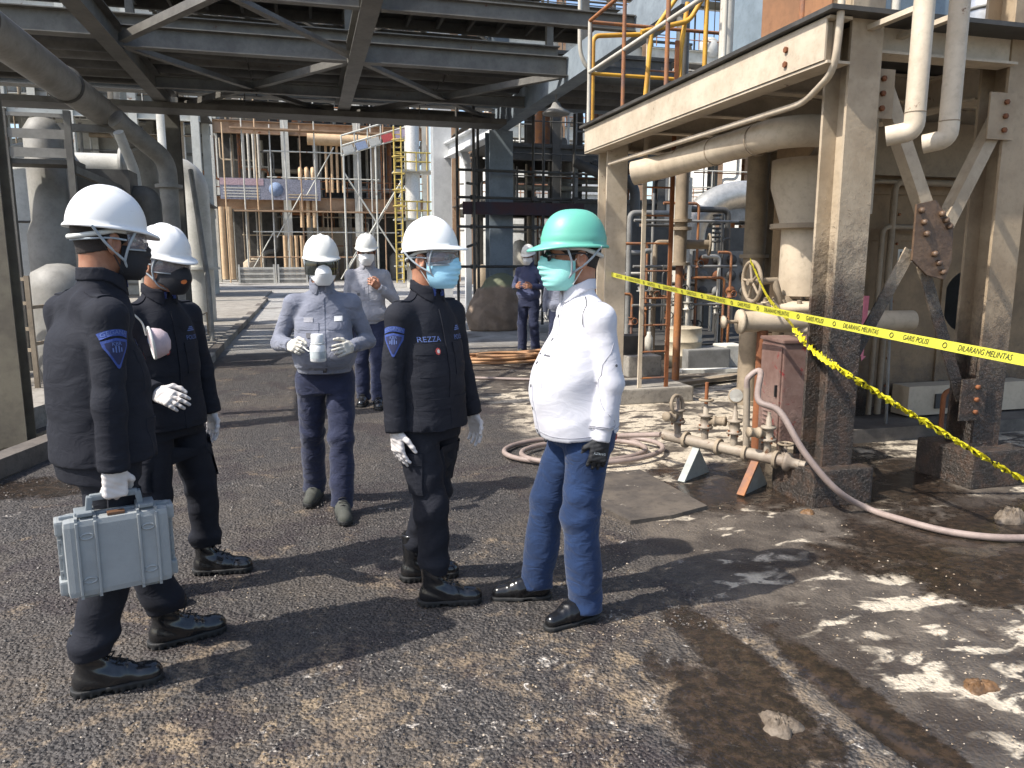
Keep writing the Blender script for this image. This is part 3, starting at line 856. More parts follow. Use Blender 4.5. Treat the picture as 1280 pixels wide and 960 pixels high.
        for zz in ((-0.022, 0.032) if eyewear == 'goggles' else (0.036,)):
            mb.tube([(0.089 * math.sin(t), 0.004 + 0.108 * math.cos(t), zz + (0.012 * math.exp(-(t / 0.16) ** 2) if zz < 0 else 0)) for t in np.linspace(-a0, a0, 19)], 0.0028, 5)
        for sd in (-1, 1): mb.tube(spline([(sd * 0.088, 0.025, 0.006), (sd * 0.084, -0.02, 0.010), (sd * 0.07, -0.075, 0.005), (0, -0.108, 0.0)], 5), 0.0035, 6)
        xf(mb, HM).build('strap', STRAP_GREY if eyewear == 'goggles' else DARK_METAL, ew)
    elif eyewear == 'glasses':
        mb = MB()
        for sd in (-1, 1):
            mb.tube([(sd * (0.034 + 0.026 * math.cos(t)), 0.110 - 0.010 * (0.5 + 0.5 * math.cos(t)), 0.006 + 0.017 * math.sin(t)) for t in np.linspace(0, 2 * PI, 17)[:-1]], 0.0028, 6, closed=True)
            mb.tube(spline([(sd * 0.060, 0.100, 0.012), (sd * 0.082, 0.05, 0.012), (sd * 0.086, -0.01, 0.016), (sd * 0.082, -0.035, -0.002)], 5), 0.0030, 6)
        mb.tube([(-0.010, 0.113, 0.010), (0, 0.118, 0.013), (0.010, 0.113, 0.010)], 0.0022, 6)
        ew = xf(mb, HM).build('glasses', DARK_METAL, P)
        for sd in (-1, 1):
            lb = MB(); c = (sd * 0.034, 0.1055, 0.006)
            lb.lathe([(0.0, -0.001), (0.0175, -0.001), (0.0175, 0.001), (0.0, 0.001)], c, (sd * 0.35, 1, 0), 16)
            xf(lb, HM).build('lens', LENS_DARK, ew)
    return W

def sleeve_badge(W, side, out):
    """arc tab and triangular badge on the sleeve; out = local direction the patch faces"""
    S, Eb, Wr, df = W['AR'][side]; s = W['s']; D = W['dec']; P = W['top']
    c = (Vector(S) * 0.62 + Vector(Eb) * 0.38) * s; o = Vector(out).normalized()
    up = (0, 0, 1); dn = -o
    tri = [(-0.044, 0.030), (0.0, 0.038), (0.044, 0.030), (0.041, 0.010), (0.006, -0.062), (0.0, -0.066), (-0.006, -0.062), (-0.041, 0.010)]
    b = D.poly(tri, c + o * 0.05 - Vector((0, 0, 0.010)), dn, up, off=0.003).build('sleeve_badge', PATCH_BLUE, P)
    small = [(x * 0.80, y * 0.78 - 0.001) for x, y in tri]
    b2 = D.poly(small, c + o * 0.05 - Vector((0, 0, 0.010)), dn, up, off=0.0042).build('badge_field', PATCH_DARK, b)
    for k, (dx, dy, hh) in enumerate(((-0.014, 0.0, .014), (-0.005, 0.002, .022), (0.005, 0.002, .022), (0.014, 0.0, .014))):
        D.rect(0.0045, hh, c + o * 0.05 + Vector((0, 0, dy - 0.012)) + dn.cross(Vector(up)).normalized() * dx, dn, up, n=2, m=4, off=0.0055).build('emblem', PATCH_LIGHT, b2)
    D.text('KBR', 0.018, c + o * 0.05 + Vector((0, 0, 0.008)), dn, up, off=0.0058).build('lettering', PATCH_LIGHT, b2)
    arc = [(-0.048 + 0.096 * i / 8, 0.012 - 0.010 * ((i - 4) / 4) ** 2) for i in range(9)] + [(0.044 - 0.088 * i / 8, -0.010 - 0.010 * ((i - 4) / 4) ** 2) for i in range(9)]
    t = D.poly(arc, c + o * 0.05 + Vector((0, 0, 0.046)), dn, up, n=4, off=0.003).build('sleeve_tab', PATCH_BLUE, P)
    D.text('GEGANA', 0.021, c + o * 0.05 + Vector((0, 0, 0.0475)), dn, up, off=0.0046, arc=0.12).build('lettering', PATCH_LIGHT, t)
PATCH_DARK = plain('patch_navy', (0.018, 0.024, 0.075), 0.85)

def officer_front(W, name, right_name, z=1.27, patch=True):
    s = W['s']; D = W['dec']; P = W['top']
    up = (0, 0, 1); d = (0, -1, 0)
    def at(x, zz): return Vector((x * s, 0.3 * s, zz * s))
    D.rect(0.030 * s, 0.56 * s, at(0, 1.13), d, up, n=2, m=26, off=0.005, thick=0.006).build('placket', W['mat'], P)
    for sd in (1, -1):
        D.rect(0.125 * s, 0.048 * s, at(sd * 0.092, z - 0.035), d, up, off=0.0055, thick=0.006).build('pocket_flap', W['mat'], P)
        D.rect(0.115 * s, 0.110 * s, at(sd * 0.092, z - 0.105), d, up, off=0.003, thick=0.004).build('pocket', W['mat'], P)
        D.rect(0.150 * s, 0.050 * s, at(sd * 0.085, 0.985), d, up, off=0.0055, thick=0.006).build('pocket_flap', W['mat'], P)
        D.rect(0.145 * s, 0.150 * s, at(sd * 0.085, 0.895), d, up, off=0.003, thick=0.004).build('pocket', W['mat'], P)
    D.text(name, 0.034 * s, at(0.092, z + 0.008), d, up).build('name_tape', PATCH_LIGHT, P)
    D.text(right_name, 0.030 * s, at(-0.092, z + 0.008), d, up).build('name_tape', PATCH_LIGHT, P)
    b = D.poly([(0.013 * math.cos(t), 0.016 * math.sin(t)) for t in np.linspace(0, 2 * PI, 9)[:-1]], at(0.070, z - 0.045), d, up, n=3, off=0.0085).build('breast_pin', PATCH_RED, P)
    D.poly([(0.007 * math.cos(t), 0.009 * math.sin(t)) for t in np.linspace(0, 2 * PI, 9)[:-1]], at(0.070, z - 0.045), d, up, n=3, off=0.0105).build('pin_centre', PATCH_GOLD, b)
    # wings on the other breast and chevrons on the collar
    for k in range(3):
        D.rect(0.055 * s - 0.012 * k, 0.005, at(-0.092, z + 0.042 + 0.008 * k), d, up, n=4, m=1, off=0.004).build('breast_wing', PATCH_LIGHT, P)
    Dc = Decal(W['collar'].data)
    for sd in (1, -1):
        o = Vector((sd * 0.058 * s, 0.22 * s, 1.488 * s)); dd = (-sd * 0.42, -1, 0)
        pt = Dc.poly([(-0.026, -0.020), (0.026, -0.020), (0.026, 0.018), (-0.026, 0.018)], o, dd, up, n=3, off=0.003).build('collar_tab', PATCH_BLUE, W['collar'])
        for k in range(3):
            Dc.poly([(-0.016 + k * 0.011, -0.012), (-0.010 + k * 0.011, -0.012), (-0.004 + k * 0.011, 0.0), (-0.010 + k * 0.011, 0.012), (-0.016 + k * 0.011, 0.012), (-0.010 + k * 0.011, 0.0)], o, dd, up, n=2, off=0.0045).build('chevron', PATCH_LIGHT, pt)

def epaulets(W):
    s = W['s']; D = W['dec']
    for sd in (1, -1):
        D.rect(0.10 * s, 0.048 * s, Vector((sd * 0.125 * s, -0.012 * s, 1.6 * s)), (0, 0, -1), (0, 1, 0), off=0.006, thick=0.005).build('epaulet', W['mat'], W['top'])

def cargo(W, sides=(1, -1)):
    s = W['s']; D = W['ldec']
    for sd in sides:
        o = Vector((sd * 0.4, 0.02, 0.66)) * s; d = (-sd, 0, 0)
        k = D.rect(0.15 * s, 0.19 * s, o, d, (0, 0, 1), off=0.014, thick=0.016).build('cargo_pocket', W['lmat'], W['legs'])
        D.rect(0.155 * s, 0.055 * s, o + Vector((0, 0, 0.075 * s)), d, (0, 0, 1), off=0.020, thick=0.008).build('pocket_flap', W['lmat'], k)

# ------------------------------------------------------------------ people
def gxy(px, py, yaw):
    p = G(px, py); return (p.x, p.y, yaw)
HANG = lambda sd, a=0.16, f=0.0, ff=0.14: ((sd * a, f, -1), (sd * 0.03, ff, -1), (0, 1, 0.0))

# officer carrying the grey case, back half turned to us
W1 = person('officer in black uniform and white helmet carrying grey hard case, at far left', (-0.75, 2.98), 36, 1.79, 'coat', BLACK_CLOTH, BLACK_CLOTH, LATEX, 'boot', BOOT,
            arms=(((0.13, -0.12, -1), (0.00, -0.02, -1), (0.1, 1, 0)), HANG(-1)),
            feet=((-0.80, 2.93, 8), (-0.60, 3.24, 16)), head=(-4, -3, 0), helmet_mat=HELMET_WHITE, mask='pleat', mask_mat=MASK_BLACK, eyewear='goggles',
            hands=((1.25, 0.45), (0.35, 0.2)), seed=3, helmet_tilt=-3, fwd=0.075, hem=0.865, belly=0.03)
W1['mat'] = BLACK_CLOTH; W1['lmat'] = BLACK_CLOTH
sleeve_badge(W1, 0, (1.0, 0.05, 0.15)); officer_front(W1, 'ARI', 'POLISI'); epaulets(W1); cargo(W1)

W2 = person('officer in black uniform and black mask with orange print, looking down behind case carrier', (-0.66, 3.81), 318, 1.70, 'coat', BLACK_CLOTH, BLACK_CLOTH, LATEX, 'boot', BOOT,
            arms=(((0.20, -0.05, -1), (-0.05, 1.0, -0.22), (-0.7, 0.0, 1.0)), ((-0.24, 0.0, -1), (-0.10, 0.05, -1), (0, 1, 0))),
            feet=((-0.76, 3.72, 318), (-0.52, 3.98, 352)), fwd=0.03, head=(4, -8, 0), helmet_mat=HELMET_WHITE, mask='cup', mask_mat=MASK_BLACK, eyewear='goggles',
            hands=((0.40, 0.3), (0.3, 0.2)), seed=9, hem=0.845)
W2['mat'] = BLACK_CLOTH; W2['lmat'] = BLACK_CLOTH
sleeve_badge(W2, 0, (1.0, 0.1, 0.15)); officer_front(W2, 'IWAN', 'POLISI'); epaulets(W2); cargo(W2)
_Dm = Decal(W2['mask'].data)
for sx_ in (0.020, -0.030):
    q = W2['HM'] @ Vector((sx_, 0.20, -0.05)); dd = (W2['HM'].to_3x3() @ Vector((0, -1, 0)))
    _Dm.poly([(0.011 * math.cos(t), 0.011 * math.sin(t)) for t in np.linspace(0, 2 * PI, 9)[:-1]], q, dd, (0, 0, 1), n=2, off=0.002).build('mask_print', ORANGE, W2['mask'])

W5 = person('officer in black uniform with light blue mask and white helmet, facing the man in white', (0.53, 3.40), 306, 1.72, 'coat', BLACK_CLOTH, BLACK_CLOTH, LATEX, 'boot', BOOT,
            arms=(((0.16, -0.03, -1), (0.02, 0.10, -1), (0.1, 1, 0)), ((-0.26, 0.0, -1), (-0.14, 0.16, -1), (0.0, 1, 0))),
            feet=((0.55, 3.31, 352), (0.50, 3.62, 358)), fwd=0.02, head=(18, 1, 0), helmet_mat=HELMET_WHITE, mask='pleat', mask_mat=MASK_BLUE, eyewear='goggles',
            hands=((0.22, 0.1), (0.30, 0.2)), seed=15, skin=SKIN2, helmet_tilt=4, wide=0.98, hem=0.86, belly=0.012)
W5['mat'] = BLACK_CLOTH; W5['lmat'] = BLACK_CLOTH
sleeve_badge(W5, 0, (1.0, 0.65, 0.15)); officer_front(W5, 'REZZA', 'POLISI'); epaulets(W5); cargo(W5)

W6 = person('man in white shirt, blue jeans and green helmet with one black glove', (1.15, 3.05), 180, 1.73, 'shirt', WHITE_CLOTH, DENIM, BLACK_GLOVE, 'shoe', SHOE,
            arms=(HANG(1), ((-0.10, -0.16, -1), (0.02, 0.16, -1), (0.15, 1, 0))),
            feet=((0.98, 3.26, 172), (1.13, 2.98, 196)), head=(-2, 0, 0), helmet_mat=HELMET_GREEN, helmet_kw=dict(ridges=False, groove=True, visor=0.044, brim=0.010, hgt=0.125, power=0.72, b=0.104, a=0.122, vdrop=0.016),
            mask='pleat', mask_mat=MASK_GREEN, eyewear='glasses', belly=0.070, hem=0.865, back=0.10, hs=1.17, legw=1.12, hands=((0.35, 0.2), (0.38, 0.25)), seed=23, skin=SKIN2, wide=1.06, fwd=0.045)
s6 = W6['s']; D6 = W6['dec']
def at6(x, z): return Vector((x * s6, 0.45 * s6, z * s6))
D6.rect(0.034, 0.60, at6(0, 1.13), (0, -1, 0), (0, 0, 1), n=2, m=26, off=0.004, thick=0.005).build('placket', WHITE_CLOTH, W6['top'])
for zz in (0.88, 0.98, 1.08, 1.18, 1.28, 1.38):
    o = D6.poly([(0.007 * math.cos(t), 0.007 * math.sin(t)) for t in np.linspace(0, 2 * PI, 9)[:-1]], at6(0, zz), (0, -1, 0), (0, 0, 1), n=2, off=0.007, thick=0.004).build('button', GREY_THREAD, W6['top'])
D6.rect(0.115, 0.007, at6(-0.095, 1.215), (0.3, -1, 0), (0, 0, 1), n=8, m=1, off=0.003).build('pocket_trim', GREY_THREAD, W6['top'])
D6.rect(0.12, 0.13, at6(-0.095, 1.150), (0.3, -1, 0), (0, 0, 1), off=0.002, thick=0.003).build('pocket', WHITE_CLOTH, W6['top'])
lg = D6.poly([(0.012 * math.cos(t), 0.022 * math.sin(t)) for t in np.linspace(0, 2 * PI, 11)[:-1]], at6(-0.085, 1.27), (0.3, -1, 0), (0, 0, 1), n=3, off=0.003).build('breast_emblem', GREY_THREAD, W6['top'])
D6.poly([(0.006 * math.cos(t), 0.012 * math.sin(t)) for t in np.linspace(0, 2 * PI, 9)[:-1]], at6(-0.085, 1.275), (0.3, -1, 0), (0, 0, 1), n=2, off=0.0045).build('emblem_centre', WHITE_CLOTH, lg)
# dark piping over the shoulder and down the yoke
for p0, p1 in (((-0.072, 0.02, 1.46), (-0.15, 0.01, 1.37)), ((-0.15, 0.01, 1.37), (-0.19, -0.09, 1.30))):
    pts = []
    for k in range(13):
        q = (Vector(p0).lerp(Vector(p1), k / 12)) * s6
        hit = D6.bvh.find_nearest(q); pts.append(hit[0] + hit[1] * 0.001)
    MB().tube(pts, 0.0026, 5).build('piping', GREY_THREAD, W6['top'])
Sh6, El6, Wr6, _d6 = W6['AR'][1]
def on_shirt(pts, name, r_=0.0022, mat=GREY_THREAD):
    out = []
    for q in pts:
        h6 = D6.bvh.find_nearest(Vector(q) * s6); out.append(h6[0] + h6[1] * 0.0006)
    MB().tube(out, r_, 5).build(name, mat, W6['top'])
SEAM = plain('seam_grey', (0.34, 0.34, 0.38), 0.9)  # plain mid-grey for the raised shirt seams
cs6 = Vector(Sh6); on_shirt([cs6 + Vector((0.02 - 0.0 * t, 0.075 * math.cos(t), 0.045 + 0.085 * math.sin(t))) for t in np.linspace(-1.0, 4.1, 24)], 'armhole_seam', 0.0022, SEAM)
for al_ in (0.05, 0.058):
    c6 = Vector(Wr6) - Vector(_d6) * al_; on_shirt([c6 + Vector((0.06 * math.cos(t), 0.06 * math.sin(t), 0)) for t in np.linspace(0, 2 * PI, 22)], 'cuff_seam', 0.0018, SEAM)
on_shirt([(-0.21 , -0.03, 1.28 - 0.4 * t) for t in np.linspace(0, 1, 20)], 'side_seam', 0.0018, SEAM)
on_shirt([(0.20 * math.cos(t), 0.02 + 0.24 * math.sin(t), 0.885 - 0.10 * 0.24 * math.sin(t)) for t in np.linspace(0, 2 * PI, 50)], 'hem_seam', 0.0016, SEAM)
cuff = W6['AR'][1]
for k in range(1):
    q = (Vector(cuff[1]) * 0.62 + Vector(cuff[0]) * 0.38) * s6
    D6.poly([(0.006 * math.cos(t), 0.006 * math.sin(t)) for t in np.linspace(0, 2 * PI, 9)[:-1]], q + Vector((-0.1, -0.03, -0.02)), (1, 0.3, 0), (0, 0, 1), n=2, off=0.003).build('sleeve_button', GREY_THREAD, W6['top'])
W6['ldec'].rect(0.05, 0.022, Vector((-0.075, -0.4, 0.85)) * s6, (0, 1, 0), (0, 0, 1), off=0.006, thick=0.006).build('red_pocket_tag', PATCH_RED, W6['legs'])
MB_g = W6['hand1']; gv, gf = text_mesh('SAFETY', 0.016)
mb = MB(); mb.add([MB_g @ Vector((v.x * 1.0, 0.055 + v.y, 0.0175)) for v in gv], gf); mb.build('glove_print', STRAP_GREY, W6['P'])

W3 = person('worker in blue-grey jacket and navy trousers walking with a white bottle', (0.10, 4.86), 268, 1.69, 'jacket', GREY_CLOTH, NAVY_CLOTH, COTTON, 'half', GREY_BOOT,
            arms=(((0.42, -0.12, -1), (-0.34, 0.90, 0.02), (-0.6, 0.1, 1)), ((-0.40, -0.12, -1), (0.46, 0.85, -0.05), (0.5, 0.3, 1))),
            feet=((0.00, 5.10, 258), (0.17, 4.68, 272)), fwd=0.025, head=(6, -3, 0), helmet_mat=HELMET_CREAM, mask='cup', mask_mat=MASK_WHITE, eyewear='visor',
            hem=0.94, belly=0.05, hands=((0.75, 0.5), (0.32, 0.1)), seed=31, wide=1.05)
W4 = person('worker in pale grey jacket looking down, behind the worker with the bottle', (0.66, 8.40), 262, 1.82, 'jacket', GREY_CLOTH2, NAVY_CLOTH, [SKIN2, SKIN2], 'half', BOOT,
            arms=(HANG(1), ((-0.40, -0.05, -1), (0.70, 0.60, 0.62), (0.2, 0.3, 1))),
            feet=((0.58, 8.45, 258), (0.72, 8.25, 266)), head=(0, -10, 0), helmet_mat=HELMET_CREAM, mask='cup', mask_mat=MASK_WHITE, eyewear=None,
            hem=0.875, hands=((0.35, 0.2), (0.6, 0.3)), seed=41, res=0.012)
for W_, m_ in ((W3, GREY_CLOTH), (W4, GREY_CLOTH2)):
    s_ = W_['s']; D_ = W_['dec']
    def a_(x, z): return Vector((x * s_, 0.35 * s_, z * s_))
    D_.rect(0.022, 0.50, a_(0, 1.16), (0, -1, 0), (0, 0, 1), n=2, m=20, off=0.004, thick=0.005).build('placket', m_, W_['top'])
    for sd in (1, -1):
        D_.rect(0.12, 0.045, a_(sd * 0.09, 1.245), (0, -1, 0), (0, 0, 1), off=0.006, thick=0.007).build('pocket_flap', m_, W_['top'])
        D_.rect(0.115, 0.11, a_(sd * 0.09, 1.175), (0, -1, 0), (0, 0, 1), off=0.003, thick=0.004).build('pocket', m_, W_['top'])
    D_.rect(0.055, 0.028, a_(0.09, 1.285), (0, -1, 0), (0, 0, 1), off=0.005).build('breast_patch', GREY_CLOTH2, W_['top'])
    D_.rect(0.030, 0.030, a_(0.09, 1.19), (0, -1, 0), (0, 0, 1), off=0.011).build('pocket_badge', GREY_THREAD, W_['top'])
    D_.rect(0.050, 0.030, a_(-0.095, 1.29), (0, -1, 0), (0, 0, 1), off=0.006).build('breast_patch', MASK_WHITE, W_['top'])

W7 = person('worker in navy coveralls and white helmet standing by the tarpaulin', (3.62, 12.2), 228, 1.80, 'jacket', DARKBLUE_CLOTH, NAVY_CLOTH, [SKIN, SKIN], 'half', GREY_BOOT,
            arms=(((0.40, -0.1, -1), (-0.55, 0.80, 0.05), (-0.3, 0.2, 1)), ((-0.40, -0.1, -1), (0.55, 0.80, 0.05), (0.3, 0.2, 1))),
            feet=((3.52, 12.25, 225), (3.72, 12.15, 235)), head=(8, -14, 0), helmet_mat=HELMET_CREAM, mask='cup', mask_mat=MASK_WHITE, hem=0.90, seed=51, res=0.014)
p8 = G(700, 462)
W8 = person('worker in grey-blue jacket half hidden behind the man in white', (p8.x, p8.y), 240, 1.70, 'jacket', GREY_CLOTH, NAVY_CLOTH, [COTTON, COTTON], 'half', GREY_BOOT,
            arms=(HANG(1, 0.2), HANG(-1)), feet=((p8.x - 0.1, p8.y, 240), (p8.x + 0.1, p8.y - 0.05, 245)), head=(0, -10, 0), helmet_mat=HELMET_CREAM, mask='cup', mask_mat=MASK_WHITE, hem=0.88, seed=61, res=0.014)

# ------------------------------------------------------------------ grey hard case in the right hand of the first officer
CASE = plain('case_grey', (0.285, 0.303, 0.305), 0.45, bump=0.25, bscale=200, var=0.06)
CASE_D = plain('case_grey_dark', (0.20, 0.225, 0.24), 0.5, var=0.1)
hm1 = W1['P'].matrix_basis @ W1['hand0'] if False else (Matrix.Translation((-0.75, 2.98, 0)) @ Matrix.Rotation(rad(36 - 90), 4, 'Z') @ W1['hand0'])
hc = hm1 @ Vector((0, 0.088, -0.022))
case_yaw = rad(17)
K = thing('hard_case', 'grey plastic hard case with ribs and latches hanging from a gloved hand', 'case', (hc.x, hc.y, hc.z), case_yaw)
CW, CH, CT = 0.325, 0.272, 0.13; zt = -0.058
mb = MB(); mb.box((0, -CT * 0.26, zt - CH / 2), (CW, CT * 0.48, CH), bev=0.022); lid = mb.build('lid', CASE, K)
mb = MB(); mb.box((0, CT * 0.25, zt - CH / 2), (CW - 0.004, CT * 0.48, CH - 0.004), bev=0.022); mb.build('shell', CASE, K)
mb = MB(); mb.box((0, 0, zt - CH / 2), (CW + 0.016, 0.022, CH + 0.014), bev=0.006); mb.build('rim', CASE_D, K)
for x in (-0.122, -0.066, 0.066, 0.122):
    mb = MB(); mb.box((x, -CT * 0.505, zt - CH / 2), (0.009, 0.012, CH - 0.016), bev=0.003); mb.box((x, -CT * 0.26, zt + 0.002), (0.009, CT * 0.44, 0.010)); mb.box((x, -CT * 0.26, zt - CH - 0.002), (0.009, CT * 0.44, 0.010)); mb.build('rib', CASE, lid)
for x in (-0.094, 0.094):
    for z in (0.058, CH - 0.058):
        MB().tube([(x + 0.019 * math.cos(t) * (1 if abs(math.cos(t)) < 2 else 1), -CT * 0.502, zt - z + 0.010 * math.sin(t)) for t in np.linspace(0, 2 * PI, 15)[:-1]], 0.0035, 6, closed=True).build('boss', CASE, lid)
    mb = MB(); mb.box((x, -CT * 0.26 + 0.035, zt + 0.008), (0.060, 0.075, 0.020), bev=0.004); mb.box((x, -CT * 0.30, zt + 0.014), (0.046, 0.03, 0.012), bev=0.003)
    mb.build('latch', CASE_D, K)
    mb = MB(); mb.box((x, 0.0, zt - CH - 0.008), (0.05, 0.06, 0.018), bev=0.004); mb.build('foot', CASE_D, K)
for sx in (-1, 1):
    mb = MB()
    for zz in (0.03, CH - 0.03): mb.box((sx * (CW / 2 + 0.008), 0.01, zt - zz), (0.030, 0.075, 0.050), bev=0.008)
    mb.box((sx * (CW / 2 + 0.013), 0.01, zt - CH / 2), (0.010, 0.030, CH - 0.05), bev=0.003)
    for zz in (0.08, 0.135, 0.19): mb.box((sx * (CW / 2 + 0.007), 0.01, zt - zz), (0.018, 0.04, 0.012))
    mb.build('corner_guard', CASE, K)
mb = MB()
for sx in (-1, 1):
    mb.box((sx * 0.078, -0.005, zt + 0.032), (0.020, 0.030, 0.062), rot=Euler((0, -sx * 0.14, 0)), bev=0.005)
mb.box((0, -0.005, 0.0), (0.150, 0.024, 0.022), bev=0.007); mb.build('handle', CASE_D, K)
MB().box((0.0, -CT * 0.30, zt + 0.004), (0.055, 0.03, 0.010), bev=0.003).build('lock_plate', plain('lock_bronze', (0.12, 0.06, 0.03), 0.5), K)

# ------------------------------------------------------------------ sample bottle and respirator
hb = Matrix.Translation((0.10, 4.86, 0)) @ Matrix.Rotation(rad(268 - 90), 4, 'Z') @ W3['hand0']
BP = plain('bottle_white', (0.72, 0.73, 0.73), 0.35, var=0.03)
bpos = AY(398, 452, 4.46)
B = thing('sample_bottle', 'white plastic sample bottle held in front of the blue-grey jacket', 'bottle', bpos)
MB().lathe([(0.0, 0), (0.040, 0), (0.045, 0.006), (0.045, 0.080), (0.040, 0.098), (0.034, 0.110), (0.034, 0.120)], n=24).build('bottle_body', BP, B)
MB().lathe([(0.037, 0.112), (0.037, 0.155), (0.034, 0.160), (0.0, 0.160)], n=24).build('screw_cap', BP, B)
MB().lathe([(0.0457, 0.020), (0.0457, 0.062)], n=24).build('bottle_label', plain('label_print', (0.5, 0.55, 0.56), 0.6, var=0.2), B)
hpnt = hb @ Vector((-0.02, 0.10, -0.02)) - bpos
MB().tube(spline([hpnt, hpnt * 0.5 + Vector((0, 0, 0.01)), (-0.044, 0.0, 0.085)], 6), 0.0035, 6).build('carry_wire', BAND_WHITE, B)
MB().torus((0, 0, 0.105), 0.039, 0.003).build('neck_ring', BAND_WHITE, B)
R_ = Matrix.Translation((-0.66, 3.81, 0)) @ Matrix.Rotation(rad(318 - 90), 4, 'Z')
rp = R_ @ Vector((0.135, 0.155, 1.24))
Rk = thing('dust_mask', 'pink-grey dust mask cup hanging at the chest between the two left officers', 'mask', rp, rad(300))
MB().lathe([(0.070, -0.03), (0.068, -0.01), (0.058, 0.02), (0.036, 0.042), (0.0, 0.050)], axis=(0.25, 1, 0.15)).build('cup', plain('mask_pink', (0.55, 0.44, 0.46), 0.8, bump=0.2), Rk)
MB().torus((0, -0.03, 0), 0.070, 0.006, axis=(0.25, 1, 0.15)).build('cup_rim', BAND_WHITE, Rk)
MB().tube(spline([(-0.06, -0.03, 0.03), (-0.045, -0.05, 0.09), (-0.02, -0.11, 0.15)], 6), 0.004, 6).build('mask_strap', BAND_WHITE, Rk)

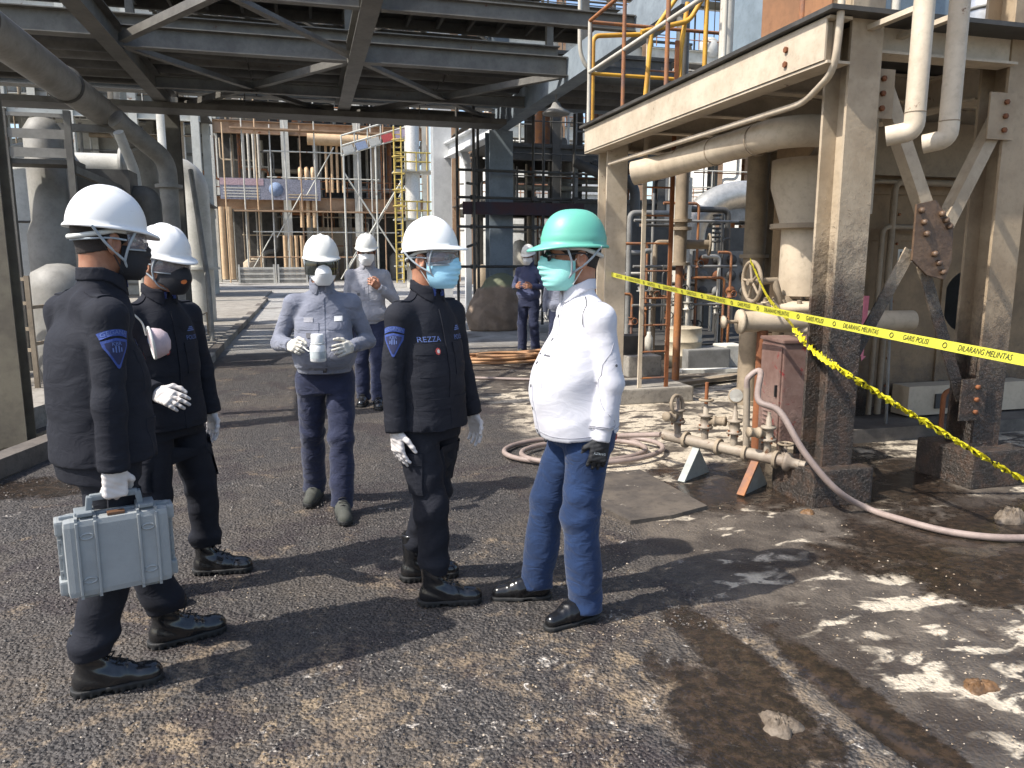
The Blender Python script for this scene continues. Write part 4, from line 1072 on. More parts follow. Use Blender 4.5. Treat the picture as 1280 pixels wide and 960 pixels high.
# ------------------------------------------------------------------ ground
def ground_mat():
    m, nt, p = new_mat('ground_oily_asphalt', 0.8, spec=0.45)
    g, sep = worldpos(nt)
    X, Y = sep[0], sep[1]
    nL = _noise(nt, g, 0.8, 5, 0.6, 0.3); nM = _noise(nt, g, 3.2, 5, 0.68, 0.4); nF = _noise(nt, g, 21, 4, 0.7); nG = _noise(nt, g, 130, 3, 0.7)
    vor = nt.nodes.new('ShaderNodeTexVoronoi'); vor.inputs['Scale'].default_value = 62; nt.links.new(g, vor.inputs['Vector'])
    vd = vor.outputs['Distance']
    # tar-bound aggregate
    asp = _mix(nt, _ramp(nt, nF, 0.35, 0.68), (0.021, 0.0185, 0.018), (0.066, 0.058, 0.053))
    asp = _mix(nt, _ramp(nt, nG, 0.52, 0.74), asp, (0.145, 0.128, 0.115))
    asp = _mix(nt, _math(nt, 'MULTIPLY', _ramp(nt, nL, 0.42, 0.64), 0.5), asp, (0.10, 0.080, 0.060))
    asp = _mix(nt, _math(nt, 'MULTIPLY', _ramp(nt, _noise(nt, g, 1.6, 5, 0.65, 0.5), 0.50, 0.60), 0.75), asp, (0.030, 0.022, 0.0225))
    # tan film and pale residue, thickest towards the foreground
    near = _ramp(nt, Y, 4.6, 1.8)
    tanw = _math(nt, 'ADD', nM, _math(nt, 'MULTIPLY', near, 0.10))
    tn = _math(nt, 'MULTIPLY', _ramp(nt, tanw, 0.57, 0.70), _ramp(nt, nF, 0.36, 0.56))
    asp = _mix(nt, _math(nt, 'MULTIPLY', tn, 0.75), asp, (0.20, 0.15, 0.10))
    xr = _ramp(nt, X, -0.9, 0.6)
    nr2 = _ramp(nt, Y, 3.5, 2.3)
    fl1 = _math(nt, 'MULTIPLY', _ramp(nt, _noise(nt, g, 8.0, 5, 0.72, 0.6), 0.535, 0.63), _math(nt, 'MULTIPLY', nr2, _ramp(nt, nL, 0.34, 0.52)))
    asp = _mix(nt, _math(nt, 'MULTIPLY', fl1, 0.8), asp, (0.27, 0.20, 0.125))
    fl2 = _math(nt, 'MULTIPLY', _ramp(nt, _noise(nt, g, 15.0, 4, 0.7, 0.8), 0.63, 0.70), _math(nt, 'MULTIPLY', nr2, xr))
    asp = _mix(nt, fl2, asp, (0.56, 0.52, 0.47))
    wt = _math(nt, 'ADD', _noise(nt, g, 5.5, 8, 0.74, 0.5), _math(nt, 'MULTIPLY', _math(nt, 'MULTIPLY', near, xr), 0.055))
    asp = _mix(nt, _math(nt, 'MULTIPLY', _ramp(nt, wt, 0.625, 0.70), _ramp(nt, nF, 0.44, 0.58)), asp, (0.50, 0.45, 0.39))
    # concrete apron on the right
    edge = _math(nt, 'ADD', X, _math(nt, 'MULTIPLY', _math(nt, 'SUBTRACT', nM, 0.5), 0.9))
    edge = _math(nt, 'ADD', edge, _math(nt, 'MULTIPLY', Y, -0.03))
    R = _ramp(nt, edge, 1.62, 2.0)
    con = _mix(nt, _ramp(nt, nM, 0.38, 0.66), (0.052, 0.043, 0.036), (0.115, 0.095, 0.075))
    con = _mix(nt, _math(nt, 'MULTIPLY', _ramp(nt, nF, 0.5, 0.7), 0.4), con, (0.04, 0.033, 0.026))
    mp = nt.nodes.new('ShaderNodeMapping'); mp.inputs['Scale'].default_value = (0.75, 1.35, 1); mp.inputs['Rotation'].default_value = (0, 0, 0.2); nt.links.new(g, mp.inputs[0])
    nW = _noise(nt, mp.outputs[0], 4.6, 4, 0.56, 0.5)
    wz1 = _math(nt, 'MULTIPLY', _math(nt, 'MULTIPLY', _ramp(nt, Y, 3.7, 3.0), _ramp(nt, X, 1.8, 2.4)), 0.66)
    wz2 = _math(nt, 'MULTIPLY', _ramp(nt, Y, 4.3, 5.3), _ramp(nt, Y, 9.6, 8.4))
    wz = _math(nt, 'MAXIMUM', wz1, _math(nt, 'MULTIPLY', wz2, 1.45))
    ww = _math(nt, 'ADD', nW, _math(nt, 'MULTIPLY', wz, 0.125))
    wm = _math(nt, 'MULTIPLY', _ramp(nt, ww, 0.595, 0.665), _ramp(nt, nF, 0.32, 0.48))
    con = _mix(nt, wm, con, _mix(nt, nF, (0.60, 0.53, 0.42), (0.38, 0.32, 0.24)))  # cream-white blotches mixed into the apron colour, denser in two zones
    # thick black oil, still wet
    def blob(cx, cy, rx, ry):
        dx = _math(nt, 'POWER', _math(nt, 'ABSOLUTE', _math(nt, 'DIVIDE', _math(nt, 'SUBTRACT', X, cx), rx)), 2.0)
        dy = _math(nt, 'POWER', _math(nt, 'ABSOLUTE', _math(nt, 'DIVIDE', _math(nt, 'SUBTRACT', Y, cy), ry)), 2.0)
        d = _math(nt, 'ADD', _math(nt, 'ADD', dx, dy), _math(nt, 'MULTIPLY', _math(nt, 'SUBTRACT', nM, 0.5), 3.2))
        return _ramp(nt, _math(nt, 'ADD', d, _math(nt, 'MULTIPLY', _math(nt, 'SUBTRACT', nF, 0.5), 1.1)), 1.25, 0.55)
    bl = None
    for b in ((3.6, 3.25, 0.95, 0.55), (4.4, 3.2, 0.9, 0.7), (3.2, 2.75, 0.35, 0.25), (3.9, 4.3, 0.7, 0.4), (1.42, 2.15, 0.30, 0.42), (1.62, 2.5, 0.14, 0.55), (3.0, 4.5, 0.9, 0.45), (3.6, 4.9, 1.2, 0.5), (1.9, 1.9, 0.10, 0.9), (-1.9, 5.9, 0.5, 0.3), (4.0, 5.4, 0.9, 0.4)):
        q = blob(*b); bl = q if bl is None else _math(nt, 'MAXIMUM', bl, q)
    far = _ramp(nt, Y, 12.5, 15.5)
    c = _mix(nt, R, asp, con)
    c = _mix(nt, _math(nt, 'MULTIPLY', _math(nt, 'MULTIPLY', _ramp(nt, _noise(nt, g, 1.7, 5), 0.50, 0.62), R), 0.85), c, (0.035, 0.026, 0.02))
    oil = _mix(nt, _ramp(nt, nF, 0.4, 0.65), (0.014, 0.011, 0.009), (0.040, 0.026, 0.017))
    rim = _mix(nt, _ramp(nt, nM, 0.4, 0.6), (0.085, 0.048, 0.02), (0.05, 0.03, 0.017))
    c = _mix(nt, _math(nt, 'MULTIPLY', bl, 0.93), c, oil)
    # the yard beyond the rack is bare pale concrete
    pale = _mix(nt, _ramp(nt, nM, 0.35, 0.7), (0.40, 0.385, 0.36), (0.27, 0.26, 0.24))
    pale = _mix(nt, _ramp(nt, _noise(nt, g, 0.35, 4), 0.52, 0.62), pale, (0.12, 0.11, 0.10))
    c = _mix(nt, far, c, pale)
    nt.links.new(c, p.inputs['Base Color'])
    ro = _mix(nt, bl, _mix(nt, R, _mix(nt, nM, (0.5,) * 3, (0.9,) * 3), _mix(nt, nM, (0.40,) * 3, (0.75,) * 3)), _mix(nt, nM, (0.05,) * 3, (0.42,) * 3))
    nt.links.new(ro, p.inputs['Roughness'])
    hgt = _math(nt, 'ADD', _math(nt, 'MULTIPLY', vd, -0.9), _math(nt, 'MULTIPLY', nF, 1.6))
    amp = _mix(nt, R, (1, 1, 1), (0.35,) * 3)
    amp = _math(nt, 'MULTIPLY', amp, _math(nt, 'SUBTRACT', 1.0, _math(nt, 'MULTIPLY', bl, 0.85)))
    n1 = _bump(nt, _math(nt, 'MULTIPLY', hgt, amp), 0.9, 0.016)
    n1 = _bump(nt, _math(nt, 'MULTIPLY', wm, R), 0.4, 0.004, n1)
    nt.links.new(n1, p.inputs['Normal'])
    return m
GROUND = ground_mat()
def hfield(x, y):
    r = np.random.RandomState(5); z = np.zeros_like(x)
    for i in range(14):
        k = 1.2 * 1.35 ** i; a = r.rand() * 6.28
        z += np.sin((x * math.cos(a) + y * math.sin(a)) * k * 2.2 + r.rand() * 6 + 1.3 * np.sin(y * k * 0.7 + i)) / (1 + 0.9 * i)
    return z
xs = np.concatenate([[-400, -150, -60, -25, -12], np.arange(-6, -3, 0.12), np.arange(-3, 4.6, 0.028), np.arange(4.6, 8, 0.12), [12, 25, 60, 150, 400]])
ys = np.concatenate([[-60, -15, -4], np.arange(-1, 1.2, 0.15), np.arange(1.2, 6.5, 0.028), np.arange(6.5, 14, 0.10), [15, 18, 24, 35, 60, 120, 250, 600]])
XX, YY = np.meshgrid(xs, ys, indexing='ij')
road = 1 / (1 + np.exp((XX - 1.75 - 0.1 * np.sin(YY * 3)) * 12))
zz = hfield(XX, YY) * 0.0028
fade = np.clip((14 - YY) / 3, 0, 1) * np.clip((YY + 1) / 1.5, 0, 1) * np.clip((7 - np.abs(XX)) / 1, 0, 1)
zz = (zz - 0.004 + nrs.uniform(-0.0028, 0.0028, XX.shape) * (0.25 + 0.75 * road)) * fade
def groove(x0, y0, x1, y1, w, dep):
    dx, dy = x1 - x0, y1 - y0; L2 = dx * dx + dy * dy
    t = np.clip(((XX - x0) * dx + (YY - y0) * dy) / L2, 0, 1)
    d = np.hypot(XX - x0 - t * dx, YY - y0 - t * dy + 0.03 * np.sin(XX * 9) * 0)
    return -dep * np.exp(-(d / w) ** 2)
zz = zz + groove(1.70, 3.1, 1.98, 0.9, 0.035, 0.022) + groove(2.86, 3.6, 2.72, 1.4, 0.025, 0.012) + groove(2.0, 2.62, 2.8, 2.75, 0.022, 0.010) - 0.006 * np.exp(-(((XX - 1.42) / 0.3) ** 2 + ((YY - 2.15) / 0.4) ** 2))
ny_ = len(ys); V = np.stack([XX, YY, zz], -1).reshape(-1, 3)
ii = (np.arange(len(xs) - 1)[:, None] * ny_ + np.arange(ny_ - 1)[None]).ravel()
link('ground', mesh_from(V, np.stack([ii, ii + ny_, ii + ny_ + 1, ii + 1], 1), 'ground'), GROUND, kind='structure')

# loose tar-coated grit on the road: nobody could count it
def grit(name, n, xr, yr, smin_, smax_, mat, seed, cond=None):
    r = np.random.RandomState(seed)
    x = r.uniform(xr[0], xr[1], n * 3); y = yr[0] + (yr[1] - yr[0]) * r.rand(n * 3) ** 1.6
    dens = 0.5 + 0.5 * np.sin(x * 2.3 + 1.7 * np.sin(y * 1.9)) * np.sin(y * 2.9 + 1.3 * np.sin(x * 2.1))
    keep = (r.rand(n * 3) < 0.25 + 0.75 * dens)
    if cond is not None: keep &= cond(x, y)
    x, y = x[keep][:n], y[keep][:n]; k = len(x)
    sz = smin_ + (smax_ - smin_) * r.rand(k) ** 3
    base = np.array([(1, 0, 0), (0, 1, 0), (-1, 0, 0), (0, -1, 0), (0, 0, 0.8), (0, 0, -0.6)], float)
    ang = r.rand(k) * 6.28; V = base[None] * sz[:, None, None] * r.uniform(0.6, 1.3, (k, 6, 1))
    ca, sa = np.cos(ang)[:, None], np.sin(ang)[:, None]
    vx = V[..., 0] * ca - V[..., 1] * sa; vy = V[..., 0] * sa + V[..., 1] * ca
    V = np.stack([vx + x[:, None], vy + y[:, None], V[..., 2] + 0.002], -1).reshape(-1, 3)
    F = np.array([(0, 1, 4), (1, 2, 4), (2, 3, 4), (3, 0, 4)]); F = (F[None] + (np.arange(k) * 6)[:, None, None]).reshape(-1, 3)
    me = bpy.data.meshes.new(name); me.from_pydata(V.tolist(), [], F.tolist()); me.update()
    return link(name, me, mat, None, kind='stuff')
def grit_mat(name, a, b, rough):
    m, nt, p = new_mat(name, rough)
    g, _s = worldpos(nt)
    nt.links.new(_mix(nt, _ramp(nt, _noise(nt, g, 40, 2), 0.35, 0.65), a, b), p.inputs['Base Color']); return m
o = grit('asphalt_grit', 26000, (-2.6, 2.0), (1.35, 6.2), 0.0022, 0.0085, grit_mat('grit_tar', (0.024, 0.021, 0.020), (0.115, 0.095, 0.08), 0.5), 3, lambda x, y: (((x - 1.45) / 0.42) ** 2 + ((y - 2.2) / 0.6) ** 2 > 1) & (x < 1.75 + 0.15 * np.sin(y * 5)))
o['label'] = 'loose tar-coated grit scattered over the road'; o['category'] = 'grit'
o = grit('pale_crumbs', 2200, (-0.8, 3.2), (1.35, 4.2), 0.002, 0.007, grit_mat('grit_pale', (0.42, 0.36, 0.29), (0.24, 0.17, 0.10), 0.8), 4, lambda x, y: (((x - 1.45) / 0.45) ** 2 + ((y - 2.2) / 0.6) ** 2 > 1) & (np.abs(x - 1.85) > 0.15))
o['label'] = 'pale crumbs of residue on the road'; o['category'] = 'grit'

CONC = paint('concrete_weathered', (0.30, 0.275, 0.235), (0.19, 0.17, 0.145), rough=0.9, bump=0.5, bscale=35, grime=0.6)
CONC_DARK = paint('concrete_oily', (0.13, 0.112, 0.095), (0.07, 0.06, 0.05), rough=0.7, bump=0.5, bscale=35, grime=0.6)
TARRY = paint('concrete_tarred', (0.20, 0.16, 0.13), (0.11, 0.085, 0.07), rough=0.7, bump=0.8, bscale=30, tar=0.5)
WHITE_SPILL = paint('slab_residue', (0.055, 0.046, 0.039), (0.11, 0.09, 0.07), rust=(0.5, 0.44, 0.36), rust_amt=0.10, rough=0.75, bump=0.5, bscale=30, grime=0.5)

def rough_lump(name, c, rx, ry, h_, mat, label, cat, seed, n=34):
    r = np.random.RandomState(seed); mb = MB(); vs = []; fs = []; rings = 9
    ph = r.rand(6) * 6
    for j in range(rings + 1):
        t = j / rings
        for k in range(n):
            a = 2 * PI * k / n; w = 1 + 0.16 * math.sin(3 * a + ph[0]) + 0.10 * math.sin(5 * a + ph[1]) + r.uniform(-.06, .06)
            rr = (1 - t ** 1.5) if j < rings else 0.02
            vs.append((c[0] + rx * w * rr * math.cos(a), c[1] + ry * w * rr * math.sin(a), -0.008 + h_ * math.sin(t * PI / 2) * (1 + r.uniform(-.45, .45))))
    for j in range(rings): fs += [(j * n + k, j * n + (k + 1) % n, (j + 1) * n + (k + 1) % n, (j + 1) * n + k) for k in range(n)]
    fs.append(tuple(rings * n + k for k in range(n)))
    mb.add(vs, fs, True); return mb.build(name, mat, label=label, category=cat)
LUMP = paint('lump_pale', (0.17, 0.135, 0.10), (0.08, 0.06, 0.042), rough=0.7, bump=1.0, bscale=70, scale=22, grime=0.7)
LUMP2 = paint('lump_brown', (0.16, 0.085, 0.035), (0.07, 0.04, 0.02), rough=0.6, bump=1.0, bscale=45, scale=12)
p = G(975, 905); rough_lump('residue_lump', p, 0.066, 0.072, 0.030, LUMP, 'round pale crusty lump in the brown puddle at bottom right', 'debris', 1)
p = G(1225, 858); rough_lump('residue_lump', p, 0.075, 0.05, 0.024, LUMP2, 'brown crumbling lump on the white-patched concrete', 'debris', 2)
p = G(1225, 590); rough_lump('residue_lump', G(1265, 650), 0.12, 0.08, 0.07, LUMP, 'pale lump beside the hose at the right edge', 'debris', 3)
p = G(890, 800); rough_lump('residue_lump', G(1010, 640), 0.05, 0.035, 0.022, LUMP2, 'small brown lump in front of the tarred column base', 'debris', 4)
# broken slab under the coil
sl = [G(700, 600), G(800, 590), G(884, 636), G(840, 648), G(788, 655), G(740, 632)]
mb = MB(); n = len(sl)
mb.add([(q.x, q.y, -0.01) for q in sl] + [(q.x, q.y, 0.022) for q in sl], [tuple(range(n, 2 * n)), tuple(range(n - 1, -1, -1))] + [(i, (i + 1) % n, n + (i + 1) % n, n + i) for i in range(n)])
mb.build('broken_slab', WHITE_SPILL, label='thin broken slab with white residue in front of the manifold', category='slab')

# ------------------------------------------------------------------ left pavement, drain and plinths
mb = MB(); mb.box2((-9, 8.6, -0.02), (-1.62, 40, 0.10)); mb.build('pavement', CONC, kind='structure')
ORD = 'first second third fourth fifth sixth seventh eighth ninth tenth eleventh twelfth thirteenth fourteenth fifteenth sixteenth'.split()
for k in range(16):
    y0 = 8.6 + k * 1.45
    mb = MB(); mb.box((-1.53 + rnd.uniform(-.008, .008), y0 + 0.72, 0.055), (0.17, 1.43, 0.15 + rnd.uniform(-.01, .01)), bev=0.015)
    mb.build('kerb_stone', CONC if k % 3 else CONC_DARK, None, label=ORD[k] + ' kerb stone from the near end of the left pavement', category='kerb', group='kerb stones along the left pavement')
mb = MB(); mb.bar((-2.75, 4.6, 0.07), (-1.72, 8.3, 0.07), 0.17, 0.16); mb.build('drain_kerb', CONC_DARK, label='low concrete upstand along the drain behind the left officer', category='kerb')
mb = MB(); mb.bar((-3.6, 5.2, 0.10), (-2.45, 9.4, 0.10), 0.55, 0.22); mb.build('drain_wall', CONC, label='wide concrete drain wall at the left edge', category='wall')
mb = MB(); mb.box((-4.15, 8.9, 0.19), (1.4, 2.6, 0.40), bev=0.03); mb.build('concrete_plinth', CONC, label='raised concrete plinth at the left edge of the photo', category='plinth')
WATER = plain('drain_water', (0.02, 0.018, 0.014), 0.03, var=0.2)
mb = MB(); A_, B_ = Vector((-2.62, 4.75, 0)), Vector((-1.75, 8.1, 0))
mb.add([(-3.0, 5.0, .006), (-2.58, 4.75, .006), (-1.72, 8.1, .006), (-2.3, 8.6, .006)], [(0, 1, 2, 3)]); mb.build('drain_water', WATER, kind='structure')

# ------------------------------------------------------------------ right: steel platform and what stands under it
BEIGE = paint('steel_beige', (0.56, 0.48, 0.37), (0.44, 0.365, 0.27), rust=(0.17, 0.07, 0.03), rust_amt=0.03, rough=0.6, bump=0.25, bscale=40)
BEIGE_TAR = paint('steel_beige_tarred', (0.43, 0.35, 0.25), (0.32, 0.25, 0.17), rough=0.65, bump=0.35, bscale=40, tar=1.45)
BEIGE_TAR2 = paint('steel_beige_tarred_low', (0.36, 0.275, 0.18), (0.26, 0.19, 0.12), rough=0.65, bump=0.35, bscale=40, tar=0.95)
GUSSET_TAR = paint('steel_gusset_tarred', (0.15, 0.092, 0.055), (0.075, 0.046, 0.03), rough=0.5, bump=1.0, bscale=40, scale=9)
DUCT = paint('duct_dusty', (0.50, 0.415, 0.305), (0.40, 0.325, 0.235), rough=0.7, bump=0.2, bscale=30)
DUSTY = paint('pipe_dusty', (0.31, 0.245, 0.17), (0.21, 0.165, 0.115), rough=0.75, bump=0.3, bscale=30)
RUST = paint('steel_rust', (0.24, 0.085, 0.03), (0.14, 0.05, 0.02), rough=0.8, bump=0.4, bscale=50)
RUST_RAIL = paint('rail_rust', (0.33, 0.13, 0.04), (0.16, 0.09, 0.07), rough=0.75, bump=0.3, bscale=60, scale=5)
YELLOW = paint('rail_yellow', (0.62, 0.34, 0.035), (0.45, 0.22, 0.03), rust=(0.16, 0.06, 0.02), rust_amt=0.08, rough=0.55)
BROWN_TANK = paint('enclosure_brown', (0.27, 0.185, 0.105), (0.19, 0.13, 0.075), rough=0.8, bump=0.3, bscale=25, tar=0.35)
PALE = paint('pipe_pale', (0.55, 0.52, 0.45), (0.42, 0.39, 0.33), rust=(0.2, 0.09, 0.04), rust_amt=0.03, rough=0.6)
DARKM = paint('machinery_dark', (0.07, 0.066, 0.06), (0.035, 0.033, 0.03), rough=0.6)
GREYM = paint('machinery_grey', (0.24, 0.235, 0.22), (0.15, 0.145, 0.135), rough=0.6)
REDBROWN = paint('cabinet_redbrown', (0.135, 0.075, 0.06), (0.22, 0.145, 0.12), rust=(0.26, 0.022, 0.022), rust_amt=0.17, rough=0.6, tar=0.10)
WHITE_BLK = paint('block_white', (0.66, 0.64, 0.58), (0.5, 0.48, 0.42), rough=0.8)

PF = thing('steel_platform', 'beige steel platform on tar-splashed columns at the right with rusty handrails', 'platform', (0, 0, 0))
def hcol(cx, cy, w, d, z0, z1, mat, t=0.022):
    mb = MB()
    mb.box2((cx - w / 2, cy - d / 2, z0), (cx + w / 2, cy - d / 2 + t, z1))
    mb.box2((cx - w / 2, cy + d / 2 - t, z0), (cx + w / 2, cy + d / 2, z1))
    mb.box2((cx - t * 0.3, cy - d / 2 + t, z0), (cx + t * 0.3, cy + d / 2 - t, z1))
    return mb.build('column', mat, PF)
c1 = hcol(3.385, 4.26, 0.23, 0.24, 0.22, 5.4, BEIGE_TAR)
c1['label'] = 'near beige column coated with black tar in its lower half'
c2 = hcol(4.73, 4.36, 0.24, 0.24, 0.24, 5.4, BEIGE_TAR2)
c3 = hcol(3.34, 8.0, 0.24, 0.26, 0.16, 3.0, BEIGE)
c4 = hcol(6.6, 8.0, 0.30, 0.30, 0.0, 3.0, BEIGE)
for c, d, z in (((3.37, 4.27), (0.46, 0.46), 0.24), ((4.75, 4.36), (0.52, 0.52), 0.26)):
    MB().box((c[0], c[1], z / 2 - 0.01), (d[0], d[1], z + 0.02), bev=0.02).build('column_base', TARRY, PF)
MB().box((3.75, 8.05, 0.08), (1.0, 0.8, 0.18), bev=0.02).build('column_base', CONC, PF)
def pbeam(name, a, b, w, h_, mat): return MB().ibeam(a, b, w, h_).build(name, mat, PF)
pbeam('edge_beam', (3.16, 4.10, 2.905), (3.16, 8.2, 2.905), 0.16, 0.27, BEIGE)
MB().box2((3.07, 4.12, 2.79), (3.083, 8.18, 3.03)).build('fascia_plate', BEIGE, PF)
pbeam('cross_beam', (3.503, 4.26, 2.99), (4.607, 4.26, 2.99), 0.16, 0.23, BEIGE)
pbeam('cross_beam', (4.853, 4.30, 2.99), (7.6, 4.30, 2.99), 0.16, 0.23, BEIGE)
pbeam('cross_beam', (3.26, 8.05, 2.90), (7.6, 8.05, 2.90), 0.16, 0.24, BEIGE)
for y in (5.2, 6.15, 7.1): pbeam('joist', (3.26, y, 2.93), (7.6, y, 2.93), 0.10, 0.20, BEIGE)
pbeam('inner_beam', (4.75, 4.56, 2.85), (4.75, 7.93, 2.85), 0.16, 0.24, BEIGE)
MB().box2((3.03, 4.02, 3.048), (7.6, 8.25, 3.075)).build('deck', DARKM, PF)
# stiffeners and bolts at the corner
for y in (4.16, 4.36): MB().box2((3.10, y, 2.80), (3.15, y + 0.012, 3.02)).build('stiffener', BEIGE, PF)
for z in (2.85, 2.94):
    MB().lathe([(0.0, 0), (0.020, 0), (0.020, 0.014), (0.0, 0.014)], (3.068, 4.50, z), (-1, 0, 0), 6, False).build('bolt', RUST, PF)
# X bracing between the two near columns
gc = Vector((4.03, 4.18, 1.72))
for a in ((3.52, 4.22, 2.74), (4.57, 4.24, 2.66), (3.52, 4.22, 0.74), (4.58, 4.24, 0.66)):
    a = Vector(a); e = gc + (a - gc) * 0.10
    d_ = (a - e).normalized(); mb = MB(); sd = d_.cross(Vector((0, 1, 0))).normalized() * 0.045
    mb.angle(a + Vector((0, 0.02, 0)) - sd, e + Vector((0, 0.02, 0)) - sd, 0.09, 0.012, up=(0, 1, 0))
    o = mb.build('brace', BEIGE_TAR, PF)
mb = MB(); gp_ = [(-0.15, 0.24), (0.0, 0.27), (0.16, 0.10), (0.17, -0.12), (0.13, -0.25), (-0.02, -0.22), (-0.15, -0.12)]
mb.prism(gp_, gc + Vector((0, -0.016, 0)), gc + Vector((0, 0.0, 0)), up=(0, 0, 1)); gu = mb.build('gusset_plate', GUSSET_TAR, PF)
for sgn, (x0, z0, x1, z1) in enumerate(((-0.115, 0.20, -0.06, 0.05), (0.02, -0.08, 0.10, -0.20), (0.05, 0.18, 0.12, 0.10))):
    for k in range(3):
        t = k / 2; MB().lathe([(0.0, 0), (0.021, 0), (0.021, 0.02), (0.012, 0.03), (0.0, 0.03)], (gc.x + x0 + (x1 - x0) * t, gc.y - 0.016, gc.z + z0 + (z1 - z0) * t), (0, -1, 0), 7).build('bolt', GUSSET_TAR, gu)
for cx, zz0 in ((3.56, 2.64), (4.55, 2.55), (4.55, 0.62)):
    g2 = MB().box((cx, 4.215, zz0), (0.22, 0.012, 0.30)).build('gusset_plate', BEIGE_TAR2, PF)
    for k in range(3): MB().lathe([(0.0, 0), (0.018, 0), (0.018, 0.018), (0.0, 0.018)], (cx + 0.02, 4.208, zz0 - 0.09 + 0.09 * k), (0, -1, 0), 6).build('bolt', RUST, g2)
# handrails along the deck edge
def rail_run(pts, mats, zs=(0.55, 1.08), r=0.021, sp=1.0):
    a, b = Vector(pts[0]), Vector(pts[1]); n = max(1, round((b - a).length / sp))
    for k in range(n + 1):
        p = a.lerp(b, k / n); MB().cyl(p, p + Vector((0, 0, zs[-1])), r, 8).build('handrail_post', mats[k % len(mats)], PF)
    for i, z in enumerate(zs):
        MB().cyl(a + Vector((0, 0, z)), b + Vector((0, 0, z)), r * 0.95, 8).build('handrail', mats[(i + 1) % len(mats)], PF)
rail_run([(3.10, 4.4, 3.075), (3.10, 8.15, 3.075)], [RUST_RAIL, PALE, RUST_RAIL], sp=0.94)
rail_run([(3.12, 8.18, 3.075), (7.5, 8.18, 3.075)], [RUST_RAIL, YELLOW], sp=1.1)
MB().box2((3.10, 4.12, 3.08), (3.112, 4.85, 3.36)).build('rusted_plate', paint('plate_rust', (0.27, 0.13, 0.06), (0.20, 0.10, 0.05), rough=0.8), PF)
# yellow guard and stair rail at the far corner of the deck
for pts in ([(3.2, 8.3, 3.0), (3.2, 8.3, 4.05), (3.9, 8.3, 4.12), (4.25, 8.3, 4.6)], [(3.55, 7.7, 3.08), (3.62, 7.7, 4.0)], [(3.9, 7.75, 3.08), (4.05, 7.75, 4.3)], [(4.25, 7.7, 3.08), (4.25, 7.7, 4.35)], [(3.5, 7.7, 3.95), (4.05, 7.7, 4.1), (4.3, 7.7, 4.5)]):
    MB().tube(bend(pts, 0.08), 0.026, 8).build('guard_rail', YELLOW, PF)
# blue-grey vessel and pipes standing on the deck
BLUEG = paint('steel_bluegrey', (0.20, 0.25, 0.29), (0.15, 0.19, 0.22), rough=0.5)
VD = thing('deck_vessel', 'blue-grey vessel casing standing on the beige platform', 'vessel', (5.6, 7.0, 3.08))
MB().box((0, 0, 0.9), (2.6, 0.9, 1.7), bev=0.04).build('casing', BLUEG, VD)
for x in (-1.0, -0.3, 0.4): MB().box((x, -0.47, 0.9), (0.05, 0.06, 1.7)).build('stiffener', BLUEG, VD)
for x, r in ((3.62, 0.06), (4.42, 0.05), (5.0, 0.07), (5.35, 0.04)):
    MB().cyl((x, 6.2, 3.08), (x, 6.2, 5.2), r, 14).build('riser_pipe', PALE if x != 4.42 else WHITE_BLK, None, label={3.62: 'pale riser pipe nearest the yellow guard on the platform', 4.42: 'thin white riser pipe on the platform', 5.0: 'thick pale riser pipe behind the rusty rail', 5.35: 'thinnest pale riser at the right on the platform deck'}[x], category='pipe')
VM = thing('silver_motor', 'silver motor casing on the platform above the second column', 'motor', (5.1, 4.9, 3.08))
MB().lathe([(0.0, 0), (0.22, 0), (0.24, 0.05), (0.24, 0.6), (0.16, 0.72), (0.0, 0.75)]).build('casing', plain('motor_silver', (0.5, 0.5, 0.5), 0.3, 0.7), VM)
for k in range(4): MB().torus((0, 0, 0.12 + 0.12 * k), 0.245, 0.012).build('fin', GREYM, VM)

# two beige downpipes in front of the cross beam
for k, (x, y, z0, lab) in enumerate(((3.40, 3.72, 2.33, 'left beige downpipe with cut elbow in front of the near column'), (3.72, 3.80, 2.31, 'right beige downpipe beside the elbow pipe'))):
    D = thing('downpipe', lab, 'pipe', (x, y, 0), group=None)
    MB().cyl((0, 0, z0 + 0.10), (0, 0, 5.4), 0.056, 18).build('pipe', BEIGE, D)
    MB().tube(bend([(0, 0, z0 + 0.10), (0, 0, z0), (-0.10 + k * 0.02, 0.10, z0 - 0.02)], 0.07), 0.0565, 18).build('elbow', BEIGE, D)
    MB().torus((0, 0, z0 + 0.10), 0.057, 0.003, n=22, m=5).build('joint', DUSTY, D)
    MB().box((0.0, 0.27, 3.0), (0.05, 0.50, 0.03)).build('bracket', BEIGE, D)
# conduit that runs down the corner and along under the beam
CD = MB().tube(bend([(3.12, 4.05, 5.2), (3.12, 4.06, 2.95), (3.13, 4.10, 2.72), (3.22, 4.5, 2.62), (3.22, 7.8, 2.62)], 0.12), 0.022, 8)
CD.build('conduit', BEIGE, label='thin beige conduit bending under the platform edge beam', category='conduit')
MB().tube(bend([AY(725, 0, 10.2), AY(725, 70, 10.2), AY(740, 93, 10.2), AY(775, 95, 10.2)], 0.3), 0.03, 8).build('conduit', PALE, label='pale conduit with a rounded corner hanging left of the yellow guard', category='conduit')

# ladder on the far column
LD = thing('ladder', 'rusty vertical ladder beside the far beige column', 'ladder', (0, 0, 0))
for x in (3.60, 3.93): MB().bar((x, 7.72, 0.10), (x, 7.72, 3.9), 0.045, 0.02).build('stile', RUST if x > 3.7 else BEIGE, LD)
for k in range(12): MB().cyl((3.60, 7.72, 0.28 + 0.30 * k), (3.93, 7.72, 0.28 + 0.30 * k), 0.011, 6).build('rung', RUST_RAIL, LD)

